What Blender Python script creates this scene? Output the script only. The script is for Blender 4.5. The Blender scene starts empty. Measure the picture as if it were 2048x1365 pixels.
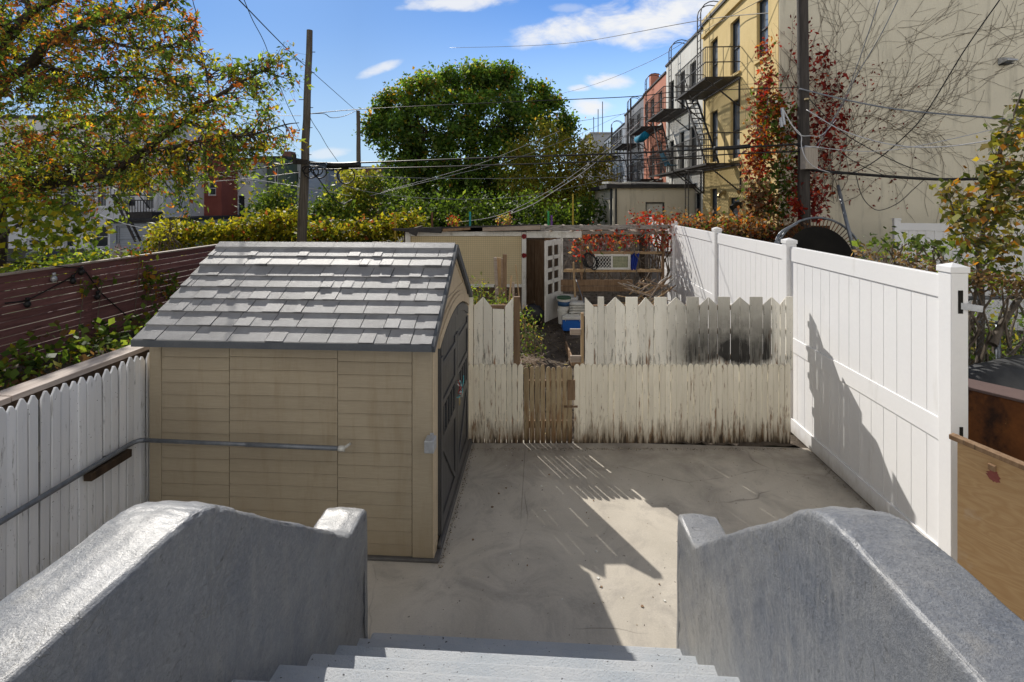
import bpy, bmesh, math, random
import numpy as np
from mathutils import Vector, Matrix
random.seed(7)
RNG = np.random.default_rng(11)
sc = bpy.context.scene
col = sc.collection
R = math.radians

# ------------------------------------------------------------------ places
# camera at (0,0,CAM_H) looking along +Y; the yard is turned by PSI about Z
F, CX, HY, CAM_H = 967.0, 1024.0, 401.0, 3.0
PSI = math.atan(56.0 / F)
CS, SN = math.cos(PSI), math.sin(PSI)

def at(px, py, D):
    """a surveyed point: picture position plus its distance in front of the camera"""
    return ((px - CX) / F * D, D, CAM_H - (py - HY) / F * D)

def to_yard(p):
    x, y, z = p
    return (x * CS - y * SN, x * SN + y * CS, z)

def to_world(p):
    X, Y, z = p
    return (X * CS + Y * SN, -X * SN + Y * CS, z)

def yat(px, py, D):
    return to_yard(at(px, py, D))

# ------------------------------------------------------------------ object helpers
BASE, YARD = {}, {}

def tag(o, label=None, cat=None, group=None, kind=None):
    if label: o['label'] = label
    if cat: o['category'] = cat
    if group: o['group'] = group
    if kind: o['kind'] = kind
    return o

def thing(name, label, cat, base=(0, 0, 0), yard=True, group=None, kind=None):
    o = bpy.data.objects.new(name, None)
    col.objects.link(o)
    o.empty_display_size = 0.2
    o.location = to_world(base) if yard else base
    if yard: o.rotation_euler = (0, 0, -PSI)
    BASE[o.name] = tuple(base); YARD[o.name] = yard
    return tag(o, label, cat, group, kind)

class MB:
    def __init__(s):
        s.v, s.f, s.r = [], [], []
        s.cur = None
    def add(s, vs, fs, r=None):
        n = len(s.v)
        s.v += [tuple(p) for p in vs]
        if r is None: r = s.cur if s.cur is not None else random.random()
        for f in fs:
            s.f.append([i + n for i in f]); s.r.append(r)
        return s
    def hexa(s, p, r=None):
        return s.add(p, [(0, 3, 2, 1), (4, 5, 6, 7), (0, 1, 5, 4), (1, 2, 6, 5), (2, 3, 7, 6), (3, 0, 4, 7)], r)
    def box(s, x0, x1, y0, y1, z0, z1, r=None):
        return s.hexa([(x0, y0, z0), (x1, y0, z0), (x1, y1, z0), (x0, y1, z0), (x0, y0, z1), (x1, y0, z1), (x1, y1, z1), (x0, y1, z1)], r)
    def obox(s, c, size, rot=(0, 0, 0), r=None):
        from mathutils import Euler
        m = Euler(rot).to_matrix()
        a, b, d = size[0] / 2, size[1] / 2, size[2] / 2
        c = Vector(c)
        return s.hexa([c + m @ Vector(q) for q in [(-a, -b, -d), (a, -b, -d), (a, b, -d), (-a, b, -d), (-a, -b, d), (a, -b, d), (a, b, d), (-a, b, d)]], r)
    def bar(s, p, q, w, h, r=None):
        """a straight square bar from p to q"""
        p, q = Vector(p), Vector(q)
        d = (q - p).normalized()
        up = Vector((0, 0, 1)) if abs(d.z) < .95 else Vector((1, 0, 0))
        a = d.cross(up).normalized() * w / 2
        b = a.normalized().cross(d).normalized() * h / 2
        return s.hexa([p - a - b, p + a - b, p + a + b, p - a + b, q - a - b, q + a - b, q + a + b, q - a + b], r)
    def prism(s, pts, axis, a, b, r=None):
        n = len(pts)
        def m(p, t):
            return {'x': (t, p[0], p[1]), 'y': (p[0], t, p[1]), 'z': (p[0], p[1], t)}[axis]
        vs = [m(p, a) for p in pts] + [m(p, b) for p in pts]
        fs = [tuple(range(n))[::-1], tuple(range(n, 2 * n))] + [(i, (i + 1) % n, n + (i + 1) % n, n + i) for i in range(n)]
        return s.add(vs, fs, r)
    def tube(s, pts, rad, n=8, cap=True, r=None):
        P = [Vector(p) for p in pts]
        m = len(P)
        rads = [rad] * m if not hasattr(rad, '__len__') else list(rad)
        vs, fs = [], []
        a = None
        for i in range(m):
            t = (P[min(i + 1, m - 1)] - P[max(i - 1, 0)])
            t = t.normalized() if t.length > 1e-9 else Vector((0, 0, 1))
            if a is None:
                a = t.orthogonal().normalized()
            else:
                a = (a - t * a.dot(t))
                a = a.normalized() if a.length > 1e-6 else t.orthogonal().normalized()
            b = t.cross(a)
            for k in range(n):
                an = 2 * math.pi * k / n
                vs.append(P[i] + (a * math.cos(an) + b * math.sin(an)) * rads[i])
        for i in range(m - 1):
            for k in range(n):
                fs.append((i * n + k, i * n + (k + 1) % n, (i + 1) * n + (k + 1) % n, (i + 1) * n + k))
        if cap:
            fs.append(tuple(range(n))[::-1]); fs.append(tuple(range((m - 1) * n, m * n)))
        return s.add(vs, fs, r)
    def lathe(s, prof, c, n=20, r=None):
        vs, fs = [], []
        m = len(prof)
        for (rr, z) in prof:
            for k in range(n):
                an = 2 * math.pi * k / n
                vs.append((c[0] + rr * math.cos(an), c[1] + rr * math.sin(an), c[2] + z))
        for i in range(m - 1):
            for k in range(n):
                fs.append((i * n + k, i * n + (k + 1) % n, (i + 1) * n + (k + 1) % n, (i + 1) * n + k))
        fs.append(tuple(range(n))[::-1]); fs.append(tuple(range((m - 1) * n, m * n)))
        return s.add(vs, fs, r)
    def build(s, name, mat, parent=None, smooth=False, bevel=0, seg=2, yard=True, base=(0, 0, 0), fix=True, auto=None):
        if parent is not None:
            base, yard = BASE[parent.name], YARD[parent.name]
        me = bpy.data.meshes.new(name)
        b = base
        me.from_pydata([(p[0] - b[0], p[1] - b[1], p[2] - b[2]) for p in s.v], [], s.f)
        at_ = me.attributes.new('rnd', 'FLOAT', 'FACE')
        at_.data.foreach_set('value', np.array(s.r, dtype=np.float32))
        if fix:
            bm = bmesh.new(); bm.from_mesh(me)
            bmesh.ops.recalc_face_normals(bm, faces=bm.faces)
            bm.to_mesh(me); bm.free()
        me.materials.append(mat)
        o = bpy.data.objects.new(name, me)
        col.objects.link(o)
        BASE[o.name] = tuple(base); YARD[o.name] = yard
        if parent is not None:
            o.parent = parent
        else:
            o.location = to_world(base) if yard else base
            if yard: o.rotation_euler = (0, 0, -PSI)
        if smooth:
            me.shade_smooth()
            if auto: me.set_sharp_from_angle(angle=R(auto))
        if bevel:
            md = o.modifiers.new('bevel', 'BEVEL'); md.width = bevel; md.segments = seg; md.limit_method = 'ANGLE'; md.angle_limit = R(40)
        return o

def smooth_line(pts, n=6):
    """Catmull-Rom through the points (works on tuples of any length)"""
    P = [np.array(p, float) for p in pts]
    P = [2 * P[0] - P[1]] + P + [2 * P[-1] - P[-2]]
    out = []
    for i in range(1, len(P) - 2):
        for k in range(n):
            t = k / n
            a, b, c, d = P[i - 1], P[i], P[i + 1], P[i + 2]
            out.append(tuple(.5 * (2 * b + (c - a) * t + (2 * a - 5 * b + 4 * c - d) * t * t + (3 * b - a - 3 * c + d) * t ** 3)))
    out.append(tuple(P[-2]))
    return out

# ------------------------------------------------------------------ materials
def rgba(c): return (c[0], c[1], c[2], 1)

class NT:
    def __init__(s, name):
        s.m = bpy.data.materials.new(name); s.m.use_nodes = True
        s.t = s.m.node_tree; s.n = s.t.nodes; s.n.clear()
        s.out = s.n.new('ShaderNodeOutputMaterial')
        s.p = s.n.new('ShaderNodeBsdfPrincipled')
        s.l(s.p.outputs[0], s.out.inputs[0])
        s.tc = s.n.new('ShaderNodeTexCoord')
    def l(s, a, b): s.t.links.new(a, b)
    def map(s, scale=(1, 1, 1), loc=(0, 0, 0), rot=(0, 0, 0)):
        m = s.n.new('ShaderNodeMapping'); m.inputs['Scale'].default_value = scale; m.inputs['Location'].default_value = loc; m.inputs['Rotation'].default_value = rot
        s.l(s.tc.outputs['Object'], m.inputs[0]); return m.outputs[0]
    def noise(s, vec, scale, detail=5, rough=.6, dist=0):
        n = s.n.new('ShaderNodeTexNoise'); n.inputs['Scale'].default_value = scale; n.inputs['Detail'].default_value = detail
        n.inputs['Roughness'].default_value = rough; n.inputs['Distortion'].default_value = dist
        s.l(vec, n.inputs['Vector']); return n.outputs[0]
    def ramp(s, fac, a, b, va=0.0, vb=1.0):
        n = s.n.new('ShaderNodeMapRange'); n.inputs[1].default_value = a; n.inputs[2].default_value = b
        n.inputs[3].default_value = va; n.inputs[4].default_value = vb; n.clamp = True
        s.l(fac, n.inputs[0]); return n.outputs[0]
    def math(s, op, a, b=None, clamp=False):
        n = s.n.new('ShaderNodeMath'); n.operation = op; n.use_clamp = clamp
        for i, q in enumerate([a, b]):
            if q is None: continue
            if isinstance(q, (int, float)): n.inputs[i].default_value = q
            else: s.l(q, n.inputs[i])
        return n.outputs[0]
    def mix(s, fac, a, b, mode='MIX'):
        n = s.n.new('ShaderNodeMix'); n.data_type = 'RGBA'; n.blend_type = mode
        for i, q in ((0, fac), (6, a), (7, b)):
            if isinstance(q, (int, float)): n.inputs[i].default_value = q
            elif isinstance(q, tuple): n.inputs[i].default_value = rgba(q)
            else: s.l(q, n.inputs[i])
        return n.outputs[2]
    def attr(s, name, out='Fac'):
        n = s.n.new('ShaderNodeAttribute'); n.attribute_name = name; return n.outputs[out]
    def sep(s, vec=None):
        n = s.n.new('ShaderNodeSeparateXYZ'); s.l(vec if vec is not None else s.tc.outputs['Object'], n.inputs[0]); return n.outputs
    def bump(s, h, strength=.5, dist=.01, prev=None):
        n = s.n.new('ShaderNodeBump'); n.inputs['Strength'].default_value = strength; n.inputs['Distance'].default_value = dist
        s.l(h, n.inputs['Height'])
        if prev is not None: s.l(prev, n.inputs['Normal'])
        s.l(n.outputs[0], s.p.inputs['Normal']); return n.outputs[0]
    def done(s, color, rough=.7, metallic=0, spec=.4):
        if isinstance(color, tuple): s.p.inputs['Base Color'].default_value = rgba(color)
        else: s.l(color, s.p.inputs['Base Color'])
        if isinstance(rough, (int, float)): s.p.inputs['Roughness'].default_value = rough
        else: s.l(rough, s.p.inputs['Roughness'])
        s.p.inputs['Metallic'].default_value = metallic
        s.p.inputs['Specular IOR Level'].default_value = spec
        return s.m

def simple(name, a, b, scale=6, stretch=(1, 1, 1), rough=.7, bump=.2, bscale=60, bdist=.004, rnd=.0, metallic=0, spec=.35, spots=(), lo=.35, hi=.65, dirt=None, famp=1.0):
    """two-colour noise, fine grain, optional spots [(colour, scale, stretch, lo, hi)], per-piece brightness, dirt rising from the foot (colour, height)"""
    t = NT(name)
    v = t.map(stretch)
    c = t.mix(t.ramp(t.noise(v, scale), lo, hi), a, b)
    for (cc, ss, st, l0, h0) in spots:
        c = t.mix(t.ramp(t.noise(t.map(st, (3.1, 1.7, 9.2)), ss, 6, .65), l0, h0), c, cc)
    fine = t.noise(v, bscale, 4, .7)
    c = t.mix(1.0, c, t.mix(t.ramp(fine, .25, .75), (1 - .18 * famp,) * 3, (1 + .1 * famp,) * 3), 'MULTIPLY')
    if dirt:
        z = t.sep()[2]
        n = t.noise(t.map((6, 6, 2)), 3)
        h = t.math('ADD', z, t.math('MULTIPLY', t.math('SUBTRACT', n, .5), dirt[1] * 1.6))
        c = t.mix(t.ramp(h, 0, dirt[1], dirt[2] if len(dirt) > 2 else .8, 0), c, dirt[0])
    if rnd:
        k = t.ramp(t.attr('rnd'), 0, 1, 1 - rnd, 1 + rnd * .7)
        n = t.n.new('ShaderNodeVectorMath'); n.operation = 'SCALE'
        t.l(c, n.inputs[0]); t.l(k, n.inputs['Scale']); c = n.outputs[0]
    if bump: t.bump(fine, bump, bdist)
    return t.done(c, rough, metallic, spec)

def leaf_mat(name, trans=.5, rough=.55):
    t = NT(name)
    c = t.attr('Col', 'Color')
    t.done(c, rough, 0, .35)
    tr = t.n.new('ShaderNodeBsdfTranslucent')
    c2 = t.mix(1.0, c, (1.6, 1.5, .8), 'MULTIPLY')
    t.l(c2, tr.inputs[0])
    mx = t.n.new('ShaderNodeMixShader'); mx.inputs[0].default_value = trans
    t.l(t.p.outputs[0], mx.inputs[1]); t.l(tr.outputs[0], mx.inputs[2]); t.l(mx.outputs[0], t.out.inputs[0])
    return t.m

def glass_mat(name, tint=(.02, .025, .03), rough=.06, spec=.8):
    t = NT(name)
    n = t.noise(t.map((1, 1, 1)), 1.2, 2)
    return t.done(t.mix(t.ramp(n, .3, .7), tint, tuple(x * 2.2 for x in tint)), rough, 0, spec)

M = {}
# ------------------------------------------------------------------ leaves
def leaf_obj(name, pos, size, cols, parent=None, mat=None, aspect=.5, droop=.3, up=.5, yard=False, base=(0, 0, 0), jitter=.35):
    pos = np.asarray(pos, float); N = len(pos)
    if parent is not None:
        base, yard = BASE[parent.name], YARD[parent.name]
    nrm = RNG.normal(size=(N, 3)); nrm[:, 2] += up
    nrm /= np.linalg.norm(nrm, axis=1)[:, None]
    d = RNG.normal(size=(N, 3)); d[:, 2] -= droop
    d -= nrm * (d * nrm).sum(1)[:, None]; d /= np.linalg.norm(d, axis=1)[:, None]
    w = np.cross(nrm, d)
    L = (size * (1 + jitter * RNG.normal(size=N)).clip(.45, 1.8))[:, None]
    W = L * aspect
    bend = nrm * L * .12
    verts = np.stack([pos, pos + d * L * .42 + w * W * .5 - bend * .5, pos + d * L - bend * 1.6, pos + d * L * .42 - w * W * .5 - bend * .5], 1).reshape(-1, 3)
    verts -= np.array(base)
    me = bpy.data.meshes.new(name)
    me.vertices.add(N * 4); me.vertices.foreach_set('co', verts.astype(np.float32).ravel())
    me.loops.add(N * 4); me.loops.foreach_set('vertex_index', np.arange(N * 4, dtype=np.int32))
    me.polygons.add(N); me.polygons.foreach_set('loop_start', np.arange(0, N * 4, 4, dtype=np.int32))
    me.polygons.foreach_set('loop_total', np.full(N, 4, dtype=np.int32))
    me.update(calc_edges=True); me.validate()
    ca = me.attributes.new('Col', 'FLOAT_COLOR', 'FACE')
    ca.data.foreach_set('color', np.concatenate([np.clip(cols, 0, 1), np.ones((N, 1))], 1).astype(np.float32).ravel())
    me.materials.append(mat or M['leaf'])
    o = bpy.data.objects.new(name, me); col.objects.link(o)
    BASE[o.name] = tuple(base); YARD[o.name] = yard
    if parent is not None: o.parent = parent
    else:
        o.location = to_world(base) if yard else base
        if yard: o.rotation_euler = (0, 0, -PSI)
    return o

def pick_cols(N, palette, weights, jit=.18):
    pal = np.array(palette, float)
    w = np.array(weights, float); w /= w.sum()
    c = pal[RNG.choice(len(pal), size=N, p=w)]
    return c * (1 + jit * RNG.normal(size=(N, 1))).clip(.5, 1.7)

GREEN = [(.06, .11, .018), (.11, .18, .028), (.20, .27, .045)]
YEL = [(.36, .33, .025), (.48, .40, .035)]
ORA = [(.42, .18, .03), (.48, .13, .02), (.27, .09, .03)]
RED = [(.34, .03, .022), (.23, .022, .02), (.36, .075, .03), (.13, .02, .018)]
BRN = [(.14, .08, .04), (.22, .14, .08), (.3, .2, .13)]

def blob(c, r, n, shell=.5):
    """points in an ellipsoid, crowded towards its skin"""
    d = RNG.normal(size=(n, 3)); d /= np.linalg.norm(d, axis=1)[:, None]
    k = RNG.random((n, 1)) ** (1 / 3) * (1 - shell) + shell * (.75 + .3 * RNG.random((n, 1)))
    return np.array(c) + d * k * np.array(r)

def clumps(centres, per, spread):
    c = np.repeat(np.asarray(centres), per, 0)
    return c + RNG.normal(size=c.shape) * spread
SUN, SKY, SKYSAT, SKYVAL = 5.0, 0.10, 1.0, 1.0; SKYTINT = (.42, .66, .97); SKY_FILL = (.16, .17, .19)
M['leaf'] = leaf_mat('leaf')
M['leaf_dull'] = leaf_mat('dull_leaf', .3)  # same leaf with less translucency

def stucco_grey():
    t = NT('grey_painted_stucco')
    v = t.map()
    big = t.noise(v, 1.5, 6, .65, .4)
    mid = t.noise(v, 8, 6, .7, .6)
    fine = t.noise(v, 115, 4, .8)
    grit = t.noise(v, 62, 5, .75)
    drip = t.noise(t.map((5, 5, .9)), 2.0, 6, .7)
    c = t.mix(t.ramp(big, .36, .62), (.115, .132, .165), (.225, .230, .238))
    c = t.mix(t.ramp(drip, .54, .70, 0, .35), c, (.34, .32, .285))
    c = t.mix(t.ramp(mid, .50, .72, 0, .4), c, (.12, .13, .155))
    c = t.mix(t.ramp(grit, .45, .66, 0, .34), c, (.36, .37, .385))
    c = t.mix(t.ramp(fine, .52, .66, 0, .55), c, (.075, .082, .10))
    z = t.sep()[2]
    c = t.mix(t.math('MULTIPLY', t.ramp(z, .2, 1.1, .5, 0), t.ramp(big, .4, .6)), c, (.34, .32, .27))
    # trowel ridges: broken curved lines kept in patches, and hairline cracks
    def line(scale, dist, wid, mscale, lo, hi, off):
        w_ = t.noise(t.map((1, 1, 1.2), off), scale, 3, .55, dist)
        l_ = t.ramp(t.math('ABSOLUTE', t.math('SUBTRACT', w_, .5)), 0, wid, 1, 0)
        return t.math('MULTIPLY', l_, t.ramp(t.noise(t.map((1, 1, 1), off), mscale, 3), lo, hi))
    ridge = line(3.6, 2.6, .008, 2.0, .55, .62, (0, 0, 0))
    ridge2 = line(7.5, 1.6, .011, 3.0, .60, .66, (4, 2, 7))
    crack = line(1.1, 1.2, .0018, 1.2, .52, .56, (9, 1, 3))
    pits = t.ramp(t.noise(v, 30, 3, .6), .66, .72)
    c = t.mix(t.math('MULTIPLY', t.math('MAXIMUM', ridge, ridge2), .3), c, (.50, .49, .47))
    c = t.mix(t.math('MULTIPLY', crack, .8), c, (.03, .03, .035))
    c = t.mix(t.math('MULTIPLY', pits, .7), c, (.05, .052, .06))
    b = t.bump(mid, .3, .02)
    b = t.bump(t.math('MAXIMUM', ridge, ridge2), .7, .012, b)
    b = t.bump(pits, -.6, .012, b) if False else b
    b2 = t.bump(grit, .45, .010, b)
    t.bump(fine, .7, .007, b2)
    t.p.inputs['Coat Weight'].default_value = .6
    t.p.inputs['Coat Roughness'].default_value = .31
    cb = t.n.new('ShaderNodeBump'); cb.inputs['Strength'].default_value = .5; cb.inputs['Distance'].default_value = .004
    t.l(grit, cb.inputs['Height']); t.l(cb.outputs[0], t.p.inputs['Coat Normal'])
    return t.done(c, .5, 0, .4)
M['stucco'] = stucco_grey()

def step_mat():
    t = NT('grey_painted_concrete_steps')
    v = t.map()
    fine = t.noise(v, 110, 5, .75)
    c = t.mix(t.ramp(t.noise(v, 3, 4), .35, .65), (.38, .44, .51), (.52, .55, .59))
    c = t.mix(t.ramp(fine, .3, .7, 0, .6), c, (.58, .58, .57))
    c = t.mix(t.ramp(t.noise(v, 45, 3, .5), .675, .71), c, (.03, .03, .035))
    t.bump(t.noise(v, 50, 4, .7), .5, .008, t.bump(fine, 1, .008))
    return t.done(c, .45, 0, .6)
M['step'] = step_mat()

def patio_mat():
    t = NT('patio_concrete')
    v = t.map()
    c = t.mix(t.ramp(t.noise(v, .9, 6, .6, .6), .3, .7), (.45, .41, .345), (.60, .55, .475))
    c = t.mix(t.ramp(t.noise(t.map((1, 1, 1), (4, 2, 0)), 1.7, 8, .72, 1.0), .47, .66, 0, .75), c, (.33, .30, .265))
    c = t.mix(t.ramp(t.noise(t.map((1, 4, 1), (7, 5, 1), (0, 0, .3)), 1.6, 5, .6), .58, .75, 0, .4), c, (.58, .53, .46))
    c = t.mix(t.ramp(t.noise(v, 26, 4, .55), .68, .73), c, (.13, .115, .10))
    c = t.mix(t.ramp(t.noise(t.map((1, 1, 1), (9, 9, 9)), 38, 2, .5), .73, .75), c, (.6, .57, .52))
    # hairline cracks: a warped cell pattern kept only in patches
    w = t.n.new('ShaderNodeVectorMath'); w.operation = 'ADD'
    nz = t.n.new('ShaderNodeTexNoise'); nz.inputs['Scale'].default_value = 2.2; t.l(v, nz.inputs['Vector'])
    sc_ = t.n.new('ShaderNodeVectorMath'); sc_.operation = 'SCALE'; sc_.inputs['Scale'].default_value = .16
    t.l(nz.outputs['Color'], sc_.inputs[0]); t.l(v, w.inputs[0]); t.l(sc_.outputs[0], w.inputs[1])
    vo = t.n.new('ShaderNodeTexVoronoi'); vo.feature = 'DISTANCE_TO_EDGE'; vo.inputs['Scale'].default_value = .5
    t.l(w.outputs[0], vo.inputs['Vector'])
    crack = t.ramp(vo.outputs['Distance'], .0, .0035, 1, 0)
    crack = t.math('MULTIPLY', crack, t.ramp(t.noise(v, .8, 2), .50, .58))
    c = t.mix(t.math('MULTIPLY', crack, .5), c, (.06, .05, .045))
    pj = t.sep()
    nj = t.noise(v, 2.4, 5, .65)
    # grime along the fences and shed foot
    ed = t.math('ADD', t.ramp(pj[1], 5.15, 6.0), t.ramp(pj[0], 2.75, 3.25))
    ed = t.math('MULTIPLY', t.math('MINIMUM', ed, 1), t.ramp(nj, .35, .65, .25, 1))
    c = t.mix(t.math('MULTIPLY', ed, .62), c, (.17, .145, .12))
    jt = t.ramp(t.math('ABSOLUTE', t.math('SUBTRACT', pj[0], -.18)), .002, .006, .5, 0)
    jt = t.math('MULTIPLY', jt, t.ramp(pj[1], 4.4, 4.8))
    c = t.mix(jt, c, (.12, .105, .09))
    fine = t.noise(v, 90, 4, .7)
    c = t.mix(1.0, c, t.mix(t.ramp(fine, .25, .75), (.88, .88, .88), (1.08, 1.08, 1.08)), 'MULTIPLY')
    b = t.bump(t.noise(v, 14, 4), .2, .01)
    t.bump(fine, .35, .003, b)
    return t.done(c, .75, 0, .3)
M['patio'] = patio_mat()

def weathered(name, paint, paint2, wear=(.26, .14, .065), grime=(.05, .045, .035), wl=.6, wh=.68, soot=None, foot=.3, bottom=.0, rnd=.16, footcol=(.16, .10, .05)):
    """old flaking white paint on boards: long flakes to bare wood, dark mould in the grain, brown rot at the foot"""
    t = NT(name)
    v = t.map((9, 9, .9))
    c = t.mix(t.ramp(t.noise(v, 2.2, 5), .3, .7), paint, paint2)
    rndv = t.attr('rnd')
    # shift each board's pattern
    cmb = t.n.new('ShaderNodeCombineXYZ'); t.l(t.math('MULTIPLY', rndv, 37), cmb.inputs[0]); t.l(t.math('MULTIPLY', rndv, 91), cmb.inputs[2])
    ad = t.n.new('ShaderNodeVectorMath'); ad.operation = 'ADD'; t.l(t.tc.outputs['Object'], ad.inputs[0]); t.l(cmb.outputs[0], ad.inputs[1])
    m2 = t.n.new('ShaderNodeMapping'); m2.inputs['Scale'].default_value = (14, 14, 1.5); t.l(ad.outputs[0], m2.inputs[0])
    m3 = t.n.new('ShaderNodeMapping'); m3.inputs['Scale'].default_value = (20, 20, 2.6); t.l(ad.outputs[0], m3.inputs[0])
    z = t.sep()[2]
    low = t.ramp(z, bottom, bottom + .55, .09, 0)
    flake = t.noise(m2.outputs[0], 1.5, 6, .68)
    c = t.mix(t.ramp(t.math('ADD', flake, low), wl, wh, 0, .9), c, wear)
    gr = t.noise(m3.outputs[0], 1.6, 6, .75)
    c = t.mix(t.ramp(t.math('ADD', gr, low), .60, .72, 0, .8), c, grime)
    nail = t.noise(t.map((1, 1, 1)), 70, 2, .4)
    c = t.mix(t.ramp(nail, .745, .76), c, (.03, .025, .02))
    if foot:
        n = t.noise(t.map((11, 11, 1.5)), 2, 4)
        h = t.math('ADD', t.math('SUBTRACT', z, bottom), t.math('MULTIPLY', t.math('SUBTRACT', n, .5), foot * 2.2))
        c = t.mix(t.ramp(h, 0, foot, .85, 0), c, footcol)
        c = t.mix(t.ramp(h, -.02, foot * .25, .8, 0), c, (.03, .025, .02))
    if soot:
        # scorch: crisp scalloped lower edge, fading upwards, uneven from board to board
        x = t.sep()[0]
        n = t.noise(t.map((2.2, 2.2, 2.2)), 1.6, 5, .6)
        n2 = t.noise(t.map((26, 26, 1.6)), 1.5, 5, .7)
        xx = t.math('ADD', x, t.math('MULTIPLY', t.math('SUBTRACT', rndv, .5), .10))
        hx = t.math('MULTIPLY', t.ramp(xx, soot[0], soot[0] + .34), t.ramp(xx, soot[1] - .10, soot[1], 1, 0))
        scal = t.math('MULTIPLY', t.math('ABSOLUTE', t.math('SINE', t.math('MULTIPLY', t.math('SUBTRACT', x, soot[0]), 4.4))), .11)
        zl = t.math('ADD', t.math('ADD', z, scal), t.math('MULTIPLY', t.math('SUBTRACT', n, .5), .16))
        low_ = t.ramp(zl, soot[2], soot[2] + .10)
        upf = t.ramp(t.math('ADD', z, t.math('MULTIPLY', t.math('SUBTRACT', n2, .5), .5)), soot[2] + .2, soot[2] + .75, 1, .42)
        tone = t.ramp(rndv, 0, 1, .86, 1.12)
        fac = t.math('MULTIPLY', t.math('MULTIPLY', t.math('MULTIPLY', hx, low_), t.math('MULTIPLY', upf, tone)), t.math('MULTIPLY', t.ramp(n, .25, .5, .7, 1.0), t.ramp(n2, .32, .62, .8, 1.08)), True)
        c = t.mix(t.math('MULTIPLY', fac, .97), c, (.014, .013, .013))
    k = t.ramp(rndv, 0, 1, 1 - rnd, 1 + rnd * .5)
    sc2 = t.n.new('ShaderNodeVectorMath'); sc2.operation = 'SCALE'; t.l(c, sc2.inputs[0]); t.l(k, sc2.inputs['Scale'])
    b = t.bump(flake, .25, .004)
    t.bump(gr, .4, .003, b)
    return t.done(sc2.outputs[0], .75, 0, .25)

M['picket_white'] = weathered('peeling_white_pickets', (.93, .87, .72), (.80, .74, .60), foot=.28, wl=.59, wh=.66, rnd=.07, grime=(.16, .14, .10))
M['picket_gate'] = weathered('bare_brown_pickets', (.46, .37, .23), (.32, .24, .14), wl=.5, wh=.66, foot=.22, footcol=(.12, .075, .035))
M['board_white'] = weathered('peeling_white_boards', (.82, .78, .68), (.88, .85, .75), wl=.64, wh=.72, foot=0)
M['board_soot'] = weathered('sooty_white_boards', (.82, .78, .68), (.88, .85, .75), wl=.64, wh=.72, foot=0, soot=(-.34, 1.10, .05))
M['picket_left'] = weathered('thin_white_pickets', (.80, .82, .86), (.88, .89, .91), wear=(.40, .39, .38), grime=(.10, .10, .10), wl=.62, wh=.74, foot=.5, footcol=(.5, .46, .34), rnd=.12)
M['wood_brown'] = simple('weathered_brown_wood', (.20, .12, .065), (.30, .20, .12), 2.5, (10, 10, 1), .75, .5, 8, .004, rnd=.25, spots=[((.07, .05, .035), 2, (14, 14, 1.3), .6, .7)])
M['wood_h'] = simple('weathered_grey_wood', (.36, .28, .22), (.48, .40, .33), 2.5, (1, 9, 9), .75, .5, 8, .004, rnd=.2, spots=[((.14, .10, .08), 2, (1.2, 14, 14), .6, .72)])
M['wood_cap'] = simple('weathered_cap_board', (.36, .29, .25), (.50, .43, .38), 2.5, (14, .9, 14), .7, .5, 6, .004, rnd=.1, spots=[((.16, .10, .08), 2, (16, 1, 16), .6, .72)])
M['wood_tan'] = simple('fresh_cut_wood', (.42, .28, .15), (.52, .37, .21), 2.5, (10, 10, 1), .7, .4, 8, .003, rnd=.25, spots=[((.22, .13, .07), 2, (14, 14, 1), .6, .72)])
M['wood_dark'] = simple('dark_old_wood', (.05, .032, .02), (.10, .065, .04), 2.5, (8, 8, 1), .8, .4, 8, .004, rnd=.3)
M['wood_greyboard'] = simple('grey_old_boards', (.22, .20, .18), (.36, .33, .30), 2.2, (2, 9, 9), .8, .5, 8, .004, rnd=.2, spots=[((.06, .055, .05), 2.5, (3, 8, 8), .55, .66)])
M['wood_maroon'] = simple('maroon_stained_slats', (.17, .075, .075), (.25, .115, .11), 2, (6, .8, 8), .65, .4, 10, .003, rnd=.22, spots=[((.05, .022, .024), 2, (8, 1, 10), .6, .74)])
M['vinyl'] = simple('white_vinyl', (.86, .86, .87), (.885, .885, .89), 1.5, (1, 1, 1), .38, .02, 30, .0005, spec=.45, famp=.15, spots=[((.70, .69, .67), 1.2, (3, 3, .8), .62, .85)], dirt=((.42, .38, .31), .16, .6))
M['siding'] = simple('tan_resin_siding', (.285, .225, .14), (.32, .255, .165), 1.2, (1, 1, 1), .5, .35, 9, .0015, spec=.35, rnd=.05)
def siding_mat():
    t = NT('tan_resin_siding_grain')
    v = t.map((2.2, 30, 30))
    g = t.noise(v, 4, 5, .7)
    c = t.mix(t.ramp(t.noise(t.map(), 1.1, 4), .3, .7), (.35, .295, .215), (.41, .35, .255))
    c = t.mix(1.0, c, t.mix(t.ramp(g, .3, .7), (.9, .9, .9), (1.06, 1.06, 1.06)), 'MULTIPLY')
    c = t.mix(t.ramp(t.noise(t.map((5, 5, .6)), 2, 6, .7), .52, .75, 0, .5), c, (.26, .20, .12))
    z = t.sep()[2]
    c = t.mix(t.ramp(t.math('ADD', z, t.math('MULTIPLY', t.noise(t.map(), 5, 4), .4)), .15, .7, .6, 0), c, (.30, .23, .14))
    k = t.ramp(t.attr('rnd'), 0, 1, .95, 1.04)
    s2 = t.n.new('ShaderNodeVectorMath'); s2.operation = 'SCALE'; t.l(c, s2.inputs[0]); t.l(k, s2.inputs['Scale'])
    t.bump(g, .35, .002)
    return t.done(s2.outputs[0], .5, 0, .4)
M['siding'] = siding_mat()
M['resin_tan'] = simple('smooth_tan_resin', (.50, .405, .28), (.56, .46, .33), 1.4, (1, 1, 1), .5, .1, 60, .001, spots=[((.3, .24, .17), 2, (4, 4, 1), .6, .8)])
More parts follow.
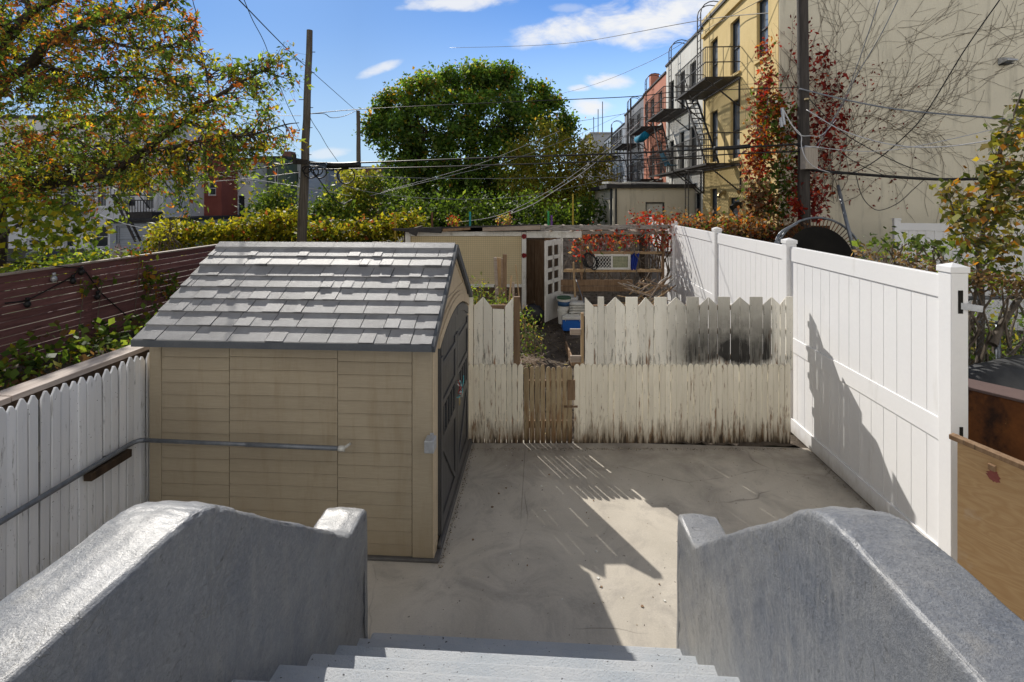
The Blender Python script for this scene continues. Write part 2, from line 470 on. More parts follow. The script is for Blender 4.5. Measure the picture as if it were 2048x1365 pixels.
M['resin_dark'] = simple('dark_grey_resin', (.055, .056, .058), (.075, .076, .08), 2, (1, 1, 1), .42, .12, 70, .001, spec=.45, spots=[((.16, .15, .14), 5, (3, 3, 1), .7, .85)], dirt=((.15, .14, .13), .2, .5))
M['shingle'] = simple('grey_resin_shingle', (.23, .232, .242), (.32, .322, .335), 5, (1, 1, 1), .5, .9, 150, .004, rnd=.06, spec=.5)
M['shingle_edge'] = simple('dark_roof_edge', (.07, .08, .095), (.10, .11, .125), 3, (1, 1, 1), .5, .1, 60, .002)
M['galv'] = simple('galvanised_pipe', (.17, .19, .22), (.26, .28, .31), 5, (2, 2, 2), .45, .1, 60, .001, metallic=.5, spots=[((.20, .11, .06), 5, (2, 2, 2), .66, .74)])
M['galv_light'] = simple('galvanised_sheet', (.45, .47, .50), (.55, .57, .60), 9, (1, 1, 1), .4, .05, 40, .001, metallic=.4)
M['black'] = simple('black_rubber', (.012, .012, .013), (.025, .025, .027), 5, (1, 1, 1), .5, .05, 50, .001)
M['wire_white'] = simple('white_cable', (.62, .62, .64), (.72, .72, .73), 5, (1, 1, 1), .45, 0, 50)
M['wire_grey'] = simple('grey_cable', (.22, .24, .27), (.30, .32, .35), 5, (1, 1, 1), .45, 0, 50)
M['iron'] = simple('black_iron', (.022, .020, .020), (.05, .042, .038), 7, (1, 1, 1), .6, .2, 50, .002, spots=[((.10, .05, .03), 6, (1, 1, 1), .62, .74)])
M['pole'] = simple('utility_pole_wood', (.10, .085, .07), (.19, .165, .135), 2.4, (9, 9, .5), .85, .8, 7, .01, spots=[((.045, .038, .03), 2, (14, 14, .8), .55, .7)])
M['pole_dark'] = simple('dark_creosoted_pole', (.045, .038, .034), (.09, .078, .068), 2.4, (9, 9, .5), .85, .8, 7, .01, spots=[((.22, .2, .18), 2, (14, 14, .6), .66, .76)])
M['bark'] = simple('dark_bark', (.035, .028, .022), (.075, .06, .045), 5, (4, 4, 1), .9, .8, 14, .01)
M['bark_grey'] = simple('grey_bark', (.09, .075, .06), (.16, .135, .11), 5, (4, 4, 1), .9, .8, 14, .01)
M['stem'] = simple('dry_vine_stem', (.13, .105, .08), (.20, .165, .13), 5, (1, 1, 1), .9, 0, 14)
M['soil'] = simple('dark_garden_soil', (.085, .066, .05), (.16, .13, .10), 3, (1, 1, 1), .95, 1, 26, .03, spots=[((.24, .19, .14), 22, (1, 1, 1), .62, .7), ((.03, .025, .02), 7, (1, 1, 1), .55, .7)])
M['ground'] = simple('bare_ground', (.07, .06, .04), (.12, .10, .07), .4, (1, 1, 1), .95, .8, 9, .04, spots=[((.05, .08, .02), .8, (1, 1, 1), .5, .6)])
M['tar'] = simple('tar_paper', (.028, .028, .03), (.055, .052, .05), 4, (1, 1, 1), .75, .4, 30, .006)
M['white_paint'] = simple('old_white_paint', (.66, .65, .60), (.74, .73, .69), 3, (2, 2, 1), .55, .25, 40, .002, spots=[((.30, .22, .15), 4, (3, 3, 1), .66, .74), ((.4, .38, .34), 2, (2, 2, 1), .55, .75)])
M['rust'] = simple('rusted_steel', (.12, .042, .014), (.24, .085, .022), 3, (1, 1, .8), .8, .6, 45, .004, spots=[((.035, .016, .010), 1.6, (1.6, 1.6, 1), .48, .62), ((.50, .36, .13), 3.2, (2, 2, .8), .66, .74)])
M['rust_top'] = simple('brown_primer_steel', (.125, .085, .08), (.16, .11, .10), 2, (1, 1, 1), .7, .3, 50, .002)
M['tarp'] = simple('black_tarp', (.05, .052, .056), (.085, .088, .092), 3, (1, 1, 1), .55, .3, 14, .01)
M['plastic_white'] = simple('dirty_white_plastic', (.60, .60, .56), (.70, .69, .66), 3, (1, 1, 1), .5, .1, 40, .001, spots=[((.34, .30, .24), 4, (1, 1, .6), .6, .75)])
M['plastic_blue'] = simple('blue_plastic', (.01, .10, .42), (.015, .13, .48), 3, (1, 1, 1), .45, .05, 40, .001)
M['plastic_green'] = simple('dull_green_plastic', (.03, .09, .045), (.05, .12, .06), 3, (1, 1, 1), .5, .05, 40, .001)
M['sack'] = simple('pale_sacking', (.55, .54, .49), (.66, .65, .60), 4, (1, 1, 1), .85, .5, 30, .01, spots=[((.33, .28, .22), 4, (1, 1, 1), .62, .74)])
M['glass'] = glass_mat('window_glass')
M['glass_sky'] = glass_mat('sky_lit_glass', (.10, .12, .15), .05, .9)
M['dark'] = simple('dark_interior', (.01, .009, .008), (.02, .018, .015), 2, (1, 1, 1), .95, 0, 20)
M['blind'] = simple('pale_window_blind', (.62, .62, .58), (.7, .7, .66), 2, (1, 1, 1), .8, 0, 20)
M['pink_cloth'] = simple('faded_pink_canvas', (.42, .32, .33), (.50, .40, .40), 5, (1, 1, 1), .9, .3, 30, .003)
M['teal_cloth'] = simple('teal_canvas', (.0, .17, .30), (.0, .21, .36), 5, (1, 1, 1), .8, .2, 40, .002)
M['blue_cloth'] = simple('deep_blue_cloth', (.01, .03, .22), (.02, .05, .34), 5, (1, 1, 1), .8, .4, 20, .01)
def flat(name, c, rough=.5): return simple(name, c, tuple(min(1, x * 1.25 + .005) for x in c), 4, (1, 1, 1), rough, .08, 40, .001)
M['p_teal'] = flat('teal_paint', (.02, .30, .33)); M['p_green'] = flat('green_paint', (.03, .30, .10)); M['p_purple'] = flat('purple_paint', (.16, .06, .28)); M['p_red'] = flat('red_paint', (.30, .03, .04)); M['p_brown'] = flat('brown_paint', (.14, .06, .03)); M['p_yellow'] = flat('yellow_paint', (.45, .33, .04))
M['flower'] = flat('dark_red_petals', (.20, .012, .016))
M['rope_white'] = flat('white_rope', (.6, .62, .62), .8); M['rope_teal'] = flat('teal_rope', (.10, .35, .38), .8); M['rope_red'] = flat('red_rope', (.4, .05, .04), .8)
M['brass'] = simple('worn_brass', (.35, .27, .14), (.45, .36, .2), 8, (1, 1, 1), .4, .05, 40, .001, metallic=.7)

def stucco_wall(name, a, b, stain=(.10, .09, .07), amt=.6):
    t = NT(name)
    v = t.map()
    c = t.mix(t.ramp(t.noise(v, .55, 6, .65), .3, .7), a, b)
    c = t.mix(t.ramp(t.noise(t.map((2.2, 2.2, .28)), 1.3, 6, .7), .52, .8, 0, amt), c, stain)
    c = t.mix(t.ramp(t.noise(v, 7, 5, .7), .6, .8, 0, .25), c, tuple(x * 1.3 for x in b))
    f_ = t.noise(v, 24, 5, .7)
    b1 = t.bump(t.noise(v, 2.5, 4), .4, .03)
    t.bump(f_, .4, .01, b1)
    return t.done(c, .85, 0, .2)
M['st_yellow'] = stucco_wall('yellow_stucco', (.68, .51, .22), (.78, .60, .29), (.38, .28, .12), .35)
M['st_grey'] = stucco_wall('drab_stucco_side_wall', (.70, .645, .505), (.78, .72, .565), (.17, .155, .12), .6)
M['st_white'] = stucco_wall('white_stucco', (.70, .69, .64), (.80, .79, .74), (.40, .29, .24), .4)
M['st_pink'] = stucco_wall('salmon_stucco', (.56, .22, .14), (.66, .28, .19), (.2, .09, .06), .5)
M['st_slate'] = stucco_wall('slate_stucco', (.22, .23, .26), (.30, .31, .34), (.1, .1, .1), .5)
M['st_beige'] = stucco_wall('beige_stucco', (.66, .61, .49), (.74, .69, .56), (.10, .09, .075), .7)
M['st_block'] = stucco_wall('pale_render', (.42, .43, .44), (.50, .50, .50), (.15, .15, .15), .5)
M['st_red'] = stucco_wall('red_painted_wall', (.23, .07, .055), (.30, .095, .075), (.10, .03, .03), .4)
M['st_cool'] = stucco_wall('cool_white_wall', (.66, .67, .70), (.76, .77, .80), (.36, .36, .38), .5)  # white wall with a cool, slightly bluish base tone
M['st_green'] = stucco_wall('dark_green_wall', (.10, .14, .115), (.14, .18, .14), (.03, .04, .035), .4)
def lap_mat(name, a, b, pitch=.13):
    t = NT(name)
    z = t.sep()[2]
    f_ = t.math('FRACT', t.math('DIVIDE', z, pitch))
    c = t.mix(t.ramp(t.noise(t.map(), .7, 5), .3, .7), a, b)
    c = t.mix(t.ramp(f_, .0, .14, .55, 0), c, (.05, .05, .055))
    t.bump(f_, .5, .012)
    return t.done(c, .6, 0, .3)
M['lap_white'] = lap_mat('white_lap_siding', (.62, .65, .70), (.72, .74, .78))
M['lap_grey'] = lap_mat('grey_lap_siding', (.34, .37, .42), (.42, .45, .50))
def brick_mat(name, a, b, mortar):
    t = NT(name)
    n = t.n.new('ShaderNodeTexBrick'); n.inputs['Scale'].default_value = 1
    n.inputs['Color1'].default_value = rgba(a); n.inputs['Color2'].default_value = rgba(b); n.inputs['Mortar'].default_value = rgba(mortar)
    n.inputs['Brick Width'].default_value = .24; n.inputs['Row Height'].default_value = .08; n.inputs['Mortar Size'].default_value = .008
    t.l(t.map((1, 1, 1), (0, 0, 0), (R(90), 0, 0)), n.inputs['Vector'])
    return t.done(n.outputs[0], .85, 0, .2)
M['brick'] = brick_mat('red_brick', (.20, .08, .05), (.28, .12, .08), (.2, .18, .15))
def mesh_mat():
    t = NT('cream_wire_mesh')
    x, y, z = t.sep()
    p = .047
    def lines(q): return t.ramp(t.math('ABSOLUTE', t.math('SUBTRACT', t.math('FRACT', t.math('DIVIDE', q, p)), .5)), .0, .13, 1, 0)
    g = t.math('MAXIMUM', lines(x), lines(z))
    c = t.mix(t.ramp(t.noise(t.map(), 1.5, 4), .3, .7), (.56, .46, .28), (.64, .54, .34))
    c = t.mix(t.ramp(t.noise(t.map((3, 3, 1)), 2, 5), .6, .8, 0, .5), c, (.35, .28, .18))
    c = t.mix(t.math('MULTIPLY', g, .75), c, (.22, .19, .13))
    t.bump(g, .5, .006)
    return t.done(c, .7, 0, .3)
M['mesh'] = mesh_mat()
def ply_mat():
    t = NT('plywood_face')
    v = t.map((.7, .7, 3.2), (0, 0, 0), (0, .12, 0))
    w = t.noise(v, 1.7, 3, .5, .7)
    rings = t.math('FRACT', t.math('MULTIPLY', w, 11))
    ring = t.ramp(t.math('ABSOLUTE', t.math('SUBTRACT', rings, .5)), 0, .5, 0, 1)
    c = t.mix(ring, (.46, .295, .145), (.53, .365, .195))
    c = t.mix(t.ramp(t.noise(t.map((2, 2, 60)), 2, 4), .4, .7, 0, .35), c, (.38, .24, .13))
    c = t.mix(t.ramp(t.noise(t.map(), 2.4, 5), .64, .74, 0, .5), c, (.55, .50, .45))
    t.bump(ring, .1, .001)
    return t.done(c, .65, 0, .3)
M['ply'] = ply_mat()
M['st_slate_warm'] = stucco_wall('white_house_stucco', (.70, .685, .65), (.76, .74, .71), (.6, .58, .55), .3)
# ================================================================== ground sheets
def sheet(name, x0, x1, y0, y1, z, mat, nx=1, ny=1, wob=0, yard=True):
    b = MB()
    vs = [(x0 + (x1 - x0) * i / nx, y0 + (y1 - y0) * j / ny, z + (random.uniform(-wob, wob) if wob else 0)) for j in range(ny + 1) for i in range(nx + 1)]
    fs = [(j * (nx + 1) + i, j * (nx + 1) + i + 1, (j + 1) * (nx + 1) + i + 1, (j + 1) * (nx + 1) + i) for j in range(ny) for i in range(nx)]
    b.add(vs, fs)
    return tag(b.build(name, mat, None, smooth=bool(wob), yard=yard, fix=False), kind='structure')
sheet('ground', -900, 900, -40, 1800, -.03, M['ground'])
sheet('patio', -3.42, 3.32, -2, 6.05, 0, M['patio'])
sheet('soil', -3.3, 3.3, 6.06, 12.6, .0, M['soil'], 60, 60, .035)
sheet('neighbouring_soil', -9.4, -3.6, .5, 13.9, .0, M['soil'], 40, 60, .04)

# ================================================================== stoop
XL0, XL1, XR0, XR1 = -1.295, -1.046, .866, 1.105
ST_Y, RISE, RUN = 3.05, .227, .29
st = thing('stoop_steps', 'speckled grey concrete stairs going down to the patio', 'steps', ((XL1 + XR0) / 2, ST_Y, 0))
for k in range(7):
    y1 = ST_Y - RUN * k
    z1 = RISE * (k + 1)
    b = MB()
    y0 = y1 - RUN - .06 if k < 6 else -.9
    b.prism([(y0, z1 - RISE + .0 if k else 0), (y1 - .018, z1 - RISE if k else 0), (y1 - .018, z1 - .05), (y1 + .008, z1 - .035), (y1, z1 + .001), (y0, z1 + .004)], 'x', XL1 - .03, XR0 + .03)
    b.build('step', M['step'], st, bevel=.012, seg=3)

def stoop_wall(x0, x1, label, prof):
    t = thing('stoop_wall', label, 'wall', ((x0 + x1) / 2, 1.5, 0))
    flat_ = [(q, 2.05) for q in (1.25, 1.1, .9, .7, .5, .25, 0, -.3, -.6, -.9)]
    prof = [(-.9, 0)] + prof + flat_
    # cross section with rounded shoulders, swept along the profile's top
    top = prof[1:]
    xs = []
    r = .024
    n = 5
    sec = []
    for i in range(n + 1):
        a = math.pi / 2 * i / n
        sec.append((x0 + r - r * math.cos(a), -r + r * math.sin(a)))
    mid = [(x0 + (x1 - x0) * q, .006) for q in (.35, .65)]
    sec = [(x0, -.1)] + sec + mid + [(x0 + x1 - p[0], p[1]) for p in sec[::-1]] + [(x1, -.1)]
    b = MB()
    P = [np.array(p) for p in top]
    m = len(sec)
    vs = []
    for i, p in enumerate(P):
        tn = P[min(i + 1, len(P) - 1)] - P[max(i - 1, 0)]
        tn = tn / np.linalg.norm(tn)
        nn = np.array([tn[1], -tn[0]])   # outward
        for (sx, sd) in sec:
            q = p + nn * (sd if sd > -.09 else -.06)
            w = random.uniform(-.001, .001)
            vs.append((sx + w, q[0] + nn[0] * w, max(q[1] + nn[1] * w, 0)))
    fs = [(i * m + k, i * m + k + 1, (i + 1) * m + k + 1, (i + 1) * m + k) for i in range(len(P) - 1) for k in range(m - 1)]
    b.add(vs, fs)
    # side faces down to the ground, as gridded strips
    for e in (0, m - 1):
        prev = [i * m + e for i in range(len(P))]
        NR = 26
        for r_ in range(1, NR + 1):
            row = []
            for i in range(len(P)):
                p = vs[i * m + e]
                row.append(len(b.v)); b.v.append((p[0], min(p[1], prof[1][0] - .004), p[2] * (1 - r_ / NR)))
            for i in range(len(P) - 1):
                b.f.append([prev[i], prev[i + 1], row[i + 1], row[i]]); b.r.append(.5)
            prev = row
    o = b.build('stucco_body', M['stucco'], t, smooth=True)
    sd = o.modifiers.new('fine', 'SUBSURF'); sd.subdivision_type = 'SIMPLE'; sd.levels = sd.render_levels = 2
    for nm, size, st_ in (('lumps', .22, .016), ('trowel', .05, .007), ('grain', .016, .0045)):
        tx = bpy.data.textures.new(nm, 'CLOUDS'); tx.noise_scale = size; tx.noise_depth = 3
        dm = o.modifiers.new(nm, 'DISPLACE'); dm.texture = tx; dm.strength = st_; dm.mid_level = .5; dm.texture_coords = 'LOCAL'
    return t
PL_ = [(2.915, .0), (2.91, .5), (2.90, 1.0), (2.885, 1.115), (2.865, 1.136), (2.83, 1.142), (2.72, 1.142), (2.645, 1.142), (2.60, 1.158)] + smooth_line([(2.57, 1.178), (2.3, 1.395), (2.0, 1.63), (1.75, 1.825), (1.62, 1.925), (1.55, 1.983), (1.49, 2.022), (1.42, 2.044), (1.33, 2.05)], 4)
PR_ = [(3.145, .0), (3.14, .5), (3.13, .9), (3.115, 1.0), (3.095, 1.024), (3.06, 1.032), (2.95, 1.034), (2.83, 1.036), (2.775, 1.056)] + smooth_line([(2.74, 1.085), (2.55, 1.25), (2.325, 1.435), (2.05, 1.655), (1.88, 1.79), (1.785, 1.866), (1.70, 1.94), (1.62, 2.0), (1.53, 2.036), (1.43, 2.049), (1.33, 2.05)], 4)
stoop_wall(XL0, XL1, 'grey stucco stair wall with brightly sunlit top, in front of the shed', PL_)
stoop_wall(XR0, XR1, 'grey stucco stair wall with rough trowel marks, beside the plywood sheet', PR_)

# ================================================================== storage shed
SX0, SX1, SY0, SY1 = -3.345, -.89, 3.975, 5.93
sh = thing('storage_shed', 'tan plastic garden shed with grey shingled roof and dark double doors', 'shed', ((SX0 + SX1) / 2, (SY0 + SY1) / 2, 0))
b = MB(); b.box(SX0, SX1, SY0 + .03, SY1, .03, 1.74); b.build('inner_shell', M['resin_tan'], sh)
b = MB()
cols_ = [(SX0 + .10, SX0 + .70), (SX0 + .7045, SX0 + 1.644), (SX0 + 1.6485, SX1 - .176)]
pit = .1085
for ci, (a, c_) in enumerate(cols_):
    zz = .03
    off = (0, .012, -.012)[ci]
    k = 0
    while zz < 1.80:
        z1 = min(zz + pit + (off if k == 0 else 0), 1.82)
        r_ = random.random()
        b.hexa([(a, SY0 - .002, zz), (c_, SY0 - .002, zz), (c_, SY0 + .03, zz), (a, SY0 + .03, zz), (a, SY0 - .0005, z1 - .012), (c_, SY0 - .0005, z1 - .012), (c_, SY0 + .03, z1 - .012), (a, SY0 + .03, z1 - .012)], r_)
        b.box(a, c_, SY0 - .0045, SY0 + .03, z1 - .011, z1 - .0018, r_)
        b.box(a, c_, SY0 + .012, SY0 + .03, z1 - .004, z1 + .002, 0); zz = z1; k += 1
b.build('siding_panel', M['siding'], sh, bevel=.0015, seg=1)
for (a, c_) in ((SX0 - .01, SX0 + .098), (SX1 - .173, SX1 + .0)):
    b = MB(); b.box(a, c_, SY0 - .008, SY0 + .05, .025, 1.82); b.build('corner_post', M['siding'], sh, bevel=.008)
# gable side (faces +x)
for (ya_, yb_) in ((SY0 - .004, SY0 + .14), (SY1 - .12, SY1)):
    b = MB(); b.box(SX1, SX1 + .012, ya_, yb_, .02, 1.84); b.build('gable_post', M['resin_tan'], sh, bevel=.004)
YM = (SY0 + SY1) / 2 + .02
def arch_z(y, spring, apex, half=.86):
    q = (y - YM) / half
    return spring + (apex - spring) * (1 - q * q)
ys = [YM - .86 + 1.72 * i / 24 for i in range(25)]
b = MB()
gp = [(SY0, 1.80)] + [(y, arch_z(y, 1.76, 1.945)) for y in ys] + [(SY1, 1.80), (SY1, 1.85), (YM, 2.49), (SY0, 1.86)]
for i in range(24):
    y0, y1 = ys[i], ys[i + 1]
    def rz(y): return 2.47 - abs(y - YM) * .655
    b.hexa([(SX1 - .02, y0, arch_z(y0, 1.76, 1.945)), (SX1 + .004, y0, arch_z(y0, 1.76, 1.945)), (SX1 + .004, y1, arch_z(y1, 1.76, 1.945)), (SX1 - .02, y1, arch_z(y1, 1.76, 1.945)),
            (SX1 - .02, y0, rz(y0)), (SX1 + .004, y0, rz(y0)), (SX1 + .004, y1, rz(y1)), (SX1 - .02, y1, rz(y1))], .5)
b.build('gable_panel', M['resin_tan'], sh)
b = MB()
for i in range(24):
    y0, y1 = ys[i], ys[i + 1]
    for (d0, d1, x1) in ((-.035, .05, .034), (.05, .085, .022)):
        b.hexa([(SX1, y0, arch_z(y0, 1.76, 1.945) + d0), (SX1 + x1, y0, arch_z(y0, 1.76, 1.945) + d0), (SX1 + x1, y1, arch_z(y1, 1.76, 1.945) + d0), (SX1, y1, arch_z(y1, 1.76, 1.945) + d0),
                (SX1, y0, arch_z(y0, 1.76, 1.945) + d1), (SX1 + x1, y0, arch_z(y0, 1.76, 1.945) + d1), (SX1 + x1, y1, arch_z(y1, 1.76, 1.945) + d1), (SX1, y1, arch_z(y1, 1.76, 1.945) + d1)], .5)
b.build('door_arch', M['resin_tan'], sh)
b = MB()  # raised triangle moulding on the gable
b.bar((SX1 + .008, YM - .55, 2.06), (SX1 + .008, YM, 2.38), .012, .016); b.bar((SX1 + .008, YM + .55, 2.06), (SX1 + .008, YM, 2.38), .012, .016); b.bar((SX1 + .008, YM - .55, 2.06), (SX1 + .008, YM + .55, 2.06), .012, .016)
b.build('gable_moulding', M['resin_tan'], sh)
for (y0, y1, s) in ((YM - .80, YM - .006, 1), (YM + .006, YM + .80, -1)):
    b = MB()
    n = 10
    def top(y): return arch_z(y, 1.70, 1.90)
    for i in range(n):
        a, c_ = y0 + (y1 - y0) * i / n, y0 + (y1 - y0) * (i + 1) / n
        b.hexa([(SX1 - .01, a, .07), (SX1 + .018, a, .07), (SX1 + .018, c_, .07), (SX1 - .01, c_, .07), (SX1 - .01, a, top(a)), (SX1 + .018, a, top(a)), (SX1 + .018, c_, top(c_)), (SX1 - .01, c_, top(c_))], .5)
    # stiles and rails standing proud
    def rail(a, c_, z0, z1): b.box(SX1 + .0185, SX1 + .032, a, c_, z0, z1, .5)
    rail(y0 + .005, y0 + .09, .08, 1.62); rail(y1 - .09, y1 - .005, .08, 1.62)
    rail(y0 + .09, y1 - .09, .08, .20); rail(y0 + .09, y1 - .09, .80, .90); rail(y0 + .09, y1 - .09, 1.16, 1.22); rail(y0 + .09, y1 - .09, 1.50, 1.56)
    for i in range(n):
        a, c_ = y0 + .005 + (y1 - y0 - .01) * i / n, y0 + .005 + (y1 - y0 - .01) * (i + 1) / n
        b.hexa([(SX1 + .0185, a, top(a) - .09), (SX1 + .032, a, top(a) - .09), (SX1 + .032, c_, top(c_) - .09), (SX1 + .0185, c_, top(c_) - .09), (SX1 + .0185, a, top(a) - .004), (SX1 + .032, a, top(a) - .004), (SX1 + .032, c_, top(c_) - .004), (SX1 + .0185, c_, top(c_) - .004)], .5)
    ym_ = (y0 + y1) / 2
    b.bar((SX1 + .026, y0 + .09, .20), (SX1 + .026, y1 - .09 if s > 0 else y1 - .09, .80), .012, .04) if s < 0 else b.bar((SX1 + .026, y0 + .09, .80), (SX1 + .026, y1 - .09, .20), .012, .04)
    d = b.build('door', M['resin_dark'], sh, bevel=.003, seg=1)
    b = MB(); b.box(SX1 + .019, SX1 + .022, y0 + .10, y1 - .10, .91, 1.15)
    b.build('door_window', M['glass'], d)
    b = MB()
    for q in range(5):
        yy = y0 + .13 + (y1 - y0 - .26) * q / 4
        b.box(SX1 + .022, SX1 + .034, yy - .014, yy + .014, .905, 1.155)
    b.build('window_bar', M['resin_dark'], d)
b = MB(); b.box(SX0 - .02, SX1 + .055, SY0 - .03, SY1 + .02, .001, .028); b.box(SX1 + .013, SX1 + .05, SY0 + .1, SY1, .028, .06)
b.build('base_plate', M['resin_dark'], sh, bevel=.008)
# roof
RX0, RX1 = SX0 - .045, SX1 + .025
EY0, EY1 = SY0 - .135, SY1 + .09
EZ, AZ = 1.83, 2.537
AY = (EY0 + EY1) / 2 + .01
def roof_pt(s, front=True):   # s: 0 eave .. 1 ridge
    y = EY0 + (AY - EY0) * s if front else EY1 + (AY - EY1) * s
    return y, EZ + (AZ - EZ) * s
b = MB()
for fr in (True, False):
    y0, z0 = roof_pt(0, fr); y1, z1 = roof_pt(1, fr)
    b.hexa([(RX0, y0, z0 - .035), (RX1, y0, z0 - .035), (RX1, y1, z1 - .035), (RX0, y1, z1 - .035), (RX0, y0, z0), (RX1, y0, z0), (RX1, y1, z1), (RX0, y1, z1)], .5)
rf = b.build('roof', M['shingle_edge'], sh)
b = MB()
b.bar((RX1 + .008, EY0 - .004, EZ - .028), (RX1 + .008, AY, AZ - .022), .028, .07); b.bar((RX1 + .008, EY1 + .004, EZ - .028), (RX1 + .008, AY, AZ - .022), .028, .07)
b.box(RX0, RX1, EY0 - .018, EY0 - .001, EZ - .045, EZ + .012)
b.build('roof_trim', M['shingle_edge'], rf)
b = MB()
NC = 8
bounds = [0, .125, .25, .372, .492, .61, .725, .838, .945]
nrm = Vector((0, -(AZ - EZ), (AY - EY0))).normalized()
for fr in (True, False):
    for c_ in range(NC):
        s0, s1 = bounds[c_], bounds[c_ + 1] + .012
        x = RX0
        off = random.uniform(.1, .28)
        first = True
        while x < RX1 - .002:
            w = random.choice([.20, .23, .26, .29, .32]) if not first else off
            first = False
            x1 = min(x + w, RX1)
            if RX1 - x1 < .06: x1 = RX1
            y0, z0 = roof_pt(s0 - .0, fr); y1, z1 = roof_pt(s1, fr)
            th = .014
            nn = nrm if fr else Vector((0, -nrm.y, nrm.z))
            r_ = random.random()
            ext = -.004
            # a tab: thin wedge, thick at its lower edge; part of it carries a second layer
            def wedge(xa, xb, t0, t1, r, e=0):
                ya, za = roof_pt(s0 - e, fr)
                b.hexa([(xa, ya, za), (xb, ya, za), (xb, y1, z1), (xa, y1, z1),
                        tuple(Vector((xa, ya, za)) + nn * t0), tuple(Vector((xb, ya, za)) + nn * t0), tuple(Vector((xb, y1, z1)) + nn * t1), tuple(Vector((xa, y1, z1)) + nn * t1)], r)
            g = .0035
            base_t = .019 if c_ != 6 else .034
            wedge(x + g, x1 - g, base_t, .003, r_)
            if random.random() < .5 and x1 - x > .1:
                q = random.uniform(.35, .6) * (x1 - x)
                if random.random() < .5: wedge(x + g, x + q, base_t + random.uniform(.004, .007), .0033, r_, .0)
                else: wedge(x1 - q, x1 - g, base_t + random.uniform(.004, .007), .0033, r_, .0)
            x = x1
b.build('shingle_courses', M['shingle'], rf)
b = MB()
y0, z0 = roof_pt(.935, True); y2, z2 = roof_pt(.935, False)
x = RX0
while x < RX1 - .01:
    x1 = min(x + .42, RX1 + .01)
    b.hexa([(x, y0, z0 + .006), (x1 - .003, y0, z0 + .006), (x1 - .003, AY, AZ + .008), (x, AY, AZ + .008), (x, y0 - .004, z0 + .026), (x1 - .003, y0 - .004, z0 + .026), (x1 - .003, AY, AZ + .026), (x, AY, AZ + .026)], .55)
    b.hexa([(x, y2, z2 + .006), (x1 - .003, y2, z2 + .006), (x1 - .003, AY, AZ + .008), (x, AY, AZ + .008), (x, y2 + .004, z2 + .026), (x1 - .003, y2 + .004, z2 + .026), (x1 - .003, AY, AZ + .026), (x, AY, AZ + .026)], .55)
    x = x1
b.build('ridge_cap', M['shingle'], rf)
# knotted rope and padlock tying the shed doors
rp = thing('door_rope', 'frayed white and teal rope knotted through the shed door handles', 'rope', (SX1 + .05, YM, 1.0))
for nm, mt, sd in (('rope_strand', M['rope_white'], 1), ('rope_strand', M['rope_teal'], 2), ('rope_strand', M['rope_red'], 3)):
    rr = random.Random(sd)
    b = MB()
    for q in range(4):
        p = (SX1 + .05, YM + rr.uniform(-.05, .05), 1.0 + rr.uniform(-.03, .03))
        ends = (p[0] + rr.uniform(.0, .04), p[1] + rr.uniform(-.13, .13), p[2] + rr.uniform(-.1, .16))
        b.tube(smooth_line([p, ((p[0] + ends[0]) / 2 + .02, (p[1] + ends[1]) / 2, (p[2] + ends[2]) / 2 + rr.uniform(-.03, .05)), ends], 4), .0055 if sd < 3 else .004, 6)
    b.build(nm, mt, rp, smooth=True)
b = MB(); b.tube([(SX1 + .06, YM + .02 * math.cos(a) - .02, .93 + .045 * math.sin(a)) for a in [k * .45 for k in range(15)]], .006, 6); b.build('ring', M['brass'], rp, smooth=True)
# square galvanised rail end poking past the shed corner
gb = thing('fence_bracket', 'small square galvanised metal stub fixed to the shed corner', 'bracket', (SX1 + .02, SY0 - .02, 1.0))
b = MB(); b.box(SX1 - .045, SX1 + .035, SY0 - .12, SY0 - .012, .955, 1.055); b.build('metal_sleeve', M['galv_light'], gb, bevel=.006)
b = MB(); b.box(SX1 - .02, SX1 + .01, SY0 - .0115, SY0 - .0085, .94, 1.07); b.build('back_plate', M['galv_light'], gb)

# ================================================================== left picket fence, cap board, pipe rail
lf = thing('picket_fence', 'whitewashed narrow picket fence running along the shed side of the yard', 'fence', (-3.42, 2.5, 0))
b = MB()
y = .2
while y < 4.3:
    w = .062 + random.uniform(-.002, .002)
    h = 1.672 + random.uniform(-.02, .02)
    ln = random.uniform(-.012, .012); xx = -3.42 + random.uniform(-.006, .004)
    r_ = random.random()
    pts = [(y, 0), (y + w, 0), (y + w + ln, h - .05), (y + w * .62 + ln, h - .004), (y + w * .38 + ln, h), (y + ln, h - .05)]
    b.prism(pts, 'x', xx - .018, xx, r_)
    y += .0685 + random.uniform(0, .002)
b.build('pickets', M['picket_left'], lf, bevel=.003, seg=1)
b = MB(); b.box(-3.485, -3.442, .2, 4.3, .35, .44); b.box(-3.485, -3.442, .2, 4.3, 1.2, 1.29); b.build('rail', M['wood_h'], lf)
cf = thing('board_fence', 'brown board fence with a wide flat cap, just behind the narrow white pickets', 'fence', (-3.6, 2.5, 0))
b = MB()
for k in range(6): b.box(-3.57, -3.545, -.5, 5.9, .03 + k * .27, .295 + k * .27)
b.build('boards', M['wood_dark'], cf)
b = MB(); b.box(-3.69, -3.51, -.5, 3.02, 1.655, 1.695); b.box(-3.69, -3.51, 3.024, 5.9, 1.657, 1.697); b.build('cap_board', M['wood_cap'], cf, bevel=.004)
for yy in (.6, 3.0, 5.4):
    b = MB(); b.box(-3.68, -3.575, yy - .05, yy + .05, 0, 1.654); b.build('post', M['wood_dark'], cf)
pr = thing('pipe_rail', 'grey steel pipe rail along the pickets and across the shed front', 'pipe rail', (-3.36, 3.8, 0))
zp = .985
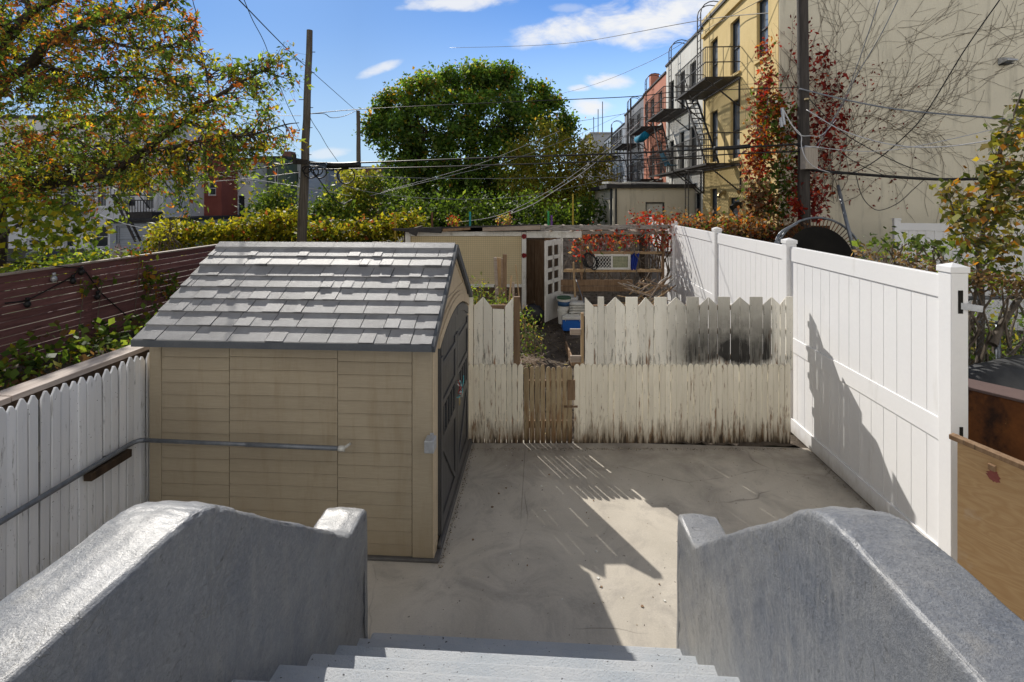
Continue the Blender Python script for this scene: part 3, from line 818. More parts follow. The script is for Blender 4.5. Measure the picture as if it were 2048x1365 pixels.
b = MB(); b.tube([(-3.37, .3, zp - .02), (-3.37, 2.0, zp), (-3.37, 3.78, zp + .005), (-3.365, 3.83, zp + .006), (-3.34, 3.855, zp + .007), (-3.30, 3.86, zp + .008)], .019, 10); b.build('side_pipe', M['galv'], pr, smooth=True)
b = MB(); b.tube([(-3.31, 3.86, zp + .008), (-2.4, 3.86, zp - .002), (-1.62, 3.86, zp - .012)], .017, 10); b.tube([(-2.42, 3.86, zp - .002), (-1.66, 3.86, zp - .011)], .0195, 10); b.build('front_pipe', M['galv'], pr, smooth=True)
b = MB(); b.tube([(-1.64, 3.86, zp - .011), (-1.59, 3.86, zp - .012)], .023, 10); b.tube([(-1.6, 3.86, zp - .01), (-1.58, 3.88, zp - .0), (-1.57, 3.92, zp + .0)], .012, 6)
b.build('end_cap', M['plastic_white'], pr, smooth=True)
for yy in (2.40, 2.52):
    b = MB(); b.tube([(-3.37, yy - .012, zp), (-3.37, yy + .012, zp)], .027, 10); b.tube([(-3.37, yy, zp - .03), (-3.37, yy, zp + .04)], .008, 6); b.build('pipe_clamp', M['galv'], pr, smooth=True)
for yy in (1.2, 3.6):
    b = MB(); b.tube([(-3.415, yy, zp), (-3.372, yy, zp)], .012, 6); b.build('stand_off', M['galv'], pr, smooth=True)
bl = MB(); bl.box(-3.405, -3.34, 3.42, 3.78, .90, .962); 
tag(bl.build('timber_block', M['wood_dark'], None, bevel=.004), 'short dark timber fixed under the pipe against the white pickets', 'timber')

# ================================================================== maroon slat fence and dark fence beyond
mf = thing('slat_fence', 'maroon stained horizontal slat fence with thin gaps across the neighbouring garden', 'fence', (-9.5, 9, 0))
b = MB()
for k in range(12):
    y = 2.0
    seg_ = [2.0, 5.9, 9.7, 14.05]
    for q in range(3):
        z0 = .02 + k * .1375 + random.uniform(-.004, .004)
        b.hexa([(-9.5, seg_[q], z0), (-9.48, seg_[q], z0), (-9.48, seg_[q + 1] - .004, z0 + random.uniform(-.006, .006)), (-9.5, seg_[q + 1] - .004, z0),
                (-9.5, seg_[q], z0 + .127), (-9.48, seg_[q], z0 + .127), (-9.48, seg_[q + 1] - .004, z0 + .127 + random.uniform(-.005, .005)), (-9.5, seg_[q + 1] - .004, z0 + .127)])
b.build('slats', M['wood_maroon'], mf)
for yy in (5.9, 9.7, 13.9):
    b = MB(); b.box(-9.60, -9.503, yy - .05, yy + .05, 0, 1.66); b.build('post', M['wood_maroon'], mf)
b = MB(); b.box(-9.58, -9.46, 2, 14.1, 1.665, 1.70); b.build('cap_board', M['wood_cap'], mf)
df = thing('rear_fence', 'dark wooden fence with pale top edge behind the shed roof', 'fence', (-6, 14.2, 0))
b = MB()
x = -9.48
while x < -3.0:
    b.box(x, x + .135, 14.15, 14.175, .02, 1.66 + random.uniform(-.01, .01)); x += .14
b.build('boards', M['wood_dark'], df)
b = MB(); b.box(-9.45, -5.0, 14.08, 14.2, 1.675, 1.71); b.box(-4.99, -2.9, 14.08, 14.2, 1.68, 1.76); b.build('cap_board', M['wood_cap'], df)

# ================================================================== weathered picket fences at the end of the patio (square to the camera)
FD = 5.97
def fx(px): return (px - CX) / F * FD
def fz(py): return CAM_H - (py - HY) / F * FD
def picket(b, x0, x1, h, y0, th, r=None, tip=.055, z0=.0, lean=0):
    xm = (x0 + x1) / 2; w = (x1 - x0) / 2
    pts = [(x0, z0), (x1, z0), (x1 + lean, h - tip)]
    for q in range(1, 6):
        a = q / 6 * math.pi
        pts.append((xm + w * math.cos(a) + lean, h - tip + tip * math.sin(a) ** .8))
    pts.append((x0 + lean, h - tip))
    b.prism(pts, 'y', y0, y0 + th, r)
def picket_run(name, label, cat, px0, px1, n, py_top, mat, gap=.006, seed=1, py_bot=886, extra_rail=True, var=.008):
    rr = random.Random(seed)
    xa, xb = fx(px0), fx(px1)
    t = thing(name, label, cat, ((xa + xb) / 2, FD, 0), yard=False)
    b = MB()
    w = (xb - xa) / n
    for k in range(n):
        h = fz(py_top) + rr.uniform(-var, var)
        g = gap * rr.uniform(.4, 1.5)
        picket(b, xa + k * w + g / 2, xa + (k + 1) * w - g / 2, h, FD + rr.uniform(-.003, .003), .018, rr.random(), z0=-.005, lean=rr.uniform(-.004, .004))
    b.build('pickets', mat, t, bevel=.003, seg=1)
    if extra_rail:
        for zz in (.18, .68):
            b = MB(); b.box(xa, xb, FD + .024, FD + .062, zz, zz + .085); b.build('rail', M['wood_brown'], t)
    return t
picket_run('picket_fence', 'short stretch of dirty white pickets between the shed and the brown gate', 'fence', 935.5, 1046, 10, 729, M['picket_white'], .004, 3)
g_ = picket_run('picket_gate', 'low brown bare-wood picket gate with light showing through its gaps', 'gate', 1048, 1145, 9, 733, M['picket_gate'], .009, 4, var=.02)
b = MB(); b.box(fx(1135), fx(1150), FD - .012, FD - .004, fz(800), fz(760)); b.box(fx(1128), fx(1155), FD - .013, FD - .005, fz(815), fz(811)); b.build('latch', M['wood_brown'], g_)
picket_run('picket_fence', 'long low row of flaking white pickets right of the brown gate', 'fence', 1148, 1581, 38, 729, M['picket_white'], .0025, 5)
def slant_boards(name, label, boards, mat, seed, rails=True):
    """boards: (px0, px1, py_left_top, py_right_top)"""
    rr = random.Random(seed)
    xa, xb = fx(boards[0][0]), fx(boards[-1][1])
    t = thing(name, label, 'fence', ((xa + xb) / 2, FD, fz(733)), yard=False)
    b = MB()
    z0 = fz(742)
    for (p0, p1, ta, tb) in boards:
        g = rr.uniform(.001, .0035)
        yy = FD + .021 + rr.uniform(-.002, .002)
        b.prism([(fx(p0) + g, z0), (fx(p1) - g, z0), (fx(p1) - g, fz(tb)), (fx(p0) + g, fz(ta))], 'y', yy, yy + .016, rr.random())
    b.build('boards', mat, t, bevel=.002, seg=1)
    if rails:
        for py in (670, 622, 722):
            b = MB(); b.box(xa + .01, xb, FD + .0415, FD + .075, fz(py), fz(py) + .06); b.build('rail', M['wood_brown'], t)
    return t
def zpx(q): return 900 + q / 2.768
def zpy(q): return 560 + q / 2.768
pk, vl = 595.5, 614.0
sl = slant_boards('upper_boards', 'upper white boards with zigzag top between the shed and the garden path', [
    (zpx(93), zpx(129), 596, 596), (zpx(131), zpx(182), vl, pk), (zpx(183), zpx(233), pk, vl + 3), (zpx(234), zpx(300), 619, 620), (zpx(302), zpx(352), vl + 2, 596)], M['board_white'], 6)
b = MB(); b.box(fx(zpx(353)), fx(zpx(387)), FD + .015, FD + .075, 0.9, fz(595)); b.build('post', M['wood_brown'], sl)
bd = []
seq = [(748, 798, pk, vl), (799, 819, vl + 1, vl + 1), (820, 855, 595, 595), (856, 866, vl, vl), (866, 918, vl, pk), (919, 972, pk, vl), (974, 1043, 595.5, 595.5), (1044, 1087, vl, 596), (1088, 1131, 596, vl - 1), (1133, 1205, 595.5, 595.5),
       (1206, 1255, vl - 2, pk), (1256, 1310, pk, vl - 1), (1312, 1383, 595, 595), (1385, 1434, vl - 2, pk), (1436, 1485, pk, vl - 2), (1487, 1557, 595, 595), (1559, 1610, vl - 2, pk), (1611, 1663, pk, vl - 3), (1665, 1737, 595, 595),
       (1739, 1786, vl - 4, pk), (1787, 1833, pk, vl - 4), (1834, 1864, vl - 4, 597), (1866, 1906, 594.5, 594.5)]
for (a, c_, ta, tb) in seq: bd.append((zpx(a), zpx(c_), ta, tb))
su = slant_boards('upper_boards', 'upper white boards with zigzag top and a large black soot stain', bd, M['board_soot'], 7)
b = MB(); b.box(fx(1163), fx(1168), FD + .02, FD + .08, .9, fz(628)); b.build('post', M['wood_tan'], su)
b = MB(); b.box(fx(1141), fx(1163), FD + .03, FD + .06, fz(672), fz(660)); b.build('broken_rail', M['wood_h'], su)
b = MB(); b.box(fx(1141), fx(1164), FD + .03, FD + .06, fz(727), fz(714)); b.build('broken_rail', M['wood_h'], su)

# ================================================================== white vinyl fence
FX = 3.19
vf = thing('vinyl_fence', 'tall white vinyl privacy fence with square posts beside the patio', 'fence', (FX, 7, 0))
VT = 2.40
def fy(u): return FX * F / u + .0579 * FX
PY = [fy(806.0), fy(486.5), fy(345.5), fy(262.5), 14.3]
print('vinyl posts', PY)
for i, y in enumerate(PY):
    h = VT + .035
    b = MB(); b.box(FX, FX + .128, y - .064, y + .064, -.02, h - .001, .5)
    po = b.build('post', M['vinyl'], vf, bevel=.006)
    b = MB(); b.box(FX - .008, FX + .136, y - .072, y + .072, h, h + .045, .5)
    c = (FX + .064, y, h + .075); q = [(FX - .008, y - .072, h + .0451), (FX + .136, y - .072, h + .0451), (FX + .136, y + .072, h + .0451), (FX - .008, y + .072, h + .0451)]
    b.add(q + [c], [(0, 1, 4), (1, 2, 4), (2, 3, 4), (3, 0, 4)], .5)
    b.build('post_cap', M['vinyl'], po, bevel=.003)
    if i == 0:   # dark plates on the end post, painting the shade inside open rail pockets
        b = MB(); b.box(FX + .050, FX + .086, y - .067, y - .0648, 2.12, 2.30); b.box(FX + .060, FX + .086, y - .067, y - .0648, 1.10, 1.24); b.build('rail_pocket_shade', M['dark'], po)
        b = MB(); b.bar((FX + .068, y - .06, 2.18), (FX + .2, y - .10, 2.165), .012, .05); b.build('loose_bracket', M['galv_light'], po)
for i in range(4):
    a, c_ = PY[i] + .064, PY[i + 1] - .064
    b = MB(); b.box(FX + .034, FX + .094, a, c_, VT - .185, VT, .5); b.build('top_rail', M['vinyl'], vf, bevel=.005)
    b = MB(); b.box(FX + .036, FX + .094, a, c_, 1.055, 1.24, .5); b.build('mid_rail', M['vinyl'], vf, bevel=.005)
    b = MB(); b.box(FX + .030, FX + .098, a, c_, .02, .20, .5); b.build('bottom_rail', M['vinyl'], vf, bevel=.005)
    n = round((c_ - a) / .176)
    for (z0, z1) in ((.20, 1.055), (1.24, VT - .185)):
        b = MB()
        w = (c_ - a) / n
        for k in range(n):
            b.box(FX + .046, FX + .078, a + k * w + .0008, a + (k + 1) * w - .0008, z0, z1, .5)
        b.build('panel', M['vinyl'], vf, bevel=.0035, seg=1)
# ================================================================== plywood sheet, rusty tank, tarp and chain link to the right
pw = thing('plywood_sheet', 'upright plywood sheet with a batten along its top, beside the white end post', 'plywood', at(1990, 1365, 3.0)[:2] + (0,), yard=False)
pA = Vector(at(1908, 872, 3.62)); pB = Vector(at(2048, 930, 3.28)); pB.z = pA.z
d_ = (pB - pA); d_.z = 0; L_ = d_.length; d_.normalize(); n_ = Vector((d_.y, -d_.x, 0))
if n_.x > 0: n_ = -n_
def PW(u, v, w): return tuple(pA + d_ * u + n_ * w + Vector((0, 0, v - .085 * max(u, 0))))
def pwbox(b, u0, u1, v0, v1, w0, w1, r=None):
    b.hexa([PW(u0, v0, w0), PW(u1, v0, w0), PW(u1, v0, w1), PW(u0, v0, w1), PW(u0, v1, w0), PW(u1, v1, w0), PW(u1, v1, w1), PW(u0, v1, w1)], r)
b = MB(); pwbox(b, .02, 1.24, -1.25, -.005, -.018, 0); b.build('sheet', M['ply'], pw)
b = MB(); pwbox(b, -.03, 1.24, -.035, .0, -.06, .006); b.build('batten', M['wood_brown'], pw, bevel=.004)
b = MB(); pwbox(b, .20, .24, -.125, -.085, .0, .03); b.build('block', M['wood_brown'], pw, bevel=.003)
b = MB()
b.add([PW(.225 + .04 * math.cos(a) * random.uniform(.55, 1.2), -.165 + .045 * math.sin(a) * random.uniform(.55, 1.2), .0012) for a in [k * 2 * math.pi / 22 for k in range(22)]], [tuple(range(22))])
b.build('paint_splash', flat('faded_red_paint', (.24, .07, .06)), pw, fix=False)

tk = thing('rusty_tank', 'rusty steel box behind the plywood sheet with a flat brown top', 'steel box', (4.55, 4.3, 0))
q = [yat(1896, 763, 4.75), yat(2230, 844, 3.88), yat(2230, 822, 4.08), yat(1896, 748, 4.955)]
zt = q[0][2]
fr0, fr1 = Vector(q[0]), Vector(q[1]); bk0, bk1 = Vector(q[3]), Vector(q[2])
for p in (fr0, fr1, bk0, bk1): p.z = 0
b = MB()
def ring(z, e=0): return [tuple(fr0 + Vector((-e, -e, z))), tuple(fr1 + Vector((e, -e, z))), tuple(bk1 + Vector((e, e, z))), tuple(bk0 + Vector((-e, e, z)))]
b.hexa(ring(.1) + ring(zt - .03)); b.build('tank_body', M['rust'], tk, bevel=.01)
b = MB(); b.hexa(ring(zt - .0295, .02) + ring(zt, .02)); b.build('lid', M['rust_top'], tk, bevel=.006)
for (p, q_) in ((fr0, .4), (fr1, -.4)):
    b = MB(); b.box(p.x + q_ - .05, p.x + q_ + .05, p.y + (-.1 if q_ > 0 else .3), p.y + (0 if q_ > 0 else .4), 0, .1); b.build('foot', M['rust'], tk)
tp = thing('tarp_cover', 'black tarp humped over something behind the rusty steel box', 'tarp', (5.6, 6.2, 0))
b = MB()
n = 18
c0 = yat(2050, 740, 5.55)
vs = []
for j in range(n + 1):
    for i in range(n + 1):
        u, v = i / n * 2 - 1, j / n * 2 - 1
        h = 1.17 * (1 - abs(u) ** 2.6) ** .6 * (1 - abs(v) ** 2.6) ** .6 + random.uniform(-.012, .012) + .03 * math.sin(9 * u + 4 * v)
        vs.append((c0[0] + u * 1.1, c0[1] + v * .5, max(h, 0)))
b.add(vs, [(j * (n + 1) + i, j * (n + 1) + i + 1, (j + 1) * (n + 1) + i + 1, (j + 1) * (n + 1) + i) for j in range(n) for i in range(n)])
b.build('tarp_sheet', M['tarp'], tp, smooth=True)

cl = thing('chain_link_fence', 'old chain link fence with pipe top rail overgrown with vines, right of the white post', 'fence', (4.6, 6.0, 0))
D1 = 6.15
e0, e1 = yat(1880, 598, D1), yat(2300, 600, D1 + .3)
zr = e0[2]
b = MB(); b.tube([e0, (e1[0], e1[1], zr)], .026, 10); b.build('top_rail', M['galv'], cl, smooth=True)
for px in (1996, 2190):
    p = yat(px, 700, D1 + .05)
    b = MB(); b.tube([(p[0], p[1], 0), (p[0], p[1], zr - .30 if px < 2000 else zr)], .026, 8); b.build('post', M['galv'], cl, smooth=True)
p = yat(1996, 648, D1 + .05); q = yat(1900, 638, D1)
b = MB(); b.tube([q, p], .012, 6); b.build('brace_rail', M['galv'], cl, smooth=True)
b = MB()
x0, x1, y0 = e0[0], e1[0], e0[1] + .03
k = -30
step = .07
while k < 60:
    for s in (1, -1):
        xa = x0 + k * step
        za, zb = .05, zr
        xb = xa + s * (zb - za)
        if max(xa, xb) < x0 or min(xa, xb) > x0 + 1.4: continue
        t0, t1 = 0, 1
        if xa < x0 or xa > x0 + 1.4:
            lim = x0 if xa < x0 else x0 + 1.4
            t0 = (lim - xa) / (xb - xa)
        if xb < x0 or xb > x0 + 1.4:
            lim = x0 if xb < x0 else x0 + 1.4
            t1 = (lim - xa) / (xb - xa)
        if t1 <= t0: continue
        b.tube([(xa + (xb - xa) * t0, y0 + s * .003, za + (zb - za) * t0), (xa + (xb - xa) * t1, y0 + s * .003, za + (zb - za) * t1)], .0013, 3, False)
    k += 1
b.build('wire_mesh', M['galv'], cl)

# far white vinyl fence against the big side wall
ff = thing('vinyl_fence', 'distant white vinyl fence standing against the drab stucco wall', 'fence', at(1800, 500, 11.8)[:2] + (0,), yard=False)
a0 = at(1785, 441, 11.8); a1 = at(2330, 492, 10.2)
dv = Vector((a1[0] - a0[0], a1[1] - a0[1], 0)); Lf = dv.length; dv.normalize(); nv = Vector((dv.y, -dv.x, 0))
def FFp(u, w, z): p = Vector((a0[0], a0[1], 0)) + dv * u + nv * w; return (p.x, p.y, z)
def ffbox(b, u0, u1, w0, w1, z0, z1, r=.5): b.hexa([FFp(u0, w0, z0), FFp(u1, w0, z0), FFp(u1, w1, z0), FFp(u0, w1, z0), FFp(u0, w0, z1), FFp(u1, w0, z1), FFp(u1, w1, z1), FFp(u0, w1, z1)], r)
zf = a0[2]
for u in (.0, 2.5, 5.0):
    b = MB(); ffbox(b, u, u + .13, -.02, .11, 0, zf); ffbox(b, u - .01, u + .14, -.03, .12, zf, zf + .05); b.build('post', M['vinyl'], ff, bevel=.006)
for u in (.13, 2.63, 5.13):
    b = MB(); ffbox(b, u, u + 2.37, .02, .08, zf - .24, zf - .06); b.build('top_rail', M['vinyl'], ff, bevel=.004)
    b = MB()
    for k in range(14): ffbox(b, u + k * .169 + .002, u + (k + 1) * .169 - .002, .035, .06, .05, zf - .24)
    b.build('panel', M['vinyl'], ff, bevel=.005, seg=1)

# ================================================================== coop shed at the far end
CD = 12.0
co = thing('coop_shed', 'ramshackle cream mesh coop with an open doorway at the end of the path', 'coop', at(1060, 640, CD)[:2] + (0,), yard=False)
def cx(px, D=CD): return (px - CX) / F * D
def cz(py, D=CD): return CAM_H - (py - HY) / F * D
def cbox(name, mat, px0, px1, py0, py1, d0, d1, bev=.004, parent=None, b=None):
    bb = b or MB()
    bb.box(cx(px0), cx(px1), CD + d0, CD + d1, cz(py1), cz(py0))
    if b is None: return bb.build(name, mat, parent or co, bevel=bev, seg=1)
cbox('mesh_panel', M['mesh'], 812, 1046, 470, 572, .03, .06, 0)
cbox('post', M['white_paint'], 811, 821, 464, 640, -.03, .029)
cbox('post', M['white_paint'], 1043.5, 1052.5, 464, 640, -.03, .029)
cbox('post', M['white_paint'], 1121, 1126, 464, 640, -.03, .029)
cbox('header_board', M['white_paint'], 821.5, 1043, 463.5, 472.5, -.02, .028)
cbox('header_board', M['white_paint'], 1053, 1163, 462.5, 476, -.035, .028)
cbox('sill_board', M['white_paint'], 935, 1051, 569, 574.5, -.035, .028)
cbox('skirt_board', M['wood_dark'], 812, 1043, 575, 640, .0, .03)
b = MB(); rr = random.Random(4)
for (p0, p1, y0, y1) in ((1089 - 36, 1066, 480, 640), (1066.5, 1073, 484, 640), (1074, 1094, 478, 640), (1094.5, 1122, 470, 640)):
    b.box(cx(p0), cx(p1), CD + 1.2 + rr.uniform(0, .03), CD + 1.24, 0, cz(y0))
b.build('inner_boards', M['wood_brown'], co)
cbox('door_lintel', M['wood_dark'], 1053, 1089, 476.5, 481, .0, .05)
# roof: ragged tar paper and boards
b = MB(); b.hexa([(cx(788), CD - .18, cz(459)), (cx(1082), CD - .18, cz(451.5)), (cx(1082), CD + 2.6, cz(451.5) - .22), (cx(788), CD + 2.6, cz(459) - .2),
                  (cx(788), CD - .18, cz(456.5)), (cx(1082), CD - .18, cz(447.5)), (cx(1082), CD + 2.6, cz(449) - .2), (cx(788), CD + 2.6, cz(456.5) - .18)])
cr = b.build('roof', M['tar'], co)
b = MB(); b.prism([(cx(792), cz(461)), (cx(885), cz(466)), (cx(887), cz(453.5)), (cx(790), cz(457))], 'y', CD - .205, CD - .185); b.prism([(cx(822), cz(466)), (cx(836), cz(472)), (cx(840), cz(462)), (cx(820), cz(460))], 'y', CD - .21, CD - .19)
b.build('tar_flap', M['tar'], cr)
b = MB(); b.prism([(cx(887.5), cz(463)), (cx(942), cz(459)), (cx(942), cz(454.5)), (cx(887.5), cz(457))], 'y', CD - .20, CD - .18); b.build('fascia_board', M['wood_brown'], cr)
b = MB(); b.prism([(cx(966), cz(462)), (cx(1080), cz(459)), (cx(1080), cz(450)), (cx(966), cz(454.5))], 'y', CD - .20, CD - .18); b.build('fascia_board', M['wood_h'], cr)
b = MB(); b.prism([(cx(1080.5), cz(460.5)), (cx(1336), cz(457)), (cx(1336), cz(449)), (cx(1080.5), cz(450.5))], 'y', CD - .20, CD - .16); b.build('fascia_board', M['wood_greyboard'], cr)
b = MB()
for k in range(6): b.box(cx(1100 + k * 42), cx(1104 + k * 42), CD - .158, CD + 2.2, cz(463), cz(458))
b.build('rafter', M['wood_h'], cr)
# open frame to the right of the door
b = MB()
cbox('post', M['wood_brown'], 1161, 1165.5, 458, 640, -.02, .06)
cbox('post', M['wood_brown'], 1323.5, 1328.5, 461, 640, -.02, .06)
cbox('frame_rail', M['wood_tan'], 1166, 1323, 503.5, 508.5, -.03, .05)
cbox('frame_rail', M['wood_tan'], 1127, 1323, 538.5, 544.5, -.03, .04)
cbox('plank', M['wood_brown'], 1121, 1264, 559, 571, -.07, -.036)
cbox('plank', M['wood_brown'], 1121, 1262, 572, 582.5, -.068, -.036)
cbox('frame_rail', M['wood_greyboard'], 1164, 1336, 462, 469, -.04, .0)
cbox('tree_post', M['bark'], 1283, 1292, 470, 610, .10, .2)
b = MB(); rr = random.Random(9)
x = 1093
while x < 1335:
    w = rr.uniform(9, 12)
    b.box(cx(x), cx(x + w - .5), CD + 1.9, CD + 1.93, .0, cz(rr.uniform(485, 498)))
    x += w
b.build('back_boards', M['wood_greyboard'], co)
b = MB(); b.box(cx(800), cx(1345), CD + 2.4, CD + 2.45, 0, cz(466)); b.box(cx(806), cx(810), CD + .1, CD + 2.4, 0, cz(462)); b.build('back_wall', M['wood_dark'], co)
b = MB(); b.box(cx(1330), cx(1345), CD + .4, CD + .42, .5, 1.2); 
# open door (hinged on the post right of the doorway, swung towards us)
hx, hy = cx(1121), CD - .03
ex, ey = cx(1090, 11.25), 11.25
dd = Vector((ex - hx, ey - hy, 0)); Ld = dd.length; dd.normalize(); dn = Vector((-dd.y, dd.x, 0))
def DP(u, w, z): p = Vector((hx, hy, 0)) + dd * u + dn * w; return (p.x, p.y, z)
def dbox(b, u0, u1, z0, z1, w0=-.018, w1=.018): b.hexa([DP(u0, w0, z0), DP(u1, w0, z0), DP(u1, w1, z0), DP(u0, w1, z0), DP(u0, w0, z1), DP(u1, w0, z1), DP(u1, w1, z1), DP(u0, w1, z1)])
dz0, dz1 = .16, 2.05
b = MB()
dbox(b, 0, .12, dz0, dz1); dbox(b, Ld - .12, Ld, dz0, dz1); dbox(b, .12, Ld - .12, dz1 - .13, dz1); dbox(b, .12, Ld - .12, dz0, dz0 + .62)
for k in range(1, 4):
    zz = dz0 + .62 + (dz1 - .13 - dz0 - .62) * k / 4
    dbox(b, .12, Ld - .12, zz - .045, zz + .045)
dbox(b, Ld / 2 - .03, Ld / 2 + .03, dz0 + .62, dz1 - .13)
dr = b.build('door', M['white_paint'], co, bevel=.004, seg=1)
b = MB(); dbox(b, .12, Ld - .12, dz0 + .62, dz1 - .13, -.022, -.0181); b.build('door_backing', M['wood_dark'], dr)
for py in (473, 511):
    b = MB()
    for q in range(7):
        a = q * 2 * math.pi / 7
        b.obox((cx(1048) + .035 * math.cos(a), CD - .05, cz(py) + .035 * math.sin(a)), (.045, .02, .05), (0, a, .4))
    b.build('paper_flower', M['flower'], co)

wf = thing('window_frame', 'loose white window with a patterned pane hung on the coop frame', 'window', at(1223, 540, CD - .1), yard=False)
def wbox(b, px0, px1, py0, py1, d0, d1): b.box(cx(px0, CD - .1), cx(px1, CD - .1), CD - .1 + d0, CD - .1 + d1, cz(py1, CD - .1), cz(py0, CD - .1))
b = MB()
for a in ((1187, 1260.5, 508.8, 512.8), (1187, 1260.5, 535.5, 539.5), (1187, 1192, 512.8, 535.5), (1255.5, 1260.5, 512.8, 535.5), (1221.5, 1225, 512.8, 535.5)): wbox(b, *a, -.03, .03)
b.build('frame', M['white_paint'], wf, bevel=.003, seg=1)
b = MB(); wbox(b, 1192, 1221.5, 512.8, 535.5, .0, .008); b.build('pane', M['dark'], wf)
b = MB(); wbox(b, 1225, 1255.5, 512.8, 535.5, .0, .008); b.build('pane', simple('mossy_frosted_pane', (.20, .22, .13), (.34, .34, .22), 20, (1, 1, 1), .3, .1, 40), wf)
b = MB()
for i in range(5):
    for j in range(3):
        px, py = 1195 + i * 5.9, 516.5 + j * 7.6
        for s in (1, -1):
            p0, p1 = (px - 3, py - 3.8), (px + 3, py + 3.8)
            if s < 0: p0, p1 = (px - 3, py + 3.8), (px + 3, py - 3.8)
            b.tube(smooth_line([(cx(p0[0]), CD - .108, cz(p0[1])), (cx((p0[0] + p1[0]) / 2 + s * 1.2), CD - .108, cz(py)), (cx(p1[0]), CD - .108, cz(p1[1]))], 3), .007, 4)
b.build('lattice_pattern', M['white_paint'], wf)

def hang(name, label, cat, mat, pts, rad, n=6):
    b = MB()
    for p in pts: b.tube(p, rad, n)
    return tag(b.build(name, mat, None, smooth=True, yard=False), label, cat)
hang('garden_hose', 'black hose coiled on the open side of the coop', 'hose', M['black'],
     [[(cx(1176) + .15 * math.cos(a + .2 * k) * (1 + .08 * math.sin(3 * a + k)) + .03 * k, CD - .12 - .02 * k, cz(519) + .19 * math.sin(a) * (1 + .1 * math.cos(2 * a + k)) - .02 * k) for a in [i * .35 for i in range(19)]] for k in range(3)], .016)
b = MB()
for i in range(6): b.obox((cx(1262 + i * 2), CD - .05 - .02 * (i % 2), cz(523)), (.035, .02, .34 + .05 * (i % 3)), (.05 * i, .1, .3))
tag(b.build('blue_cloth', M['blue_cloth'], None, yard=False), 'deep blue cloth hanging beside the loose white window', 'cloth')

def plank(label, px0, px1, py0, py1, D, lean=0, mat='wood_tan', th=.03):
    b = MB()
    x0, x1 = cx(px0, D), cx(px1, D)
    b.hexa([(x0, D, cz(py1, D)), (x1, D, cz(py1, D)), (x1, D + th, cz(py1, D)), (x0, D + th, cz(py1, D)),
            (x0 + lean, D + .15, cz(py0, D)), (x1 + lean, D + .15, cz(py0 + 1, D)), (x1 + lean, D + .15 + th, cz(py0, D)), (x0 + lean, D + .15 + th, cz(py0, D))])
    return tag(b.build('plank', M[mat], None, yard=False, bevel=.003, seg=1), label, 'plank', 'boards leaning in the back garden')
plank('greyish board with slanting end, first of the boards leaning left of the path', 991, 998, 517, 606, 10.2, -.05, 'wood_h')
plank('wide weathered board standing second among the leaning boards', 993, 1002, 517.5, 610, 10.25, .0, 'wood_tan')
plank('tallest brown board in the leaning bunch by the coop mesh', 1005, 1013.5, 510.5, 617, 10.1, .0, 'wood_brown')
plank('dark narrow board half hidden in the leaning bunch', 1000.5, 1006, 519, 606, 10.35, .02, 'wood_h')
plank('short orange stick of wood right of the leaning boards', 1016, 1020, 554, 612, 10.0, .05, 'wood_tan')
plank('short pale stick with a white end near the coop doorway', 1024, 1029, 568, 615, 10.0, .0, 'wood_h')
plank('thin pole slanting against the coop doorway post', 1040, 1042.5, 531, 625, 9.9, -.1, 'wood_tan', .02)
plank('orange pointed stake standing in front of the wide coop planks', 1149, 1153, 526, 607, 11.6, -.03, 'wood_tan')
b = MB(); b.tube([at(1168, 606, 10.6), at(1151, 556, 11.7)], .012, 6); tag(b.build('metal_rod', M['galv'], None, yard=False), 'thin grey rod leaning on the coop planks', 'rod')

# heap of sticks
hp = thing('stick_pile', 'heap of dry sticks and laths piled against the coop by the white fence', 'stick pile', at(1290, 610, 10.6)[:2] + (0,), yard=False)
rr = random.Random(21)
for k in range(46):
    b = MB()
    c = Vector(at(rr.uniform(1255, 1330), rr.uniform(568, 612), rr.uniform(10.2, 11.2)))
    an = rr.choice([.55, .6, .5, -.35, -.2, .8, -.6]) + rr.uniform(-.2, .2)
    l = rr.uniform(.3, .75)
    dv_ = Vector((math.cos(an), rr.uniform(-.4, .4), math.sin(an))) * l / 2
    b.bar(c - dv_, c + dv_, rr.uniform(.02, .05), rr.uniform(.012, .025))
    b.build('stick', M[rr.choice(['wood_h', 'wood_tan', 'wood_greyboard', 'wood_brown'])], hp)

# buckets, sacks, cool box
def bucket(label, px, py_top, py_bot, w, D, mat, lid=None, band=None):
    x, y = cx(px, D), D
    z0, z1 = max(cz(py_bot, D), 0), cz(py_top, D)
    r = w / 2 / F * D
    t = thing('bucket', label, 'bucket', (x, y, z0), yard=False, group='buckets by the coop door')
    b = MB(); b.lathe([(r * .84, 0), (r * .95, (z1 - z0) * .8), (r * 1.03, (z1 - z0) * .81), (r * 1.03, (z1 - z0) * .84), (r * .97, (z1 - z0) * .85), (r, z1 - z0 - .02)], (x, y, z0), 24); b.build('pail', mat, t, smooth=True, auto=30)
    b = MB(); b.lathe([(r * 1.05, 0), (r * 1.05, .035), (r * .9, .04), (r * .88, .025)], (x, y, z1 - .025), 24); b.build('lid', lid or mat, t, smooth=True, auto=30)
    if band:
        b = MB(); b.lathe([(r * .905, 0), (r * .945, (z1 - z0) * .38)], (x, y, z0 + (z1 - z0) * .32), 24); b.build('label_band', band, t, smooth=True)
    return t
bucket('dirty white bucket at the foot of the bucket stack', 1126, 619, 647, 22, 11.15, M['plastic_white'])
bucket('bucket with green lid and dark blue band on top of the stack', 1128, 595, 619, 27, 11.15, M['plastic_white'], M['plastic_green'], flat('blue_band', (.02, .07, .16)))
b = MB(); b.lathe([(.22, 0), (.26, .05), (.27, .12), (.25, .13), (.2, .03)], (cx(1134, 11.6), 11.6, cz(603, 11.6)), 24)
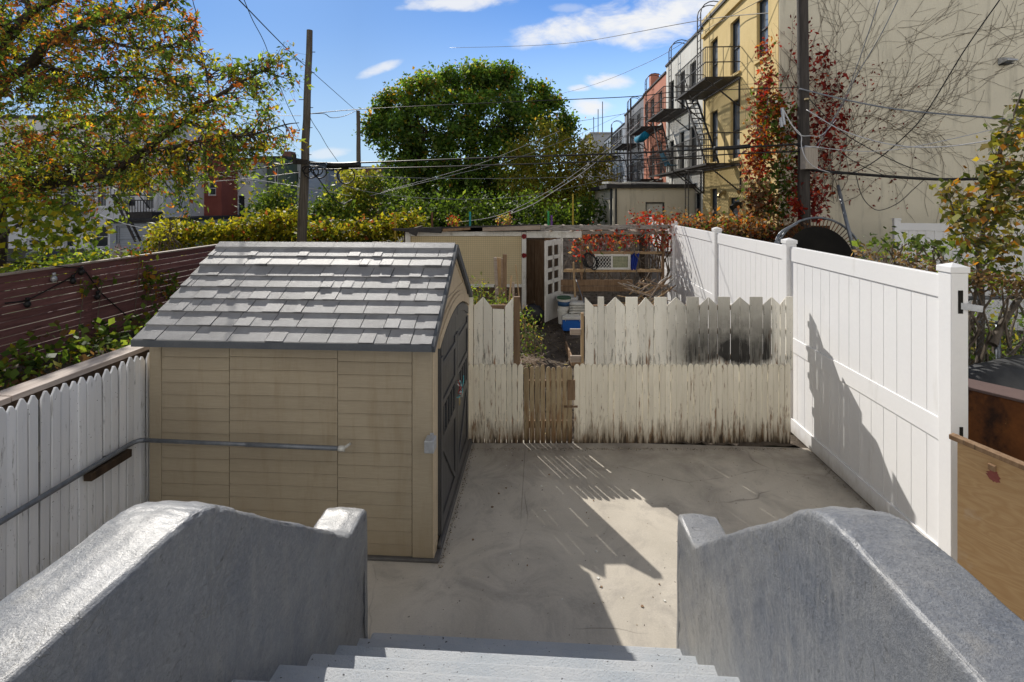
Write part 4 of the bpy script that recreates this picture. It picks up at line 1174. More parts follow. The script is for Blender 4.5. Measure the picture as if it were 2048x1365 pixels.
tag(b.build('white_basin', M['plastic_white'], None, yard=False, smooth=True), 'white plastic basin tipped behind the bucket stack', 'basin')
for k in range(5):
    b = MB()
    x0, D = cx(1154 + random.uniform(-1, 1), 11.1), 11.1
    zb = cz(629, D) + k * .062
    n = 8
    vs = []
    for j in range(n + 1):
        for i in range(n + 1):
            u, v = i / n * 2 - 1, j / n * 2 - 1
            e = (1 - u ** 6) * (1 - v ** 6)
            vs.append((x0 + u * .19 + random.uniform(-.006, .006), D + v * .15, zb + .05 * e ** .5 + random.uniform(-.006, .006)))
    m = len(vs)
    vs += [(p[0], p[1], zb - .008) for p in vs]
    fs = [(j * (n + 1) + i, j * (n + 1) + i + 1, (j + 1) * (n + 1) + i + 1, (j + 1) * (n + 1) + i) for j in range(n) for i in range(n)]
    b.add(vs, fs + [tuple(q + m for q in f)[::-1] for f in fs])
    tag(b.build('folded_sack', M['sack'], None, yard=False, smooth=True), ['bottom pale sack resting on the blue cool box pile', 'second lowest pale sack in the stack beside the buckets', 'middle pale sack in the stack beside the buckets', 'second highest pale sack in the stack beside the buckets', 'topmost pale sack in the stack beside the buckets'][k], 'sack', 'folded sacks by the coop door')
D = 10.9
cb = thing('cool_box', 'blue cool box with a white lid beside the garden path', 'cool box', (cx(1145, D), D, 0), yard=False)
x0, x1, z0, z1 = cx(1125.5, D), cx(1164, D), cz(663, D) + .0, cz(640.5, D)
b = MB(); b.box(x0, x1, D, D + .34, z0, z1); b.build('box_body', M['plastic_blue'], cb, bevel=.02, seg=3)
b = MB(); b.box(x0 - .012, x1 + .012, D - .012, D + .352, z1 + .001, z1 + .085); b.box(x0 + .05, x1 - .05, D + .05, D + .3, z1 + .085, z1 + .11); b.build('lid', M['plastic_white'], cb, bevel=.018, seg=3)
b = MB(); b.tube([(x0 + .06, D - .03, z1 - .02), (x0 + .06, D - .045, z1 + .03), (x1 - .06, D - .045, z1 + .03), (x1 - .06, D - .03, z1 - .02)], .009, 6); b.build('carry_handle', M['plastic_white'], cb, smooth=True)
b = MB()
n = 10
for j in range(1):
    vs = []
    for a in range(n + 1):
        for i in range(14):
            th = i / 14 * 2 * math.pi; ph = a / n * math.pi
            k = 1 + random.uniform(-.12, .12)
            vs.append((cx(1066, 11.3) + .26 * k * math.sin(ph) * math.cos(th), 11.35 + .2 * k * math.sin(ph) * math.sin(th), .30 + .26 * k * math.cos(ph)))
    b.add(vs, [(a * 14 + i, a * 14 + (i + 1) % 14, (a + 1) * 14 + (i + 1) % 14, (a + 1) * 14 + i) for a in range(n) for i in range(14)])
tag(b.build('rubbish_bag', M['black'], None, yard=False, smooth=True), 'crumpled black rubbish bag in the coop doorway', 'bag')
# edging of the garden path
b = MB(); b.tube(smooth_line([at(1140, 735, 8.75)[:2] + (.04,), at(1131, 690, 10.0)[:2] + (.05,), at(1124, 655, 11.3)[:2] + (.05,)], 5), .018, 6)
tag(b.build('path_edging', M['wood_dark'], None, smooth=True, yard=False), 'thin dark edging strip along the right of the garden path', 'edging')
b = MB(); b.box(cx(1143, 8.6), cx(1166, 8.6), 8.6, 8.64, .05, .22); b.box(cx(1143, 8.6), cx(1146, 8.6), 8.64, 9.6, .05, .2); tag(b.build('raised_bed', M['wood_brown'], None, yard=False), 'low brown timber side of a raised bed by the path', 'raised bed')

# bright garden stakes beyond the coop
for (px, top, D, m, lab) in ((940, 424, 15, 'p_teal', 'teal painted garden stake behind the coop roof'), (1097, 423, 15, 'p_green', 'green painted garden stake behind the coop roof'), (1103.5, 431, 15, 'p_purple', 'purple painted garden stake beside the green one'),
                             (1019, 424, 15.2, 'p_red', 'dark red garden stake behind the coop roof'), (864, 425, 15, 'p_brown', 'brown garden stake left of the teal one'), (1146, 388, 16, 'p_yellow', 'tall thin yellow stake behind the coop'), (790, 430, 15, 'p_yellow', 'short ochre stake at the left end of the coop')):
    b = MB(); w = .03 if px != 1146 else .022
    x, z = cx(px, D), cz(top, D)
    b.box(x - w, x + w, D, D + .04, 0, z)
    tag(b.build('garden_stake', M[m], None, yard=False, bevel=.004, seg=1), lab, 'stake', 'painted stakes behind the coop')
# ================================================================== buildings
def facade(b, T, u0, u1, v0, v1, ops, rev=.14):
    us = sorted(set([u0, u1] + [q for o in ops for q in o[:2]])); vs = sorted(set([v0, v1] + [q for o in ops for q in o[2:4]]))
    inside = lambda u, v: any(o[0] < u < o[1] and o[2] < v < o[3] for o in ops)
    for i in range(len(us) - 1):
        for j in range(len(vs) - 1):
            if inside((us[i] + us[i + 1]) / 2, (vs[j] + vs[j + 1]) / 2): continue
            b.add([T(us[i], vs[j], 0), T(us[i + 1], vs[j], 0), T(us[i + 1], vs[j + 1], 0), T(us[i], vs[j + 1], 0)], [(0, 1, 2, 3)], .5)
    for o in ops:
        a, c, e, g = o[:4]
        for (p, q) in (((a, e), (c, e)), ((c, e), (c, g)), ((c, g), (a, g)), ((a, g), (a, e))):
            b.add([T(p[0], p[1], 0), T(q[0], q[1], 0), T(q[0], q[1], -rev), T(p[0], p[1], -rev)], [(0, 1, 2, 3)], .5)
def tbox(b, T, u0, u1, v0, v1, d0, d1, r=.5):
    b.hexa([T(u0, v0, d0), T(u1, v0, d0), T(u1, v0, d1), T(u0, v0, d1), T(u0, v1, d0), T(u1, v1, d0), T(u1, v1, d1), T(u0, v1, d1)], r)
def window(T, o, parent, fm, pane, rev=.14, sill=None, f=.05):
    a, c, e, g = o[:4]
    b = MB()
    tbox(b, T, a + .002, a + f, e, g, -rev + .002, -rev + .05); tbox(b, T, c - f, c - .002, e, g, -rev + .002, -rev + .05)
    tbox(b, T, a + f, c - f, e + .002, e + f, -rev + .002, -rev + .05); tbox(b, T, a + f, c - f, g - f, g - .002, -rev + .002, -rev + .05)
    m = (e + g) / 2
    tbox(b, T, a + f, c - f, m - .025, m + .025, -rev + .002, -rev + .045)
    w = b.build('window', fm, parent)
    b = MB(); tbox(b, T, a + .01, c - .01, e + .01, g - .01, -rev - .04, -rev - .0); b.build('pane', pane, w)
    if sill:
        b = MB(); tbox(b, T, a - .07, c + .07, e - .09, e - .003, -.05, .07); b.build('sill', sill, w)
    return w
def TR(u, v, d): return (6.63 - d, u, v)            # right-hand row: facade faces -x of the yard
def block(b, x0, x1, y0, y1, z0, z1): b.box(x0, x1, y0, y1, z0, z1, .5)

iron = M['iron']
def house(name, label, u0, u1, top, mat, ops, frame, pane, roofmat=None, sill=None, cornice=.25, setback=0, depth=14, extra=None):
    t = thing(name, label, 'building', (6.63 + setback, (u0 + u1) / 2, 0))
    T = (lambda u, v, d: (6.63 + setback - d, u, v))
    b = MB(); facade(b, T, u0, u1, 0, top, ops)
    # back volume
    x = 6.63 + setback
    b.add([(x, u0, 0), (x + depth, u0, 0), (x + depth, u0, top), (x, u0, top)], [(0, 1, 2, 3)], .5)
    b.add([(x, u1, 0), (x + depth, u1, 0), (x + depth, u1, top), (x, u1, top)], [(0, 1, 2, 3)], .5)
    b.add([(x + depth, u0, 0), (x + depth, u1, 0), (x + depth, u1, top), (x + depth, u0, top)], [(0, 1, 2, 3)], .5)
    b.build('wall', mat, t, fix=False)
    b = MB(); b.box(x - .06, x + depth + .02, u0 - .0, u1 - .0, top + .002, top + .10, .5); r = b.build('roof', roofmat or M['tar'], t)
    for o in ops: window(T, o, t, frame, pane, sill=sill)
    return t, T

# yellow corner house, its blank side wall faces us
yo = [(14.1, 14.85, 7.25, 9.05), (16.1, 16.9, 7.3, 9.15), (18.1, 18.9, 7.3, 9.15), (14.1, 14.85, 4.35, 6.4), (16.1, 16.9, 4.42, 6.4), (18.1, 18.9, 4.45, 6.4), (18.15, 18.9, 1.5, 3.45)]
M['frame_dark'] = flat('dark_window_frame', (.03, .035, .04)); M['frame_white'] = flat('white_window_frame', (.6, .6, .6))
t, T = house('corner_house', 'three storey yellow stucco house with iron fire escape, nearest in the row', 13.5, 19.75, 10.1, M['st_yellow'], yo + [(16.15, 17.05, .2, 3.1)], M['frame_dark'], M['glass_sky'], sill=M['st_yellow'])
b = MB(); b.box(6.64, 24, 13.465, 13.498, 0, 10.45, .5); b.build('side_wall', M['st_grey'], t)
b = MB(); tbox(b, T, 13.47, 19.7, 9.55, 9.72, .001, .09); b.build('cornice', M['st_yellow'], t)
b = MB(); tbox(b, T, 13.47, 19.74, 10.2, 10.32, -.3, .06); b.build('coping', M['st_yellow'], t)
b = MB(); tbox(b, T, 15.9, 16.08, 2.75, 2.95, .0, .2); b.tube([TR(15.98, 2.85, .18), TR(15.9, 2.75, .34)], .09, 10); b.build('wall_lamp', M['black'], t)
b = MB(); tbox(b, T, 17.3, 17.5, 3.2, 3.35, .0, .12); b.tube([TR(17.4, 3.3, .1), TR(17.3, 3.12, .25)], .07, 8); b.build('wall_lamp', M['brass'], t)
# security grille on the mid window
b = MB()
for k in range(7): b.tube([TR(14.15 + k * .11, 4.4, .05), TR(14.15 + k * .11, 5.3, .05)], .008, 4)
for k in range(8): b.tube([TR(14.12, 4.42 + k * .12, .05), TR(14.85, 4.42 + k * .12, .05)], .008, 4)
b.build('window_grille', M['galv'], t)

wo = [(20.6, 21.5, 7.2, 9.0), (22.2, 23.1, 7.2, 9.0), (24.0, 24.9, 7.2, 9.0), (20.6, 21.5, 4.3, 6.2), (22.3, 23.1, 4.3, 6.2), (24.0, 24.9, 4.3, 6.0), (20.0, 20.8, .3, 3.3)]
house('row_house', 'white stucco row house with arched dark windows beside the yellow one', 19.76, 25.5, 10.0, M['st_white'], wo, M['frame_dark'], M['glass'], sill=M['st_white'])
po_ = [(26.3, 27.2, 7.2, 9.0), (28.2, 29.1, 7.2, 9.0), (26.3, 27.2, 4.2, 6.1), (28.2, 29.1, 4.2, 6.1), (29.8, 30.5, 7.2, 9)]
t, _ = house('row_house', 'salmon pink row house behind the white one with a blue tarp on its fire escape', 25.51, 31.0, 9.7, M['st_pink'], po_, M['frame_white'], M['glass'], sill=M['st_white'])
b = MB(); b.box(6.9, 7.4, 30.2, 30.7, 9.8, 10.9); b.build('chimney', M['st_pink'], t)
so_ = [(32.2, 33.1, 7.0, 8.8), (34.2, 35.1, 7.0, 8.8), (36.2, 37.1, 7.0, 8.8), (32.2, 33.1, 4.0, 5.8), (34.2, 35.1, 4.0, 5.8), (36.2, 37.1, 4.0, 5.8)]
house('row_house', 'slate grey row house further along the row past the pink one', 31.01, 38.0, 9.6, M['st_slate'], so_, M['frame_white'], M['glass'])
so2 = [(u + k, u + k + .9, v, v + 1.8) for u in (39.5, 43, 46.5) for k in (0, 1.7) for v in (4, 7)]
house('row_house', 'farthest dark grey row house, hung with many fire escapes', 38.01, 50, 9.0, M['lap_grey'], so2, M['frame_white'], M['glass'])
t = thing('apartment_block', 'pale rendered block at the far end of the row behind the yellowish tree', 'building', at(1200, 440, 62)[:2] + (0,), yard=False)
b = MB(); x0, x1 = at(1184, 0, 62)[0], at(1262, 0, 62)[0]; b.box(x0, x1, 62, 75, 0, at(0, 268, 62)[2]); b.build('wall', M['st_block'], t)
b = MB(); b.box(x0 - .3, x1, 61.8, 75, at(0, 268, 62)[2] + .01, at(0, 265, 62)[2]); b.build('parapet', M['st_block'], t)
for k in range(3):
    b = MB(); xx = at(1190 + k * 9, 0, 62)[0]; b.tube([(xx, 63, at(0, 266, 62)[2]), (xx, 63, at(0, 266, 62)[2] + 2.2 + k)], .05, 5); b.build('aerial', iron, t)
# low beige extension
ex_ = thing('rear_extension', 'flat roofed single storey beige extension with a black framed window', 'extension', yat(1300, 440, 20.6)[:2] + (0,))
ey0 = 20.7
ex0, ex1 = yat(1228, 440, 20.6)[0], 6.60
TE = lambda u, v, d: (u, ey0 - d, v)
zt = 3.52
wx0, wx1 = yat(1293, 0, 20.6)[0], yat(1331, 0, 20.6)[0]
b = MB(); eo = [(wx0, wx1, 1.75, 3.1 - .18)]; facade(b, TE, ex0, ex1, 0, zt, eo)
b.add([(ex0, ey0, 0), (ex0, ey0 + 7, 0), (ex0, ey0 + 7, zt), (ex0, ey0, zt)], [(0, 1, 2, 3)], .5)
b.build('wall', M['st_beige'], ex_, fix=False)
w = window(TE, eo[0], ex_, M['frame_dark'], M['blind'], f=.06)
b = MB(); b.box(ex0 - .3, ex1 - .02, ey0 - .18, ey0 + 7, zt + .002, zt + .17); b.build('roof', M['tar'], ex_)
b = MB(); b.tube([(ex0 - .04, ey0 + .3, 0), (ex0 - .04, ey0 + .3, zt - .02)], .05, 8); b.tube([(ex0 + .12, ey0 - .05, 0), (ex0 + .12, ey0 - .05, zt - .02)], .04, 8); b.build('drain_pipe', M['frame_dark'], ex_)
b = MB(); b.obox((ex0 + .2, ey0 + .4, zt + .22), (1.0, .9, .09), (.02, .06, .2)); b.obox((ex0 + 1.5, ey0 + .6, zt + .24), (1.9, .6, .07), (.0, .02, .05)); b.build('roof_debris', M['plastic_white'], ex_)
b = MB(); b.lathe([(.12, 0), (.16, .05), (.16, .08), (.0, .08)], (ex0 - .12, ey0 + .9, zt - .5), 12); b.build('wall_fitting', M['galv_light'], ex_)

# ------------------------------------------------------------------ fire escapes
def fire_escape(label, u0, u1, v, out=1.15, lad=None, rail=1.0, tarp=False, drop=None, stair=None, up=None):
    t = thing('fire_escape', label, 'fire escape', (6.63, (u0 + u1) / 2, v), group='fire escapes along the row')
    b = MB()
    n = max(6, int((u1 - u0) / .14))
    for k in range(n + 1):
        u = u0 + (u1 - u0) * k / n
        b.bar(TR(u, v, .02), TR(u, v, out), .06, .02)
    for d in (.03, out / 2, out): b.bar(TR(u0, v - .025, d), TR(u1, v - .025, d), .04, .07)
    b.build('platform', iron, t)
    b = MB()
    for z in (.5, rail): b.bar(TR(u0, v + z, out), TR(u1, v + z, out), .03, .03); b.bar(TR(u0, v + z, .02), TR(u0, v + z, out), .03, .03); b.bar(TR(u1, v + z, .02), TR(u1, v + z, out), .03, .03)
    m = int((u1 - u0) / .16)
    for k in range(m + 1):
        u = u0 + (u1 - u0) * k / m
        b.bar(TR(u, v, out), TR(u, v + rail, out), .016, .016)
    for u in (u0, u1):
        for d in (.25, .5, .75, .95): b.bar(TR(u, v, d * out), TR(u, v + rail, d * out), .016, .016)
    b.build('railing', iron, t)
    for u in (u0 + .1, u1 - .1):
        b = MB(); b.bar(TR(u, v - .05, out * .95), TR(u, v - .95, .02), .04, .04); b.bar(TR(u, v - .95, .02), TR(u, v, .02), .04, .04); b.build('bracket', iron, t)
    if stair:
        (ua, va, ub, vb, d) = stair
        b = MB()
        for dd_ in (d - .22, d + .22): b.bar(TR(ua, va, dd_), TR(ub, vb, dd_), .03, .11)
        k = 12
        for i in range(1, k):
            q = i / k
            b.bar(TR(ua + (ub - ua) * q, va + (vb - va) * q, d - .22), TR(ua + (ub - ua) * q, va + (vb - va) * q, d + .22), .14, .02)
        b.bar(TR(ua, va + .8, d + .24), TR(ub, vb + .8, d + .24), .025, .025)
        b.build('stair', iron, t)
    if drop:
        (u, va, vb, d) = drop
        b = MB()
        for q in (-.2, .2): b.bar(TR(u + q, va, d), TR(u + q, vb, d), .03, .03)
        k = int(abs(va - vb) / .3)
        for i in range(k): b.bar(TR(u - .2, vb + i * .3 + .1, d), TR(u + .2, vb + i * .3 + .1, d), .02, .02)
        b.build('drop_ladder', iron, t)
    if up:
        (u, va, vb, d) = up
        b = MB()
        for q in (-.2, .2):
            b.tube([TR(u + q, va, d), TR(u + q, vb, d)] + [TR(u + q, vb + .45 * math.sin(a), d - .5 + .5 * math.cos(a)) for a in (.4, .8, 1.2, 1.57, 2.0, 2.5, 3.0)], .022, 6)
        for i in range(int((vb - va) / .3)): b.bar(TR(u - .2, va + i * .3 + .15, d), TR(u + .2, va + i * .3 + .15, d), .02, .02)
        b.build('roof_ladder', iron, t)
    return t
fire_escape('upper fire escape balcony on the yellow house with a stair to the one below', 16.0, 19.6, 7.08, stair=(19.3, 7.05, 16.9, 4.3, .62), up=(19.3, 7.1, 10.4, .3))
fire_escape('lower fire escape balcony on the yellow house with a drop ladder', 15.9, 19.7, 4.22, drop=(18.2, 4.1, 1.2, 1.1))
fire_escape('upper fire escape balcony on the white row house', 21.4, 25.0, 7.05, stair=(24.8, 7.0, 22.6, 4.3, .62), up=(23.6, 7.1, 10.3, .3))
fire_escape('lower fire escape balcony on the white row house holding a blue chair', 19.85, 24.4, 4.2)
fe = fire_escape('fire escape balcony on the pink row house with a rolled blue tarp', 26.2, 29.8, 7.0, stair=(29.4, 7.0, 27.2, 4.2, .62), up=(29.0, 7.1, 10.1, .3))
b = MB(); b.tube([TR(26.3, 6.55, .9), TR(27.4, 6.5, .9), TR(28.6, 6.6, .85)], .22, 10); tag(b.build('rolled_tarp', M['teal_cloth'], None, smooth=True), 'rolled blue tarp under the fire escape of the pink house', 'tarp')
fire_escape('lower fire escape balcony on the pink row house', 26.2, 30.4, 4.15)
fire_escape('upper fire escape balcony on the slate grey row house', 32.4, 36.8, 6.8, stair=(36.4, 6.8, 33.4, 4.0, .62), up=(35.0, 6.9, 10.0, .3))
fire_escape('lower fire escape balcony on the slate grey row house', 32.0, 37.2, 3.9)
fire_escape('upper fire escape balcony on the farthest dark grey house', 40.0, 45.5, 6.7, stair=(45.2, 6.7, 42, 4.0, .62), up=(43, 6.8, 9.6, .3))
fire_escape('lower fire escape balcony on the farthest dark grey house', 40.0, 46.5, 3.9)
for i, (u, h0, h1) in enumerate(((30.6, 3.5, 9.4), (31.6, 3.4, 9.0), (38.6, 3, 8.8))):
    b = MB(); b.tube([TR(u, h0, .9), TR(u, h1, .9)], .05, 6); tag(b.build('stand_pipe', iron, None), ['thin black pipe standing in front of the pink house', 'thin black pipe standing where the pink and slate houses meet', 'thin black pipe before the farthest grey house'][i], 'pipe')
# blue folding chair on the balcony
ch = thing('folding_chair', 'teal folding camp chair on the white house balcony', 'chair', TR(22.4, 4.23, .7))
b = MB()
y0, x0 = 22.4, 6.63 - .7
b.hexa([(x0 - .1, y0 - .3, 4.62), (x0 - .1, y0 + .3, 4.62), (x0 + .03, y0 + .3, 4.62), (x0 + .03, y0 - .3, 4.62), (x0 - .32, y0 - .32, 5.18), (x0 - .32, y0 + .32, 5.18), (x0 - .28, y0 + .32, 5.18), (x0 - .28, y0 - .32, 5.18)])
b.build('backrest', M['teal_cloth'], ch, bevel=.01)
b = MB(); b.box(x0 - .1, x0 + .38, y0 - .28, y0 + .28, 4.6, 4.63); b.build('seat', M['teal_cloth'], ch)
for (sx, sy) in ((-.1, -.3), (-.1, .3), (.38, -.3), (.38, .3)):
    b = MB(); b.tube([(x0 + sx, y0 + sy, 4.85), (x0 + sx, y0 + sy * .85, 4.24)], .016, 6); b.build('leg', M['black'], ch)

ROW_END = True
for o in list(col.objects):
    if o.parent is None and o.name.split('.')[0] in ('corner_house', 'row_house', 'fire_escape', 'stand_pipe', 'folding_chair', 'rolled_tarp', 'rear_extension'):
        o.location = Vector(o.location) + Vector(to_world((0, .38, 0)))
# ------------------------------------------------------------------ vent and meter on the blank wall
vt = thing('wall_vent', 'small grey hooded vent high on the drab stucco wall', 'vent', at(2013, 122, 13.0), yard=False)
p = at(2013, 122, 13.0)
b = MB(); b.prism([(p[1] + .1, p[2] - .08), (p[1] + .1, p[2] + .09), (p[1] + .0, p[2] + .09), (p[1] - .17, p[2] - .0), (p[1] - .17, p[2] - .03)], 'x', p[0] - .14, p[0] + .14); b.build('hood', M['galv_light'], vt, bevel=.01)
b = MB(); b.box(p[0] - .11, p[0] + .11, p[1] - .1, p[1] + .1, p[2] - .1, p[2] - .081); b.build('grille', M['black'], vt)

# ------------------------------------------------------------------ houses across the gardens on the left
def front_house(name, label, px0, px1, D, py_top, mat, wins, frame, pane=None, roof=True, dep=8, cols_=None):
    x0, x1, zt = at(px0, 0, D)[0], at(px1, 0, D)[0], at(0, py_top, D)[2]
    t = thing(name, label, 'house', ((x0 + x1) / 2, D, 0), yard=False)
    T = lambda u, v, d: (u, D - d, v)
    ops = []
    for (a, c, e, g) in wins:
        ops.append((at(a, 0, D)[0], at(c, 0, D)[0], max(at(0, g, D)[2], .05), at(0, e, D)[2]))
    b = MB(); facade(b, T, x0, x1, 0, zt, ops)
    for x in (x0, x1): b.add([(x, D, 0), (x, D + dep, 0), (x, D + dep, zt), (x, D, zt)], [(0, 1, 2, 3)], .5)
    b.build('wall', mat, t, fix=False)
    if roof:
        b = MB(); b.box(x0 - .12, x1 + .12, D - .15, D + dep, zt + .002, zt + .2); b.build('roof', M['tar'], t)
    for o in ops: window(T, o, t, frame, pane or M['glass'], f=.09, sill=mat)
    return t, T
W, Dk = M['frame_white'], M['frame_dark']
t, T = front_house('garden_house', 'white rear house with barred doors seen under the big tree', -70, 326, 30, 238, M['st_cool'], [(52, 83, 478, 560), (128, 147, 462, 560), (187, 216, 452, 560), (190, 212, 350, 415), (245, 270, 372, 415), (288, 308, 366, 420), (115, 155, 360, 420), (40, 70, 350, 420), (190, 212, 270, 320), (245, 270, 270, 320), (288, 308, 270, 320)], W)
b = MB(); tbox(b, T, *[at(q, 0, 30)[0] for q in (245, 258)], at(0, 415, 30)[2], at(0, 401, 30)[2], .0, .5); b.build('air_conditioner', M['galv_light'], t)
for nm, px in (('white', 30), ):
    pass
b = MB()
for k in range(12): b.bar(T(at(102 + k * 7, 0, 30)[0], at(0, 420, 30)[2], .9), T(at(102 + k * 7, 0, 30)[0], at(0, 392, 30)[2], .9), .04, .04)
tbox(b, T, *[at(q, 0, 30)[0] for q in (100, 185)], at(0, 424, 30)[2], at(0, 420, 30)[2], .0, .95); tbox(b, T, *[at(q, 0, 30)[0] for q in (100, 185)], at(0, 393, 30)[2], at(0, 391, 30)[2], .85, .95)
b.build('balcony', iron, t)
b = MB(); tbox(b, T, *[at(q, 0, 30)[0] for q in (280, 326)], at(0, 436, 30)[2], at(0, 424, 30)[2], .0, .9); tbox(b, T, *[at(q, 0, 30)[0] for q in (280, 326)], at(0, 402, 30)[2], at(0, 400, 30)[2], .85, .9)
for k in range(9): b.bar(T(at(281 + k * 5.5, 0, 30)[0], at(0, 424, 30)[2], .88), T(at(281 + k * 5.5, 0, 30)[0], at(0, 401, 30)[2], .88), .03, .03)
b.build('deck', iron, t)
b = MB(); b.tube([T(at(318, 0, 30)[0], 1, .15), T(at(318, 0, 30)[0], 7.5, .15)], .06, 8); b.build('drain_pipe', W, t)
b = MB(); b.tube([T(at(185, 0, 30)[0], 0, .15), T(at(185, 0, 30)[0], 6.5, .15)], .07, 8); b.build('drain_pipe', W, t)
t, T = front_house('lean_to', 'grey boarded lean to with dark flat roof beside the white house', 220, 318, 27.5, 446, M['lap_grey'], [(232, 272, 452, 505)], M['lap_grey'], M['lap_grey'])
front_house('garden_house', 'dark red rear house with a fire escape, right of the white house', 327, 443, 34, 318, M['st_red'], [(352, 366, 352, 392), (415, 432, 362, 392), (355, 372, 268, 300), (420, 430, 436, 470)], W)
def front_escape(t, T, D, px0, px1, py, rail=18):
    x0, x1, z = at(px0, 0, D)[0], at(px1, 0, D)[0], at(0, py, D)[2]
    b = MB(); tbox(b, T, x0, x1, z - .06, z, .02, 1.0)
    h = rail / F * D
    for zz in (h * .5, h): tbox(b, T, x0, x1, z + zz, z + zz + .04, .96, 1.0)
    n = int((x1 - x0) / .18)
    for k in range(n + 1): u = x0 + (x1 - x0) * k / n; tbox(b, T, u - .012, u + .012, z, z + h, .965, .99)
    b.bar(T(x0 + .1, z, .9), T(x0 + .1, z - .8, .02), .04, .04); b.bar(T(x1 - .1, z, .9), T(x1 - .1, z - .8, .02), .04, .04)
    b.build('balcony', iron, t)
    b = MB(); b.bar(T(x0 + .1, z, .6), T(x1 - .2, z - 2.6, .6), .05, .12); b.bar(T(x0 + .1, z, .95), T(x1 - .2, z - 2.6, .95), .05, .12)
    for k in range(9): q = k / 9; b.bar(T(x0 + .1 + (x1 - x0 - .3) * q, z - 2.6 * q, .6), T(x0 + .1 + (x1 - x0 - .3) * q, z - 2.6 * q, .95), .14, .02)
    b.build('stair', iron, t)
front_escape(t, T, 34, 398, 442, 392); front_escape(t, T, 34, 392, 440, 318)
front_house('garden_house', 'narrow white clapboard rear house with one tall dark window', 444, 506, 36, 322, M['lap_white'], [(477, 489, 392, 436), (456, 466, 345, 375)], Dk)
front_house('garden_house', 'dark green rear house with white framed windows', 507, 572, 38, 318, M['st_green'], [(513, 521, 397, 418), (548, 556, 335, 368), (517, 525, 352, 370)], W)
b_t, T = front_house('garden_house', 'white clapboard sliver of house just left of the tall utility pole', 573, 614, 40, 327, M['lap_white'], [(590, 597, 342, 366)], Dk)
front_house('garden_house', 'grey clapboard house just right of the tall utility pole', 616, 657, 44, 340, M['lap_grey'], [(624, 630, 392, 420), (638, 645, 360, 380)], W)
bw = []
t, T = front_house('brick_house', 'red brick house with round headed pale windows behind the second pole', 658, 765, 52, 337, M['brick'], [(667, 673, 352, 366), (680, 686, 351, 365), (696, 702, 351, 365), (743, 749, 350, 358)], W, M['glass_sky'])
for (px, w_, h_) in ((640, 12, 8), (670, 10, 7), (760, 16, 9)):
    b = MB(); p0 = at(px, 337, 54); b.box(p0[0], p0[0] + w_ / F * 54, 54, 55, p0[2] - 1, p0[2] + h_ / F * 54); b.build('roof_vent', M['galv'], t)
front_house('garden_house', 'pale grey house half hidden behind the shrubs and second pole', 766, 840, 50, 345, M['st_block'], [(775, 782, 360, 378), (800, 807, 360, 378)], W)
# chimney left of the pole
b = MB(); p0 = at(572, 330, 42); b.box(p0[0] - .3, p0[0] + .4, 42, 43, 5, at(0, 303, 42)[2]); tag(b.build('brick_chimney', M['brick'], None, yard=False), 'dark chimney rising behind the green house near the tall pole', 'chimney')

# closed parasol, table and dark garden things left of it
pa = thing('patio_parasol', 'closed faded pink parasol beyond the maroon fence', 'parasol', at(237, 520, 19)[:2] + (0,), yard=False)
p0 = at(237, 487, 19)
b = MB(); b.tube([(p0[0], 19, 0), (p0[0], 19, p0[2] + .05)], .022, 8); b.build('pole', M['galv'], pa)
b = MB()
n = 16; vs = []
for (rr_, dz) in ((.02, 0), (.07, -.12), (.13, -.35), (.19, -.65), (.24, -.9)):
    for k in range(n):
        a = 2 * math.pi * k / n
        q = rr_ * (1 + .25 * (k % 2))
        vs.append((p0[0] + q * math.cos(a), 19 + q * math.sin(a), p0[2] + dz))
b.add(vs, [(i * n + k, i * n + (k + 1) % n, (i + 1) * n + (k + 1) % n, (i + 1) * n + k) for i in range(4) for k in range(n)]); b.build('canopy', M['pink_cloth'], pa, smooth=False)
gt = thing('clothes_rack', 'pale blue metal folding rack beside the pink parasol', 'rack', at(205, 510, 19.5)[:2] + (0,), yard=False)
b = MB()
for (a, c_) in (((192, 500), (218, 491)), ((195, 508), (222, 497)), ((197, 498), (224, 512)), ((214, 492), (226, 512)), ((196, 499), (198, 520)), ((222, 498), (222, 520))): b.tube([at(a[0], a[1], 19.5), at(c_[0], c_[1], 19.5)], .02, 6)
b.build('frame', M['galv_light'], gt)
gr = thing('kettle_barbecue', 'black covered barbecue in front of the white house door', 'barbecue', at(85, 530, 21)[:2] + (0,), yard=False)
p0 = at(85, 515, 21)
b = MB(); b.lathe([(.5, 0), (.56, .12), (.5, .3), (.3, .42), (.0, .45)], (p0[0], 21, p0[2] - .1), 18); b.build('lid', M['tarp'], gr, smooth=True)
b = MB(); b.lathe([(.12, 0), (.5, .4)], (p0[0], 21, p0[2] - .5), 18); b.build('bowl', M['black'], gr, smooth=True)
for k in range(3):
    a = k * 2.1; b = MB(); b.tube([(p0[0] + .2 * math.cos(a), 21 + .2 * math.sin(a), p0[2] - .4), (p0[0] + .45 * math.cos(a), 21 + .45 * math.sin(a), 0)], .02, 6); b.build('leg', M['black'], gr)
# ------------------------------------------------------------------ the houses the stoop belongs to (behind the viewpoint, sunlit)
hb = thing('rear_house', 'pale stuccoed row of rear house walls that the grey stair climbs to', 'house', (0, -1, 0))
TB = lambda u, v, d: (u, -.95 + d, v)
bo = [(-.55, .40, 1.6, 3.75), (-2.9, -1.7, 2.1, 3.9), (1.5, 2.7, 2.1, 3.9), (-2.9, -1.7, 5.2, 7.0), (-.6, .5, 5.2, 7.0), (1.5, 2.7, 5.2, 7.0)]
b = MB(); facade(b, TB, -24, 26, 0, 11, bo); b.build('wall', M['st_slate_warm'], hb, fix=False)
for o in bo: window(TB, o, hb, M['frame_white'], M['glass'])
